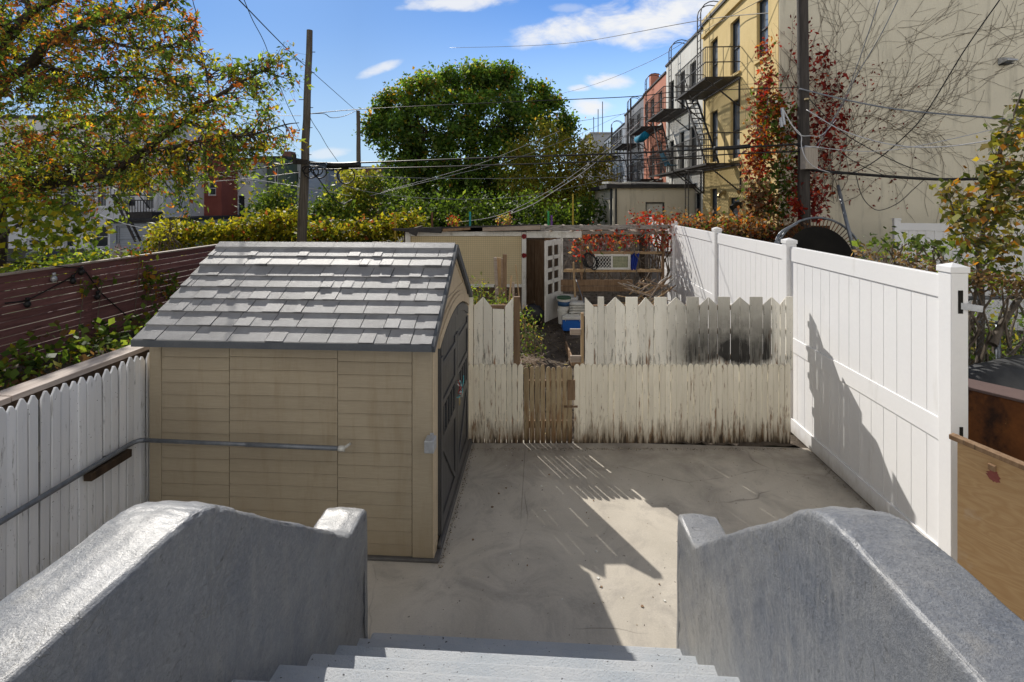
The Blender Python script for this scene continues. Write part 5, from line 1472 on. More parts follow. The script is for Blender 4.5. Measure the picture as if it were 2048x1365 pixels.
# ================================================================== utility poles and cables
def pole(label, top, bot, r0, r1, extra=None):
    t = thing('utility_pole', label, 'utility pole', bot[:2] + (0,), yard=False)
    a, b_ = Vector(bot), Vector(top)
    d = (b_ - a) / (b_.z - a.z)
    base = a - d * a.z
    pts = []
    for k in range(13):
        q = k / 12
        p = base + d * (b_.z * q)
        pts.append((p.x + random.uniform(-.012, .012), p.y, p.z))
    b = MB(); b.tube(pts, [r0 + (r1 - r0) * k / 12 for k in range(13)], 14); b.build('shaft', extra or M['pole'], t, smooth=True, auto=50)
    return t
PL = 14.6
up1 = pole('tall leaning wooden utility pole behind the shed, ringed with cable coils', at(620, 61, PL), at(603.5, 490, PL), .155, .085)
b = MB()
for py in (105, 146, 200, 216, 256, 280, 310):
    p = at(618 - (py - 61) * .037, py, PL); s = random.choice((-1, 1))
    b.bar((p[0] + .08 * s, PL - .02, p[2]), (p[0] + .22 * s, PL - .02, p[2] + .0), .018, .018)
b.build('pole_step', M['iron'], up1)
b = MB(); p = at(606, 322, PL); b.box(p[0] - .2, p[0] + .2, PL - .17, PL - .13, p[2] - .12, p[2] + .02); b.tube([(p[0] - .17, PL - .2, p[2] + .18), (p[0] - .17, PL - .2, p[2] - .1)], .06, 8); b.build('clamp', M['iron'], up1)
b = MB()
for (px, py, rr_) in ((622, 345, .22), (634, 342, .17), (640, 346, .2), (613, 340, .13)):
    p = at(px, py, PL - .25)
    b.tube([(p[0] + rr_ * math.cos(a), PL - .25 + .03 * math.sin(a * 2), p[2] + rr_ * math.sin(a) * .8) for a in [k * 2 * math.pi / 22 for k in range(23)]], .018, 6)
b.build('cable_coil', M['black'], up1, smooth=True)
up2 = pole('distant dark utility pole wrapped in yellow leaved vine', at(716.5, 222, 27), at(718.5, 500, 27), .16, .10)
up3 = pole('thick utility pole smothered in red creeper before the stucco wall', at(1603, -160, 12.3), at(1609, 500, 12.3), .15, .12, M['pole_dark'])
b = MB(); p = at(1616, 318, 12.05); b.box(p[0] - .155, p[0] + .155, 11.9, 12.12, p[2] - .265, p[2] + .27)
bx = b.build('junction_box', simple('faded_beige_box', (.42, .36, .30), (.50, .44, .37), 3, (14, 1, .6), .5, .05, 30), up3, bevel=.01)
b = MB(); b.box(p[0] - .165, p[0] + .165, 11.89, 12.13, p[2] + .2705, p[2] + .29); b.build('box_lid', M['galv_light'], bx)
b = MB()
for k in range(5): b.box(p[0] - .13 + k * .058, p[0] - .115 + k * .058, 11.893, 11.8995, p[2] - .25, p[2] + .25)
b.build('box_ridge', bx.data.materials[0], bx)
b = MB(); p = at(1614.5, 200, 12.1); b.lathe([(.06, 0), (.055, .04), (.0, .045)], (p[0], 12.12, p[2]), 12); b.build('tag_plate', M['brass'], up3)
b = MB()
for (px, py) in ((1564, 216), (1566, 232), (1561, 236)): q = at(px, py, 11.7); b.tube([q, (q[0] + .03, q[1], q[2] - .22)], .035, 8)
b.build('splice_cover', M['galv_light'], up3)

def cable(label, pts, r, mat, n=8, name='cable', sides=6):
    w = [at(*p) for p in pts]
    b = MB(); b.tube(smooth_line(w, n) if len(w) > 2 else w, r, sides)
    return tag(b.build(name, M[mat], None, smooth=True, yard=False), label, 'cable')
K = 'black'
cable('thick black cable, upper of the pair crossing before the big tree to the creeper pole', [(610, 326, PL), (727, 325.6, 14.3), (983, 316, 13.6), (1257, 306.8, 13.0), (1430, 298, 12.6), (1606, 288, 12.2)], .023, K)
cable('thick black cable, lower of the pair crossing before the big tree to the creeper pole', [(610, 340, PL), (844, 335, 14.0), (1100, 327, 13.3), (1257, 320.5, 13.0), (1480, 308, 12.5), (1606, 303, 12.2)], .018, K)
cable('black splice sleeve on the upper cable before the yellow house', [(1428, 297.5, 12.5), (1465, 296, 12.42), (1500, 292.5, 12.35)], .055, K, 4, 'cable_splice', 10)
cable('long black splice sleeve hanging right of the tall leaning pole', [(656, 331, 14.35), (690, 331, 14.3), (720, 329, 14.25)], .085, K, 4, 'cable_splice', 12)
cable('black cable from behind the left tree down to the tall leaning pole', [(-60, 392, 12), (110, 380, 12.6), (324, 360, 13.4), (480, 342, 14), (603, 325, PL)], .02, K)
cable('pale wire sagging low beneath the left tree to the tall leaning pole', [(-60, 380, 11), (100, 378, 11.6), (250, 374, 12.4), (457, 361, 13.6), (603, 345, PL)], .010, 'wire_white')
cable('thin pale wire high through the left tree to the tall leaning pole', [(-40, 210, 11), (100, 218, 12), (400, 228.6, 13.6), (602, 232, PL)], .0085, 'wire_white')
cable('black wire slanting down out of the top left corner through the tree', [(-40, 38, 9), (60, 88, 9.8), (171, 137, 10.8), (343, 198, 12.4), (470, 230, 13.5), (600, 262, PL)], .012, K)
cable('thin dark wire falling from the sky left of the tall pole', [(484, -10, 9), (505, 40, 10), (529.5, 87.6, 11), (552, 152, 12.4), (575, 210, 13.6), (600, 262, PL)], .008, K)
cable('thin dark wire running to the distant vine wrapped pole from the sky', [(468, -10, 9), (579, 103, 14), (640, 158, 20), (710, 220, 27)], .012, K)
cable('thin wire from the leaning pole across the big maple crown to the creeper pole', [(610, 229, PL), (720, 219, 14.4), (983, 206, 13.8), (1257, 194, 13.1), (1362, 183.6, 12.9), (1598, 175, 12.3)], .011, K)
cable('limp wire drooping between the leaning pole and the distant pole', [(612, 228, PL), (648, 228, 18), (664, 236, 20), (690, 232, 24), (714, 221, 26.9)], .014, K)
cable('loose wire curling down from the leaning pole against the sky', [(612, 215, PL), (624, 243, 14.8), (640, 268, 16), (655, 294, 17), (676, 324, 18)], .009, K)
cable('thin wire, upper of two rising to the roof of the yellow house', [(900, 96, 40), (1025, 93, 34), (1160, 84, 27), (1396, 42, 18), (1560, 24, 13.6)], .014, K)
cable('thin wire, lower of two rising to the roof of the yellow house', [(1000, 216, 40), (1160, 178, 30), (1290, 128, 22), (1400, 66, 17), (1560, -20, 13.3)], .010, K)
cable('faint wire from far aerials over the clouds', [(980, 262, 48), (1120, 248, 44), (1250, 228, 40)], .018, 'wire_grey')
cable('bright white pair of wires swooping up to the pink house fire escape', [(990, 439, 16), (1060, 412, 17), (1106.8, 383.7, 18.2), (1170, 342, 21), (1226, 295, 24), (1292, 232, 28)], .014, 'wire_white')
cable('second bright wire swooping beside the pair to the pink house', [(900, 447, 15.5), (1000, 430, 16.3), (1095, 384, 18.2), (1160, 340, 21), (1240, 278, 25), (1300, 225, 28)], .009, 'wire_white')
cable('thin bright wire rising from the shrubs toward the far fire escapes', [(765, 384, 18), (880, 352, 19.5), (983.8, 318.7, 21), (1120, 262, 26)], .008, 'wire_white')
cable('thin pale wire rising lower from the shrubs across the big tree', [(740, 392, 18), (900, 352, 19), (1035, 316, 21), (1160, 268, 27), (1250, 226, 34)], .009, 'wire_grey')
cable('thin pale wire sagging level across the dark base of the big tree', [(705, 352, 17), (860, 357, 18), (1040, 357, 19), (1240, 352, 22)], .008, 'wire_grey')
cable('lowest thin pale wire before the dark shrubs under the big tree', [(620, 352, PL), (760, 388, 16), (930, 399, 17.5), (1080, 388, 19), (1240, 352, 22)], .008, 'wire_grey')
cable('black loop hanging right from the coils on the leaning pole', [(622, 336, 14.3), (640, 362, 14.3), (662, 392, 14.3), (684, 408, 14.4), (704, 400, 14.6)], .018, K)
b = MB(); p = at(692, 352, 14.4)
for k in range(2): b.tube([(p[0] + (.26 - .012 * k) * math.cos(a), 14.4 + .02 * k, p[2] + .24 * math.sin(a)) for a in [i * 2 * math.pi / 26 for i in range(27)]], .017, 6)
tag(b.build('cable_coil', M['black'], None, smooth=True, yard=False), 'round coil of black cable hanging under the long splice sleeve', 'cable coil')
cable('white wire drooping before the green house to the leaning pole', [(330, 340, 20), (480, 356, 17.5), (600, 374, 15), (700, 392, 16)], .008, 'wire_white')
cable('pale wire slanting down past the red house toward the yellow hedge', [(195, 428, 20), (250, 448, 18), (310, 462, 17)], .012, 'wire_white')
cable('grey insulated line from the creeper pole toward the right tree', [(1598.6, 177.7, 12.2), (1704.8, 203, 11.6), (1814.7, 221.6, 11), (1994, 237, 10), (2080, 241, 9.6)], .018, 'wire_grey')
cable('bright white line sagging deepest from the creeper pole to the right', [(1613, 219.8, 12.1), (1686.5, 262, 11.5), (1789, 290.5, 10.8), (1899, 293, 10), (2045.5, 269, 9.2), (2080, 262, 9)], .013, 'wire_white')
cable('thin white line leaving the junction box level to the right', [(1609.6, 292, 12), (1680, 300, 11.5), (1745, 303, 11.1), (1833, 293, 10.6), (1979.6, 261, 9.8), (2070, 240, 9.4)], .0095, 'wire_white')
cable('thick black cable bundle running right from below the junction box', [(1616, 338, 12.1), (1640, 342, 12), (1778, 353.5, 11.4), (1877, 359, 11), (1960, 358, 10.6), (2075, 354, 10)], .034, K)
cable('dark line plunging diagonally across the stucco wall into a white loop', [(2008, -12, 9.6), (1928, 102.6, 10.2), (1851, 227, 10.8), (1800, 282, 11.1), (1745, 326, 11.4), (1700, 347, 11.7), (1657, 344, 11.9), (1625, 320, 11.95), (1607, 292, 12)], .013, K)
cable('thin wire falling steeply from the top, nearest the creeper pole', [(1762, -8, 9), (1715.8, 128, 10.2), (1690, 195, 11), (1660, 250, 11.6), (1632, 302, 12)], .009, 'wire_grey')
cable('second thin wire falling steeply beside the first from the top', [(1800, -8, 9), (1760, 73, 9.8), (1712, 154, 10.8), (1680, 220, 11.5), (1632, 290, 12)], .009, 'wire_grey')
cable('black line slanting down from the creeper pole to the cable bundle', [(1618, 198, 12.1), (1686.5, 266, 11.7), (1796, 326, 11.3), (1877, 352, 11)], .011, K)
cable('short black line from the pole into the cable bundle', [(1672, 300, 11.9), (1720, 330, 11.6), (1770, 352, 11.4)], .009, K)
cable('slack black loop hanging low on the stucco wall', [(1712, 351.6, 12.9), (1722, 388, 13), (1738, 411, 13.05), (1760, 421, 13.1), (1796, 406.6, 13.1), (1826, 380, 13), (1850, 358, 12.9)], .010, K)
cable('white service wire looping over the front of the junction box', [(1565, 216, 11.7), (1584, 250, 11.75), (1602, 271, 11.8), (1603, 292, 11.8), (1612, 318, 11.75), (1630, 335, 11.8), (1660, 346, 11.8)], .010, 'wire_white')
cable('white service wire curving right across the creeper pole', [(1565, 218, 11.7), (1582, 248, 11.7), (1600, 270, 11.7), (1620, 272, 11.7), (1644, 270, 11.8), (1672, 240, 11.9)], .010, 'wire_white')

# ================================================================== leafy things
def branchy(mb, start, end, r0, r1, wob=.1, n=4, sides=6):
    a, b_ = np.array(start), np.array(end)
    L = np.linalg.norm(b_ - a)
    pts = [a + (b_ - a) * k / n + (RNG.normal(size=3) * wob * L if 0 < k < n else 0) for k in range(n + 1)]
    sm = smooth_line([tuple(p) for p in pts], 3)
    mb.tube(sm, [r0 + (r1 - r0) * i / (len(sm) - 1) for i in range(len(sm))], sides, False)
    return sm
def nearest(limbs, p):
    best, bd = None, 1e9
    for L in limbs:
        A = np.asarray(L)
        d = ((A - p) ** 2 * np.array([1, 1, 1.0])).sum(1)
        i = int(d.argmin())
        if d[i] < bd: bd, best = d[i], A[max(0, i - 2)]
    return best

# ---- big autumn tree on the left
T1 = thing('autumn_tree', 'large overhanging autumn tree with orange and green leaves, dark trunk at the edge', 'tree', at(-25, 560, 12.5)[:2] + (0,), yard=False)
mb = MB(); limbs = []
def limb(pts, r0, r1, sides=10):
    w = smooth_line([at(*p) for p in pts], 5)
    mb.tube(w, [r0 + (r1 - r0) * (i / (len(w) - 1)) ** .8 for i in range(len(w))], sides, False); limbs.append(w); return w
limb([(-40, 680, 12.5), (-22, 560, 12.5), (-15, 470, 12.3), (-25, 400, 12.2), (-60, 320, 12.2), (-120, 180, 12.3), (-150, 40, 12.3)], .34, .2)
limb([(-15, 440, 12.3), (10, 402, 12), (88, 372, 11.4), (154, 359, 11), (209, 347, 10.7), (242, 334, 10.5), (275, 315, 10.3), (308, 288, 10.1), (343, 259, 9.9), (380, 232, 9.8), (419, 203, 9.6), (457, 179, 9.5), (500, 155, 9.4), (545, 134, 9.3)], .16, .012)
limb([(-80, 260, 12.2), (0, 168, 11.6), (57, 133, 11.2), (103, 78, 10.9), (152, 57, 10.6), (213, 42, 10.4), (305, 19, 10.2), (360, -15, 10)], .15, .03)
limb([(-60, 190, 11), (0, 99, 10.7), (38, 53, 10.5), (65, 23, 10.4), (126, -6, 10.2), (220, -50, 10)], .13, .04)
limb([(-40, 114, 11.8), (0, 114, 11.6), (65, 122, 11.3), (130, 145, 11), (190, 154, 10.8), (293, 156, 10.4), (380, 170, 10)], .06, .01)
limb([(288, 306, 10.2), (340, 296, 10), (400, 283, 9.9), (460, 276, 9.8), (514, 267, 9.8), (570, 250, 9.7), (598, 246, 9.7)], .05, .008)
limb([(419, 203, 9.6), (415, 160, 9.5), (405, 110, 9.5), (395, 62, 9.4)], .02, .006)
limb([(-30, 350, 12.2), (40, 300, 12.5), (120, 262, 12.8), (200, 240, 12.8), (300, 225, 12.6)], .1, .02)
limb([(0, 380, 12), (60, 330, 12.6), (150, 300, 13), (250, 285, 13.2)], .08, .02)
limb([(60, 20, 10.4), (50, -20, 10.2), (80, -80, 10)], .06, .03)
limb([(170, 50, 10.6), (240, 90, 10.4), (330, 95, 10.2), (400, 60, 10)], .04, .008)
edge = [(-200, 330), (-60, 400), (0, 412), (45, 430), (90, 440), (130, 520), (170, 545), (210, 585), (260, 600), (300, 600), (340, 570), (380, 470), (410, 425), (435, 300), (450, 150), (470, 60)]
ex_y = [e[0] for e in edge]; ex_x = [e[1] for e in edge]
cent, dist = [], []
tries = 0
while len(cent) < 900 and tries < 40000:
    tries += 1
    py = RNG.uniform(-170, 430); px = RNG.uniform(-120, 600)
    lim = np.interp(py, ex_y, ex_x)
    if px > lim - 6: continue
    e = (lim - px) / 130
    dens = min(1, .30 + .70 * e)
    if px < 330 and 170 < py < 330: dens *= 1.5
    if py > 340: dens *= .8
    if py > 385 and 140 < px < 440: dens *= .5
    if 230 < px < 420 and py < 130: dens *= .75
    if py < 0: dens *= .55
    if RNG.random() > dens: continue
    D = RNG.uniform(9.3, 12.8) if px < 330 else RNG.uniform(9.2, 10.8)
    cent.append(at(px, py, D)); dist.append((px, py))
for k in range(34):   # thin outer sprays along the longest limb
    px, py = RNG.uniform(455, 600), RNG.uniform(95, 175)
    if py < 150 - (px - 455) * .30 - 18: continue
    cent.append(at(px, py, RNG.uniform(9.0, 9.7))); dist.append((px, py))
tw = MB()
lp, lc = [], []
for c, (px, py) in zip(cent, dist):
    c = np.array(c)
    s = nearest(limbs, c)
    v = c - s
    L = np.linalg.norm(v)
    if L > 2.2: s = c - v / L * 2.2 + np.array([0, 0, -.15])
    sm = branchy(tw, s, c, .014, .004, .09, 4, 4)
    n = int(RNG.integers(42, 72) * (.62 if px > 380 else 1))
    out = (np.array(sm[-1]) - np.array(sm[len(sm) // 2])); out /= (np.linalg.norm(out) + 1e-6)
    ns = 6
    P = []
    for j in range(ns):      # short drooping side twigs, leaves strung along them
        o_ = np.array(sm[RNG.integers(len(sm) // 2, len(sm))])
        dr = out * .5 + RNG.normal(size=3) * .75; dr /= np.linalg.norm(dr)
        ln_ = RNG.uniform(.22, .48)
        e_ = o_ + dr * ln_ + np.array([0, 0, -.10 * ln_ / .3])
        m_ = o_ * .5 + e_ * .5 + np.array([0, 0, .03])
        tw.tube([tuple(o_), tuple(m_), tuple(e_)], [.0045, .003, .0015], 3, False)
        q_ = RNG.random((max(2, n // ns), 1))
        P.append(np.where(q_ < .5, o_ + (m_ - o_) * q_ * 2, m_ + (e_ - m_) * (q_ - .5) * 2) + RNG.normal(size=(len(q_), 3)) * .028)
    P = np.concatenate(P); n = len(P)
    lp.append(P)
    hot = np.clip((230 - py) / 300 + .25 * RNG.normal() + (.15 if px > 200 else 0), 0, 1)
    pal = GREEN + YEL + ORA
    wts = [1.5, 2.2, 1.8, .9, .5, .45 + 1.4 * hot, .2 + .55 * hot, .5 + 1.4 * hot]
    dom = pick_cols(1, pal, wts, .1)
    cc_ = pick_cols(n, pal, wts, .2)
    lc.append(np.where(RNG.random((n, 1)) < .62, dom * (1 + .2 * RNG.normal(size=(n, 1))).clip(.6, 1.5), cc_) * (.75 + .95 * RNG.random()))
mb.build('trunk', M['bark'], T1, smooth=True, fix=False)
tw.build('twigs', M['bark'], T1, fix=False)
leaf_obj('crown', np.concatenate(lp), .092, np.concatenate(lc), T1, aspect=.46, droop=.7, up=.2)

# ---- low broad leaved branch in front of the white house
T2 = thing('linden_sapling', 'bright yellow green broad leaved young tree low by the left edge', 'tree', at(-12, 560, 10.5)[:2] + (0,), yard=False)
mb = MB(); limbs = []
limb([(-60, 620, 10.5), (-16, 500, 10.5), (10, 470, 10.4), (34, 452, 10.3), (62, 442, 10.2), (110, 420, 10), (150, 400, 9.9)], .07, .012)
limb([(-16, 500, 10.5), (0, 430, 10.4), (20, 400, 10.4), (80, 385, 10.3)], .06, .015)
limb([(34, 452, 10.3), (80, 470, 10), (110, 492, 9.9)], .02, .006)
lp, lc = [], []
for (px, py, rx, ry, n) in ((115, 425, 65, 28, 190), (70, 455, 45, 20, 90), (150, 465, 50, 18, 110), (95, 480, 28, 20, 60), (180, 440, 25, 10, 36), (105, 500, 12, 14, 26), (25, 505, 30, 28, 90), (30, 540, 35, 18, 110), (90, 545, 40, 14, 80), (60, 400, 60, 20, 110), (25, 440, 25, 16, 40)):
    c = at(px, py, RNG.uniform(9.9, 10.4)); k = 10.1 / F
    P = np.array(c) + RNG.normal(size=(n, 3)) * np.array([rx * k * .55, .35, ry * k * .55])
    lp.append(P); lc.append(pick_cols(n, GREEN[1:] + YEL + [(.18, .24, .03)], [1.2, 2, 1.2, .8, 2.5]))
mb.build('trunk', M['bark'], T2, smooth=True, fix=False)
leaf_obj('crown', np.concatenate(lp), .135, np.concatenate(lc), T2, aspect=.72, droop=.8, up=.5)

# ---- generic crown made of lobes
def lobe_tree(name, label, lobes, D, base, per, leaf, pal, wts, trunk=None, dz=None, spread=.34, crad=.5, aspect=.6, trunk_mat='bark', tip=None, mat=None, ncl=None, shade=.55, clv=.5, nmul=1):
    t = thing(name, label, 'tree' if 'tree' in name else 'shrub', at(base[0], base[1], D)[:2] + (0,), yard=False)
    k = D / F
    mb = MB(); root = at(base[0], base[1], D)
    if trunk:
        for q in trunk:
            w = smooth_line([at(*p) for p in q[0]], 4)
            mb.tube(w, [q[1] + (q[2] - q[1]) * i / (len(w) - 1) for i in range(len(w))], 8, False)
    lp, lc = [], []
    for (px, py, rp, *rest) in lobes:
        rd = rest[0] if rest else 0
        c = np.array(at(px, py, D + rd)); r = rp * k
        n = ncl or max(6, int(26 * nmul * (r / 1.8) ** 1.6))
        cc = blob(c, (r, r * .8, r * .85), n, .8)
        for q in cc:
            P = q + RNG.normal(size=(per, 3)) * spread
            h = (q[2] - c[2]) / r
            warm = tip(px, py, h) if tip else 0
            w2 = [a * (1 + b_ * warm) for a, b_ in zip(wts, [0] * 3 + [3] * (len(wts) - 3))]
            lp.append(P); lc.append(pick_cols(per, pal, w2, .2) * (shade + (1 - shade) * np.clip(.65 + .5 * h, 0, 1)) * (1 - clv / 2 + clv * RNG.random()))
        if trunk:
            for q in cc[::5]: branchy(mb, c - np.array([0, 0, r * .4]), q, .05 * r / 1.8, .015, .08, 3, 4)
    if trunk: mb.build('trunk', M[trunk_mat], t, smooth=True, fix=False)
    leaf_obj('crown', np.concatenate(lp), leaf, np.concatenate(lc), t, mat, aspect=aspect, droop=.4, up=.5)
    return t
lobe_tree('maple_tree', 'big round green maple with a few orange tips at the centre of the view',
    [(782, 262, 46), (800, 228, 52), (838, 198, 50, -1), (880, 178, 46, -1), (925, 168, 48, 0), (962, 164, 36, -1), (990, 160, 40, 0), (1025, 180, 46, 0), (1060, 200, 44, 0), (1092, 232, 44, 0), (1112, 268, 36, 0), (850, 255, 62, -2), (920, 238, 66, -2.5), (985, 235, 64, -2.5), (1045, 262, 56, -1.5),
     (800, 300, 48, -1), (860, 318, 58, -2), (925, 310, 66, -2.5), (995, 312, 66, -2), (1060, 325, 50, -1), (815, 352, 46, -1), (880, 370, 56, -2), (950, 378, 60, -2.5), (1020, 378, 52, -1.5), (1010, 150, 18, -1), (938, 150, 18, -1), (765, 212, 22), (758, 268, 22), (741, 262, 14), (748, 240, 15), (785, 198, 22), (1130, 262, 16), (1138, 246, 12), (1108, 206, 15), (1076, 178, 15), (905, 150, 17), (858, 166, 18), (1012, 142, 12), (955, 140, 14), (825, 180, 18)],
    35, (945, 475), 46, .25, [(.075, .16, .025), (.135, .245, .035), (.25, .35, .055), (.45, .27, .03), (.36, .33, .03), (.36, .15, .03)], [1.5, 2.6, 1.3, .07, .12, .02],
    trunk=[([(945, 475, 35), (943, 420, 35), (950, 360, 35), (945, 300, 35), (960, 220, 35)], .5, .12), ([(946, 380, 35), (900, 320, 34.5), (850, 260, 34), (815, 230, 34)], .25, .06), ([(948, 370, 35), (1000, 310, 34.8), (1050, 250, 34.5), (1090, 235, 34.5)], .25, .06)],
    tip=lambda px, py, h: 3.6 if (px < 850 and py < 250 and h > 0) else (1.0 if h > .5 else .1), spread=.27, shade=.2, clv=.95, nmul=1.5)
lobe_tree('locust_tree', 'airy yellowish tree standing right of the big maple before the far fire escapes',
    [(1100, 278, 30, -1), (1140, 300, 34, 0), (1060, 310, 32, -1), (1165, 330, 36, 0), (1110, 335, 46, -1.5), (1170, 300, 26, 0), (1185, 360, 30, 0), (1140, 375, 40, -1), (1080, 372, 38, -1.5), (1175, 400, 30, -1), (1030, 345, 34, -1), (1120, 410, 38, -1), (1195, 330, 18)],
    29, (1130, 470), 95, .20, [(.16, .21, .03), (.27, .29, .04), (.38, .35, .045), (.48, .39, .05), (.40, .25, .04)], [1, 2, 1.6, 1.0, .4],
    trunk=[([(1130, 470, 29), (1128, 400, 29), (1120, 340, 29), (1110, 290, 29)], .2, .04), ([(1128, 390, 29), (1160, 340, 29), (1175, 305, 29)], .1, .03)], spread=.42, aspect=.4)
for (lob, D, lab) in (([(850, 415, 44), (890, 395, 40), (820, 400, 34)], 46, 'dark far tree seen under the left side of the big maple'), ([(950, 415, 48), (1000, 405, 44), (920, 430, 40)], 47, 'dark far tree seen beneath the middle of the big maple'), ([(1060, 415, 46), (1110, 405, 44), (1150, 420, 44)], 48, 'dark far tree seen between the maple and the locust trunks')):
    lobe_tree('far_tree', lab, lob, D, (lob[0][0], 460), 30, .5, GREEN, [2.2, 1.4, .3], spread=.6, aspect=.6, ncl=30)
# dark shrubs beneath the trees
for i, (lob, D, lab, pal, wts) in enumerate([
    ([(700, 425, 34), (740, 405, 40), (780, 420, 40), (765, 375, 30), (800, 400, 30)], 24, 'mid green leafy shrub beside the vine wrapped distant pole', GREEN, [1, 2, 1]),
    ([(830, 425, 36), (875, 415, 40), (925, 430, 40), (960, 420, 34)], 22, 'dark green bushes under the left half of the big maple', GREEN, [2.4, 1.2, .2]),
    ([(990, 435, 38), (1035, 420, 40), (1085, 425, 44), (1120, 432, 30)], 21, 'feathery dark shrub under the right half of the big maple', GREEN, [2, 1.6, .4]),
    ([(1140, 430, 34), (1180, 425, 34), (1150, 455, 26)], 23, 'dark shrub in front of the far grey house', GREEN, [2.4, 1.2, .2]),
    ([(540, 415, 30), (560, 395, 26), (525, 432, 26), (570, 430, 24)], 22, 'loose green shrub before the dark green house', GREEN + YEL, [1, 1.6, 1, .2, .1]),
    ([(640, 420, 26), (665, 405, 28), (690, 430, 28), (650, 440, 26)], 22, 'tangled green shrub just right of the leaning pole', GREEN + YEL, [1, 1.6, 1, .2, .1]),
    ([(560, 480, 18), (450, 480, 24), (500, 490, 20), (640, 470, 22), (700, 475, 26)], 17.5, 'dark green undergrowth behind the yellow hedge', GREEN, [1.5, 1.5, .6])]):
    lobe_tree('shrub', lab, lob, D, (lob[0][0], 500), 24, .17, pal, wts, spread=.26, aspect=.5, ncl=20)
# sunlit yellow hedge of vines over the rear fence
def mound(label, spans, D, per, leaf, pal, wts, name='vine_hedge', cat='hedge', spread=.16, aspect=.6):
    t = thing(name, label, cat, at(spans[0][0], 500, D)[:2] + (0,), yard=False)
    lp, lc = [], []
    for (px, py, rx, ry, n) in spans:
        k = D / F
        cc = blob(at(px, py, D), (rx * k, .6, ry * k), n, .6)
        for q in cc:
            lp.append(q + RNG.normal(size=(per, 3)) * spread)
            lc.append(pick_cols(per, pal, wts, .2) * (.8 + .4 * RNG.random()))
    leaf_obj('foliage', np.concatenate(lp), leaf, np.concatenate(lc), t, aspect=aspect, droop=.3, up=.7)
    mb = MB()
    for (px, py, rx, ry, n) in spans:
        for q in range(5):
            g0 = at(px + RNG.uniform(-rx, rx), py, D); a = (g0[0], g0[1] + .1, max(0, g0[2] - 1.2)); c = at(px + RNG.uniform(-rx, rx), py, D)
            branchy(mb, a, c, .02, .008, .1, 3, 4)
    mb.build('stems', M['stem'], t, fix=False)
    return t
YP = [(.09, .12, .015), (.20, .22, .02), (.34, .32, .025), (.42, .36, .03), (.30, .09, .03), (.05, .08, .012)]
mound('sunlit yellow green vine hedge left of the leaning pole', [(345, 470, 32, 16, 30), (400, 468, 40, 16, 36), (450, 470, 36, 18, 36), (500, 460, 40, 22, 46), (550, 452, 40, 26, 56), (585, 455, 26, 28, 40), (350, 492, 40, 10, 18), (480, 486, 60, 10, 30), (560, 486, 40, 12, 30)], 16.5, 22, .135, YP, [1.2, 2, 2.2, 1.4, .35, .6])
mound('sunlit yellow green vine hedge between the leaning pole and the coop', [(630, 468, 24, 20, 34), (670, 470, 34, 20, 44), (715, 468, 36, 20, 44), (760, 465, 34, 18, 40), (790, 450, 26, 14, 26), (700, 490, 80, 8, 34), (820, 440, 22, 10, 20)], 15.6, 22, .13, YP, [1.6, 2, 1.6, 1, .6, 1])
mound('pale yellow leaved vine climbing the distant utility pole', [(700, 350, 16, 14, 14), (712, 375, 14, 16, 14), (725, 400, 20, 16, 18), (695, 405, 14, 20, 14), (715, 430, 22, 16, 20), (690, 440, 18, 12, 14), (745, 360, 18, 12, 14)], 24.5, 12, .22, [(.36, .36, .05), (.28, .32, .04), (.42, .40, .09)], [1, 1, 1], 'pole_vine', 'vine', .24, .75)
for (px, py, lab) in ((907, 442, 'small red and yellow leaved plant peeping over the coop roof'), (1007, 441, 'rounder pink and yellow leaved plant peeping over the coop roof')):
    mound(lab, [(px, py, 9 if px < 950 else 14, 8, 16)], 14.8, 12, .07, [(.35, .05, .03), (.4, .3, .04), (.15, .18, .03)] if px < 950 else [(.4, .3, .08), (.3, .06, .08), (.18, .2, .04)], [2, 1, 1] if px < 950 else [2, 1, 1], 'coleus_plant', 'plant', .07)
mound('low mixed bushes with red and yellow leaves beside the pink parasol', [(280, 510, 30, 9, 16), (255, 518, 20, 6, 8), (310, 498, 24, 10, 14)], 16.8, 18, .11, YP[:2] + [(.3, .06, .03), (.05, .08, .015)], [1, 1.4, .8, 1])
mound('dark leafy bushes along the fence before the white house', [(40, 545, 40, 14, 16), (100, 535, 40, 12, 16), (160, 522, 36, 14, 16), (200, 512, 26, 12, 10)], 15.5, 18, .12, GREEN + YEL[:1], [1.4, 1.6, 1, .4])
t = mound('yellow sumac like spray poking up at the left end of the hedge', [(335, 452, 22, 5, 7), (330, 470, 20, 6, 7), (350, 440, 14, 5, 5)], 15.2, 14, .12, [(.40, .36, .02), (.34, .36, .03)], [1, 1], 'sumac_shrub', 'shrub', .12, .35)

# ---- young tree at the right edge
T3 = thing('young_tree', 'young tree with yellowing leaves at the right edge before the stucco wall', 'tree', at(1968, 640, 6.2)[:2] + (0,), yard=False)
mb = MB(); limbs = []
limb([(1950, 900, 6.2), (1962, 640, 6.2), (1960, 560, 6.2), (1957, 500, 6.2), (1972, 440, 6.2), (1980, 380, 6.2), (1995, 320, 6.2), (2020, 250, 6.25), (2045, 180, 6.3)], .045, .01, 8)
limb([(1957, 500, 6.2), (1925, 460, 6.1), (1900, 400, 6.0), (1895, 360, 6.0)], .016, .005, 6)
limb([(1972, 440, 6.2), (2010, 400, 6.3), (2060, 340, 6.4), (2110, 280, 6.4)], .02, .006, 6)
limb([(1960, 540, 6.2), (2000, 500, 6.3), (2060, 470, 6.4)], .016, .006, 6)
limb([(1985, 690, 6.0), (2010, 640, 6.1), (2050, 585, 6.2), (2110, 520, 6.3)], .05, .02, 8)
limb([(1930, 700, 5.95), (1938, 640, 6), (1950, 600, 6.1), (1958, 540, 6.2)], .022, .012, 6)
lp, lc = [], []
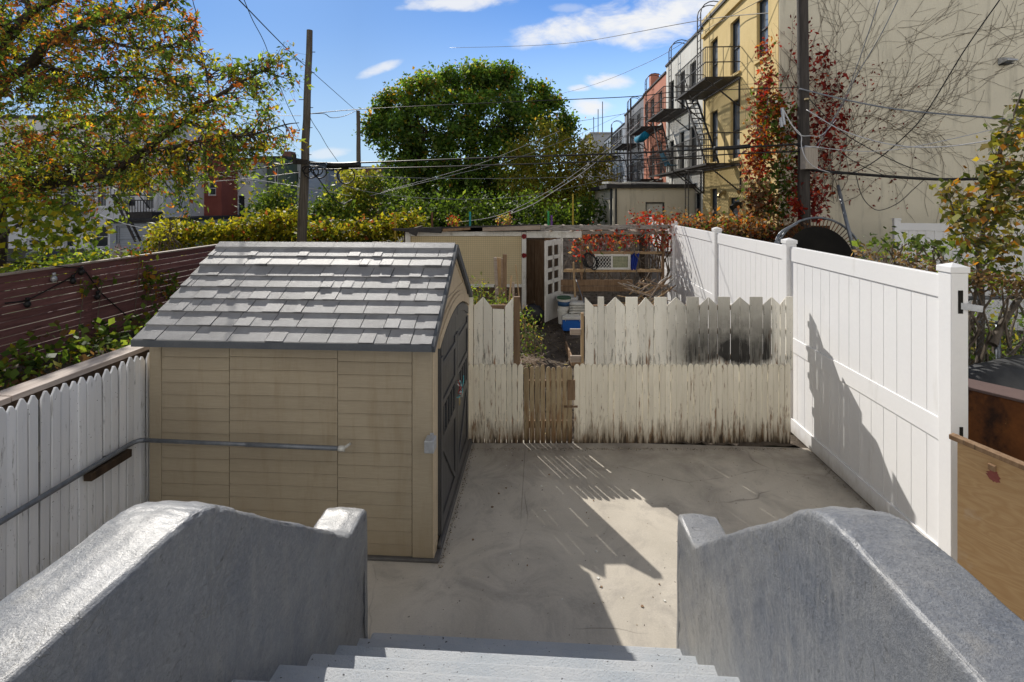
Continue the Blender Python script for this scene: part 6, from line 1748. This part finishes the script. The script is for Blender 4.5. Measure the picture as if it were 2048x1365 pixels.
for (px, py, rx, ry, n) in ((2040, 215, 24, 22, 55), (2015, 270, 40, 30, 120), (2060, 260, 40, 40, 110), (1985, 330, 45, 30, 130), (2035, 340, 45, 30, 130), (1915, 370, 35, 22, 80), (1945, 350, 20, 18, 40), (1960, 400, 60, 30, 170), (2030, 410, 45, 30, 130), (1930, 440, 40, 24, 110), (1990, 460, 50, 26, 130), (2040, 480, 30, 30, 90),
                        (1920, 480, 30, 16, 50), (1960, 500, 40, 18, 60), (2090, 380, 50, 80, 160), (2010, 520, 40, 18, 40)):
    k = 6.2 / F
    for q in range(max(3, n // 9)):
        c = np.array(at(px + RNG.normal() * rx * .55, py + RNG.normal() * ry * .55, 6.2 + RNG.uniform(-.35, .35)))
        s = nearest(limbs, c)
        sm = branchy(mb, s, c, .005, .002, .08, 3, 4)
        m = 10
        P = np.array(sm)[RNG.integers(2, len(sm), m)] + RNG.normal(size=(m, 3)) * .055
        lp.append(P)
        lc.append(pick_cols(m, [(.06, .08, .02), (.12, .14, .03), (.20, .20, .04), (.34, .26, .03), (.32, .14, .02), (.24, .20, .12)], [1.4, 1.8, 1.4, 1.1, .6, .7], .2))
mb.build('trunk', M['bark_grey'], T3, smooth=True, fix=False)
leaf_obj('crown', np.concatenate(lp), .092, np.concatenate(lc), T3, aspect=.62, droop=1.0, up=.3)
# vines matted along the chain link and over the white fence
mound('dry brown vine tangle lying over the top of the chain link fence', [(1950, 560, 40, 12, 34), (2010, 565, 45, 14, 40), (2050, 560, 40, 16, 30), (1800, 520, 30, 6, 16), (1850, 530, 30, 7, 18), (1905, 545, 26, 8, 18), (1760, 512, 20, 4, 8)], 6.1, 12, .055, BRN + GREEN[1:] + YEL[:1], [1.4, 1.6, 1, .6, .4, .3], 'dry_vine', 'vine', .06, .5)
mound('green leaves scattered low behind the chain link mesh', [(1945, 690, 22, 26, 18), (2030, 660, 40, 40, 30), (1960, 640, 24, 30, 12), (2000, 690, 50, 14, 22), (1940, 660, 14, 40, 12)], 6.7, 9, .075, GREEN + YEL, [1, 1.5, 1.4, .4, .3], 'undergrowth_vine', 'vine', .09, .6)
mound('leafy shoot with pale green leaves rising behind the white fence', [(1770, 494, 12, 9, 6), (1800, 488, 18, 8, 8), (1850, 484, 22, 9, 12), (1880, 500, 18, 8, 8), (1905, 520, 14, 8, 6)], 6.4, 7, .085, [(.14, .2, .04), (.07, .11, .03), (.2, .22, .05)], [1, 1.4, .5], 'leafy_shoot', 'plant', .055, .6)

# ---- red creeper on the pole and house corner, bare stems over the stucco wall
CRP = thing('red_creeper', 'red and green creeper covering the utility pole and the corner of the yellow house', 'creeper', at(1580, 470, 12.6)[:2] + (0,), yard=False)
lp, lc = [], []
def creep_(px0, px1, py0, py1, D, n, pal, wts, cl=10, sp=(.13, .08, .13), D1=None):
    for k in range(int(n * (1.6 if px1 < 1600 else .9))):
        px, py = RNG.uniform(px0, px1), RNG.uniform(py0, py1)
        c = np.array(at(px, py, D if D1 is None else RNG.uniform(D, D1)))
        lp.append(c + RNG.normal(size=(cl, 3)) * np.array(sp)); lc.append(pick_cols(cl, pal, wts, .25) * (.7 + .5 * RNG.random()))
creep_(1520, 1545, 80, 240, 13.35, 34, RED + ORA[:1] + BRN[:1] + GREEN[:1], [1.6, 1.4, 1, .8, .8, .6, .5], 9, (.10, .1, .16))
creep_(1505, 1560, 190, 300, 13.1, 60, RED + ORA + GREEN[:2] + BRN[:1], [1, 1, .8, .9, .9, .6, .6, 1, .8, .8])
creep_(1498, 1540, 300, 350, 13.1, 34, RED + BRN + ORA, [1.4, .6, 1, .3, .5, .5, .5, .6, .4, .3])
creep_(1535, 1600, 200, 330, 12.7, 90, GREEN[:2] + ORA + RED[3:] + BRN[:1], [2.2, 1.6, .6, .4, .6, .6, .6])
creep_(1540, 1600, 330, 430, 12.6, 80, GREEN[:2] + BRN + ORA[2:], [2.4, 1.2, .5, .5, .3, .4])
creep_(1495, 1550, 370, 440, 12.9, 70, BRN + RED[:1] + ORA[2:] + GREEN[:1], [1.2, 1.4, 1.2, .4, .5, .5])
creep_(1625, 1660, 90, 130, 12.9, 14, RED, [1, 1.2, .3, 1], 8)
creep_(1645, 1685, 150, 290, 13.2, 42, RED, [1, 1.5, .3, 1.2], 9)
creep_(1590, 1630, 20, 200, 13.25, 22, RED, [.6, 1.5, .2, 1.6], 7, (.2, .05, .2))
creep_(1600, 1660, 230, 300, 12.5, 44, RED, [.4, 1.2, .2, 2.4], 10)
creep_(1592, 1650, 330, 440, 12.35, 80, RED + BRN[:1], [.6, 1.6, .2, 2, .6], 9)
creep_(1584, 1600, 398, 432, 12.2, 12, RED, [3, .3, 1, 0], 9, (.07, .05, .08))
creep_(1640, 1690, 300, 350, 13, 14, RED, [1, 1.5, .3, 1.2], 7)
leaf_obj('leaves', np.concatenate(lp), .105, np.concatenate(lc), CRP, aspect=.65, droop=.9, up=.2)
mb = MB()
for k in range(80):
    px, py = RNG.uniform(1555, 1690), RNG.uniform(150, 440)
    D0 = 13.38
    pts = [(px, py)]
    a = RNG.normal() * .5 - math.pi / 2
    for j in range(7):
        a += RNG.normal() * .35
        pts.append((pts[-1][0] + 24 * math.cos(a), pts[-1][1] + 24 * math.sin(a)))
    mb.tube([at(p[0], p[1], 13.40 - .059 * ((p[0] - CX) / F * 13.4 - 7.4)) for p in pts], [.009 * (1 - j / 9) for j in range(8)], 4, False)
mb.build('stems', M['stem'], CRP, fix=False)
WV = thing('bare_vine', 'leafless vine stems fanning out over the drab stucco wall', 'vine', at(1750, 470, 13.3)[:2] + (0,), yard=False)
mb = MB()
def wallpt(px, py):
    # point on the blank wall plane (slightly proud): yard y = 13.45
    u = (px - CX) / F
    # world ray (u,1,v) meets yard plane: X*SN+Y*CS = 13.45
    Y = 13.83 / (u * SN + CS)
    return at(px, py, Y)
def crawl(px, py, a, n, step, r, wob, depth=0):
    pts = [(px, py)]
    for j in range(n):
        a += RNG.normal() * wob
        pts.append((pts[-1][0] + step * math.cos(a), pts[-1][1] + step * math.sin(a)))
        if depth < 2 and RNG.random() < .30:
            crawl(pts[-1][0], pts[-1][1], a + RNG.choice([-1, 1]) * RNG.uniform(.3, .9), int(n * .6), step * .9, r * .65, wob, depth + 1)
    m = len(pts)
    mb.tube([wallpt(*p) for p in pts], [max(.003, r * (1 - .8 * j / m)) for j in range(m)], 4, False)
for (px, py, a, n) in ((1665, 330, -.75, 16), (1680, 300, -.62, 16), (1690, 290, -.5, 14), (1700, 250, -.8, 14), (1660, 350, -.35, 18), (1650, 260, -1.15, 16), (1640, 220, -1.4, 14), (1700, 330, -.25, 14), (1720, 230, -.4, 12), (1630, 160, -1.3, 10), (1740, 260, -.3, 12)):
    for q in range(2): crawl(px + RNG.normal() * 10, py + RNG.normal() * 10, a + RNG.normal() * .12, n, 14, .0065, .16)
for k in range(34):
    px, py = RNG.uniform(1760, 2060), RNG.uniform(-10, 240)
    if py > 180 and px > 1900: continue
    crawl(px, py, -.42 + RNG.normal() * .12, int(RNG.integers(6, 12)), 12, .006, .10, 1)
mb.build('stems', M['stem'], WV, fix=False)
lp, lc = [], []
for k in range(150):
    px, py = 1690 + abs(RNG.normal()) * 60, RNG.uniform(120, 420)
    lp.append(np.array([wallpt(px, py)]) + RNG.normal(size=(2, 3)) * .04 + np.array([0, -.05, 0])); lc.append(pick_cols(2, RED[1:] + BRN[:1], [1, .2, 1.4, 1], .2))
leaf_obj('leaves', np.concatenate(lp), .07, np.concatenate(lc), WV, aspect=.6, droop=.9)
mound('brown and orange creeper heaped along the fence below the yellow house', [(1395, 446, 30, 6, 14), (1440, 446, 40, 8, 24), (1490, 448, 36, 12, 30), (1530, 455, 30, 18, 30), (1570, 460, 30, 22, 26), (1420, 452, 40, 8, 18), (1350, 443, 26, 5, 10)], 12.4, 16, .085, BRN + ORA + RED[2:3] + GREEN[:2], [1.4, 1.6, .8, .8, .5, .8, .4, .6, .5], 'creeper_heap', 'creeper', .13)
mound('red leaved creeper spilling over the right end of the coop roof', [(1300, 437, 26, 6, 16), (1330, 446, 18, 8, 12), (1270, 440, 14, 4, 6), (1250, 478, 60, 6, 26), (1190, 476, 30, 5, 12), (1300, 470, 34, 12, 20), (1160, 492, 20, 8, 12), (1328, 478, 12, 18, 14), (1220, 486, 34, 6, 12)], 12.15, 11, .085, RED[:3] + BRN + GREEN[1:2], [2, .6, 1.4, .6, .9, .7, .3], 'roof_creeper', 'creeper', .12)

# ---- trampoline tipped on edge behind the white fence
tr = thing('trampoline', 'old black trampoline tipped on its edge against the wall, springs showing', 'trampoline', at(1650, 520, 11.4)[:2] + (0,), yard=False)
c = at(1640, 528, 11.5); k = 11.5 / F
RX_, RZ_ = 90 * k, 92 * k
def ell(a, s, dy=0): return (c[0] + RX_ * s * math.cos(a), 11.5 + dy + .12 * math.sin(a), c[2] + RZ_ * s * math.sin(a))
angs = [i * 2 * math.pi / 48 for i in range(49)]
b = MB(); b.tube([ell(a, 1.0) for a in angs], .028, 8, False); b.build('rim', M['galv'], tr, smooth=True)
b = MB(); b.add([ell(a, .80, .02) for a in angs[:-1]] , [tuple(range(48))]); b.build('jumping_mat', M['dark'], tr, fix=False)
b = MB()
for i in range(72):
    a = i * 2 * math.pi / 72; b.tube([ell(a, .80, .02), ell(a, .985)], .010, 4)
b.build('springs', M['rust'], tr)
b = MB(); b.tube([at(1676, 372, 12.2), at(1692, 440, 11.5), at(1713, 520, 11.2)], .04, 8); b.build('frame_leg', M['galv'], tr, smooth=True)
b = MB(); b.tube(smooth_line([at(1548, 500, 11.3), at(1560, 468, 11.35), at(1594, 447, 11.4)], 5), .035, 8); b.build('frame_leg', M['galv'], tr, smooth=True)
# dark garden fence with netting behind, below the creeper heap
b = MB(); p0, p1 = at(1352, 450, 13.1), at(1660, 452, 12.6); b.hexa([(p0[0], p0[1], 0), (p1[0], p1[1], 0), (p1[0], p1[1] + .04, 0), (p0[0], p0[1] + .04, 0), (p0[0], p0[1], p0[2]), (p1[0], p1[1], p1[2]), (p1[0], p1[1] + .04, p1[2]), (p0[0], p0[1] + .04, p0[2])])
tag(b.build('board_fence', M['wood_dark'], None, yard=False), 'dark board fence buried in creeper below the yellow house', 'fence')

# ---- string lights and creeper on the maroon fence
sg = thing('string_lights', 'black string of light bulbs looped along the maroon fence', 'string lights', (-9.4, 8.5, 1.4))
def FW(px, py, X=-9.44): 
    u = px - 1080; D = X * F * 1.0 / u / CS
    return yat(px, py, D)
ln = [FW(10, 607), FW(55, 600), FW(105, 575), FW(145, 553), FW(163, 537), FW(185, 563), FW(200, 584), FW(235, 616), FW(265, 642)]
b = MB(); b.tube(smooth_line(ln, 5), .012, 6); b.tube(smooth_line([FW(-20, 520), FW(80, 530), FW(163, 537)], 5), .010, 6); b.build('flex', M['black'], sg, smooth=True)
for (px, py) in ((55, 602), (108, 552), (146, 556), (195, 588), (260, 646), (163, 539)):
    p = FW(px, py, -9.40)
    b = MB(); b.lathe([(.025, .0), (.05, -.04), (.055, -.08), (.03, -.12), (.0, -.13)], p, 10); b.lathe([(.03, .06), (.03, .0)], p, 8); b.build('bulb', M['black'] if px != 108 else M['galv_light'], sg, smooth=True)
def fence_leaves(label, spots, X, leaf, pal, wts, name='fence_creeper'):
    t = thing(name, label, 'creeper', (X, 8, 0))
    lp, lc = [], []
    for (px, py, rx, ry, n) in spots:
        for q in range(n):
            lp.append(np.array([FW(px + RNG.normal() * rx * .6, py + RNG.normal() * ry * .6, X)]) + RNG.normal(size=(4, 3)) * .07); lc.append(pick_cols(4, pal, wts, .2))
    leaf_obj('leaves', np.concatenate(lp), leaf, np.concatenate(lc), t, aspect=.65, droop=.8, up=.2)
    mb = MB()
    for (px, py, rx, ry, n) in spots:
        a = FW(px, py, X); mb.tube(smooth_line([(a[0] + .02, a[1] - .2, .02), (a[0] + .02, a[1] - .1, a[2] * .6), a], 4), .008, 4, False)
    mb.build('stems', M['stem'], t, fix=False)
fence_leaves('few creeper leaves threading through the slats of the maroon fence', [(300, 548, 30, 18, 14), (310, 575, 22, 18, 16), (345, 585, 16, 16, 10), (170, 572, 14, 8, 6), (205, 560, 16, 10, 5), (280, 510, 20, 12, 5), (205, 655, 20, 14, 12), (350, 560, 12, 14, 6)], -9.42, .13, GREEN + ORA[:1] + YEL[:1], [1, 1.4, .6, .6, .4])
GC = thing('ground_creeper', 'low leafy plants growing along the foot of the maroon fence', 'ground plants', (-8.3, 6, 0))
lp, lc = [], []
for k in range(300):
    y = RNG.uniform(4.5, 13); x = -9.2 + abs(RNG.normal()) * .9
    lp.append(np.array([[x, y, .08 + abs(RNG.normal()) * .22]]) + RNG.normal(size=(5, 3)) * .12); lc.append(pick_cols(5, GREEN + BRN[:1] + YEL[:1], [1.2, 1.6, 1, .8, .15], .25))
leaf_obj('leaves', np.concatenate(lp), .13, np.concatenate(lc), GC, aspect=.75, droop=.3, up=.8)
GC2 = thing('dry_weeds', 'dry brown weeds and leaf litter between the brown cap board and the maroon fence', 'weeds', (-6, 8, 0), kind='stuff')
lp = np.stack([RNG.uniform(-8.9, -3.8, 7000), RNG.uniform(3.5, 13.5, 7000), abs(RNG.normal(size=7000)) * .10], 1)
leaf_obj('litter', lp, .09, pick_cols(7000, BRN + GREEN[:2], [2, 1.2, .4, .8, .6], .3), GC2, aspect=.3, droop=-.6, up=.3)

# ---- garden path litter, weeds and the vine by the gap
LT = thing('garden_litter', 'twigs, straw and leaf litter strewn over the garden path', 'litter', (0, 9, 0), yard=False, kind='stuff')
N = 9000
X_ = RNG.uniform(-2.6, 3.1, N); Y_ = RNG.uniform(6.15, 12, N)
leaf_obj('litter', np.stack([X_, Y_, .012 + abs(RNG.normal(size=N)) * .02], 1), .055, pick_cols(N, [(.06, .045, .03), (.13, .10, .07), (.30, .25, .18), (.42, .37, .29), (.03, .025, .02)], [2, 1.5, 1, .5, 1.5], .25), LT, aspect=.22, droop=0, up=2.5)
mound('green and yellow weeds climbing the brown post left of the garden path', [(1052, 655, 10, 20, 12), (1058, 690, 12, 22, 14), (1065, 670, 14, 16, 10), (1050, 640, 5, 14, 6), (1056, 715, 12, 12, 8)], 7.6, 12, .055, GREEN + YEL[:1] + BRN[1:], [1.4, 1.4, 1, .5, .5, .5], 'path_weeds', 'plant', .08, .4)
mound('heap of cut green weeds behind the zigzag boards', [(955, 596, 26, 6, 20), (995, 603, 26, 6, 18), (940, 590, 10, 5, 6), (960, 577, 5, 12, 4)], 8.9, 16, .06, GREEN + YEL + BRN[1:2], [1, 1.6, 1.6, .5, .3, .5], 'weed_heap', 'weed heap', .09, .35)
b = MB(); rr = random.Random(33)
t = thing('straw_clump', 'dry pale straw tuft at the foot of the path by the gate', 'straw', at(1062, 722, 7.0)[:2] + (0,), yard=False)
for k in range(60):
    c_ = at(1062 + rr.gauss(0, 9), 722 + rr.gauss(0, 5), 7.0 + rr.uniform(-.2, .2)); a = rr.uniform(0, 6.28)
    b.tube([c_, (c_[0] + .12 * math.cos(a), c_[1] + .1 * math.sin(a), c_[2] + rr.uniform(0, .06)), (c_[0] + .24 * math.cos(a + .3), c_[1] + .2 * math.sin(a + .3), c_[2] + rr.uniform(-.06, .04))], .003, 4, False)
b.build('stalks', M['wood_h'], t, fix=False)
PG = thing('patio_grit', 'grit, leaf crumbs and dirt gathered along the foot of the fences on the patio', 'grit', (0, 5.5, 0), kind='stuff')
ga = np.stack([RNG.uniform(-.85, 3.15, 900), 5.93 - abs(RNG.normal(size=900)) * .03 + .0, np.full(900, .004)], 1)
ga[:, 1] += (ga[:, 0] - 1.2) * .0578
gb_ = np.stack([3.20 - abs(RNG.normal(size=500)) * .025, RNG.uniform(2.4, 5.95, 500), np.full(500, .004)], 1)
gc = np.stack([-.825 + abs(RNG.normal(size=500)) * .02, RNG.uniform(3.9, 5.9, 500), np.full(500, .004)], 1)
gd = np.stack([RNG.uniform(-.8, 3.1, 260), RNG.uniform(3.1, 5.9, 260), np.full(260, .003)], 1)
gg = np.concatenate([ga, gb_, gc, gd])
leaf_obj('crumbs', gg, .010, pick_cols(len(gg), [(.05, .04, .03), (.14, .10, .06), (.26, .2, .13), (.5, .46, .4)], [2, 1.6, .8, .3], .3), PG, M['leaf_dull'], aspect=.7, droop=0, up=4)
# fallen leaves and chips on the patio
for i in range(26):
    px, py = RNG.uniform(930, 1350), RNG.uniform(905, 1250)
    D = F * 3 / (py - HY)
    p = at(px, py, D)
    if to_yard(p)[0] < -.78: continue
    b = MB(); s = RNG.uniform(.006, .016); a0_ = RNG.uniform(0, 6)
    q = [(p[0] + s * math.cos(a0_ + k * 1.26) * RNG.uniform(.5, 1), p[1] + s * math.sin(a0_ + k * 1.26) * RNG.uniform(.5, 1)) for k in range(5)]
    b.prism(q, 'z', .001, .006)
    tag(b.build('paint_chip' if i % 2 else 'dry_leaf', M['white_paint'] if i % 2 else M['wood_brown'], None, yard=False), 'tiny pale paint chip lying on the concrete patio' if i % 2 else 'tiny brown leaf scrap lying on the concrete patio', 'chip' if i % 2 else 'leaf', 'paint chips on the patio' if i % 2 else 'leaf scraps on the patio')
# ================================================================== camera, sun, sky
cam = bpy.data.cameras.new('camera'); co_ = bpy.data.objects.new('camera', cam); col.objects.link(co_)
co_.location = (0, 0, CAM_H); co_.rotation_euler = (R(90), 0, 0)
cam.sensor_width = 36; cam.lens = 36 * F / 2048
cam.shift_y = -(1365 / 2 - HY) / 2048
cam.clip_start = .05; cam.clip_end = 4000
sc.camera = co_
sv = Vector((-.51, 1.0, .835)).normalized()
el = math.asin(sv.z); az = math.atan2(sv.x, sv.y)
sl_ = bpy.data.lights.new('sun', 'SUN'); so = bpy.data.objects.new('sun', sl_); col.objects.link(so)
sl_.energy = SUN; sl_.angle = R(.53); sl_.color = (1.0, .945, .86)
so.rotation_euler = (-sv).to_track_quat('-Z', 'Y').to_euler(); so.location = (-10, 18, 16)
w = bpy.data.worlds.new('World'); sc.world = w; w.use_nodes = True
t = w.node_tree; n = t.nodes; n.clear()
out = n.new('ShaderNodeOutputWorld'); bg = n.new('ShaderNodeBackground'); bg.inputs[1].default_value = SKY
t.links.new(bg.outputs[0], out.inputs[0])
sk = n.new('ShaderNodeTexSky'); sk.sky_type = 'NISHITA'; sk.sun_disc = False; sk.sun_elevation = el; sk.sun_rotation = az
sk.altitude = 20; sk.air_density = 1.0; sk.dust_density = .4; sk.ozone_density = 2.2
tc = n.new('ShaderNodeTexCoord'); sp = n.new('ShaderNodeSeparateXYZ'); t.links.new(tc.outputs['Generated'], sp.inputs[0])
def mth(op, a, b=None, clamp=False):
    q = n.new('ShaderNodeMath'); q.operation = op; q.use_clamp = clamp
    for i, v in enumerate((a, b)):
        if v is None: continue
        if isinstance(v, (int, float)): q.inputs[i].default_value = v
        else: t.links.new(v, q.inputs[i])
    return q.outputs[0]
yy = mth('MAXIMUM', sp.outputs[1], .05)
A, B = mth('DIVIDE', sp.outputs[0], yy), mth('DIVIDE', sp.outputs[2], yy)
cb_ = n.new('ShaderNodeCombineXYZ'); t.links.new(mth('MULTIPLY', A, 1.0), cb_.inputs[0]); t.links.new(mth('MULTIPLY', B, 2.0), cb_.inputs[1])
nz = n.new('ShaderNodeTexNoise'); nz.inputs['Scale'].default_value = 7.5; nz.inputs['Detail'].default_value = 8; nz.inputs['Roughness'].default_value = .62; nz.inputs['Distortion'].default_value = .5
t.links.new(cb_.outputs[0], nz.inputs['Vector'])
nz2 = n.new('ShaderNodeTexNoise'); nz2.inputs['Scale'].default_value = 22; nz2.inputs['Detail'].default_value = 6; t.links.new(cb_.outputs[0], nz2.inputs['Vector'])
NZ = mth('ADD', mth('MULTIPLY', mth('SUBTRACT', nz.outputs[0], .5), 3.4), mth('MULTIPLY', mth('SUBTRACT', nz2.outputs[0], .5), 1.2))
tot = None
for (px, py, rx, ry, tilt, amt) in ((1130, 66, 130, 30, .06, 1.0), (1290, 42, 170, 52, .12, 1.0), (1400, 20, 120, 46, .1, .9), (925, 4, 110, 20, .0, .9), (860, 10, 60, 10, .1, .6), (1225, 163, 62, 16, -.05, .9), (1157, 176, 24, 8, 0, .75), (1172, 216, 50, 17, 0, 1.0), (1140, 16, 40, 10, 0, .3),
                                (758, 139, 52, 11, .35, .8), (655, 308, 45, 12, .1, .55), (1100, 235, 90, 14, .3, .18), (1450, -60, 260, 60, .1, .9), (300, -150, 200, 40, .1, .6), (1900, -200, 300, 60, 0, .8)):
    a0, b0 = (px - CX) / F, (HY - py) / F
    da, db = mth('SUBTRACT', A, a0), mth('SUBTRACT', B, b0)
    ct, s_ = math.cos(tilt), math.sin(tilt)
    u = mth('DIVIDE', mth('ADD', mth('MULTIPLY', da, ct), mth('MULTIPLY', db, s_)), rx / F)
    v = mth('DIVIDE', mth('SUBTRACT', mth('MULTIPLY', db, ct), mth('MULTIPLY', da, s_)), ry / F)
    e = mth('ADD', mth('MULTIPLY', u, u), mth('MULTIPLY', v, v))
    d = mth('ADD', mth('SUBTRACT', 1.0, e), NZ)
    mr = n.new('ShaderNodeMapRange'); mr.interpolation_type = 'SMOOTHSTEP'; mr.inputs[1].default_value = -.25; mr.inputs[2].default_value = 1.2; mr.inputs[3].default_value = 0; mr.inputs[4].default_value = amt
    t.links.new(d, mr.inputs[0])
    env = n.new('ShaderNodeMapRange'); env.inputs[1].default_value = 2.6; env.inputs[2].default_value = 1.2; env.inputs[3].default_value = 0; env.inputs[4].default_value = 1
    t.links.new(e, env.inputs[0])
    m_ = mth('MULTIPLY', mr.outputs[0], env.outputs[0])
    tot = m_ if tot is None else mth('MAXIMUM', tot, m_)
fwd = n.new('ShaderNodeMapRange'); fwd.inputs[1].default_value = .06; fwd.inputs[2].default_value = .15; t.links.new(sp.outputs[1], fwd.inputs[0])
tot = mth('MULTIPLY', tot, fwd.outputs[0], True)
hs = n.new('ShaderNodeHueSaturation'); hs.inputs['Saturation'].default_value = SKYSAT; hs.inputs['Value'].default_value = SKYVAL; t.links.new(sk.outputs[0], hs.inputs['Color'])
tn = n.new('ShaderNodeMix'); tn.data_type = 'RGBA'; tn.blend_type = 'MULTIPLY'; tn.inputs[0].default_value = 1; t.links.new(hs.outputs[0], tn.inputs[6]); tn.inputs[7].default_value = (*SKYTINT, 1)
# unseen neutral sky fill added overhead and behind, clear blue towards the horizon ahead
hz = n.new('ShaderNodeMapRange'); hz.interpolation_type = 'SMOOTHSTEP'; hz.inputs[1].default_value = .5; hz.inputs[2].default_value = 1.3; t.links.new(B, hz.inputs[0])
hb_ = n.new('ShaderNodeMapRange'); hb_.interpolation_type = 'SMOOTHSTEP'; hb_.inputs[1].default_value = .44; hb_.inputs[2].default_value = -.02; hb_.inputs[3].default_value = 0; hb_.inputs[4].default_value = .92; t.links.new(B, hb_.inputs[0])
ha = n.new('ShaderNodeMix'); ha.data_type = 'RGBA'; t.links.new(hb_.outputs[0], ha.inputs[0]); t.links.new(tn.outputs[2], ha.inputs[6]); ha.inputs[7].default_value = (.56 / SKY, .75 / SKY, .94 / SKY, 1)
hv = n.new('ShaderNodeMix'); hv.data_type = 'RGBA'; t.links.new(mth('MULTIPLY', hz.outputs[0], .8), hv.inputs[0]); gx = n.new('ShaderNodeMapRange'); gx.inputs[1].default_value = -.32; gx.inputs[2].default_value = .5; gx.inputs[3].default_value = .97; gx.inputs[4].default_value = 1.7; t.links.new(A, gx.inputs[0])
gs = n.new('ShaderNodeVectorMath'); gs.operation = 'SCALE'; t.links.new(ha.outputs[2], gs.inputs[0]); t.links.new(gx.outputs[0], gs.inputs['Scale'])
t.links.new(gs.outputs[0], hv.inputs[6]); hv.inputs[7].default_value = (SKY_FILL[0] / SKY, SKY_FILL[1] / SKY, SKY_FILL[2] / SKY, 1)
# unseen bright sky fill added low behind the viewpoint to lift distant facades
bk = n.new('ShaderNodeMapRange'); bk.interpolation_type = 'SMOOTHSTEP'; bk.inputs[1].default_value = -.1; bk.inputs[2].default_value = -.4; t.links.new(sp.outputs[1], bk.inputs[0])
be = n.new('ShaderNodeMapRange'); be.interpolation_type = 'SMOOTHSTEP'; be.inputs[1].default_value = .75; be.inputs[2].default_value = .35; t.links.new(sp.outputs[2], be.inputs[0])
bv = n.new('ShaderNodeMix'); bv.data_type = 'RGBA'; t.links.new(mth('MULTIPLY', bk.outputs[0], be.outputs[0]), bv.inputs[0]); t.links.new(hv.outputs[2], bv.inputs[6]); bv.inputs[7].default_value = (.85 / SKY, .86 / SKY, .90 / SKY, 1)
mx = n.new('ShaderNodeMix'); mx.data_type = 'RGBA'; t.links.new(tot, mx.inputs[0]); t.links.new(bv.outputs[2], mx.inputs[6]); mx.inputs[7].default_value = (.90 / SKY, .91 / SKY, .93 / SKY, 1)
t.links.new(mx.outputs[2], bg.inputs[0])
sc.view_settings.view_transform = 'Standard'; sc.view_settings.look = 'None'; sc.view_settings.exposure = 0; sc.view_settings.gamma = 1
sc.cycles.max_bounces = 8; sc.cycles.diffuse_bounces = 4; sc.cycles.glossy_bounces = 3; sc.cycles.transmission_bounces = 4; sc.cycles.transparent_max_bounces = 6
sc.cycles.use_denoising = True
sc.cycles.caustics_reflective = False; sc.cycles.caustics_refractive = False
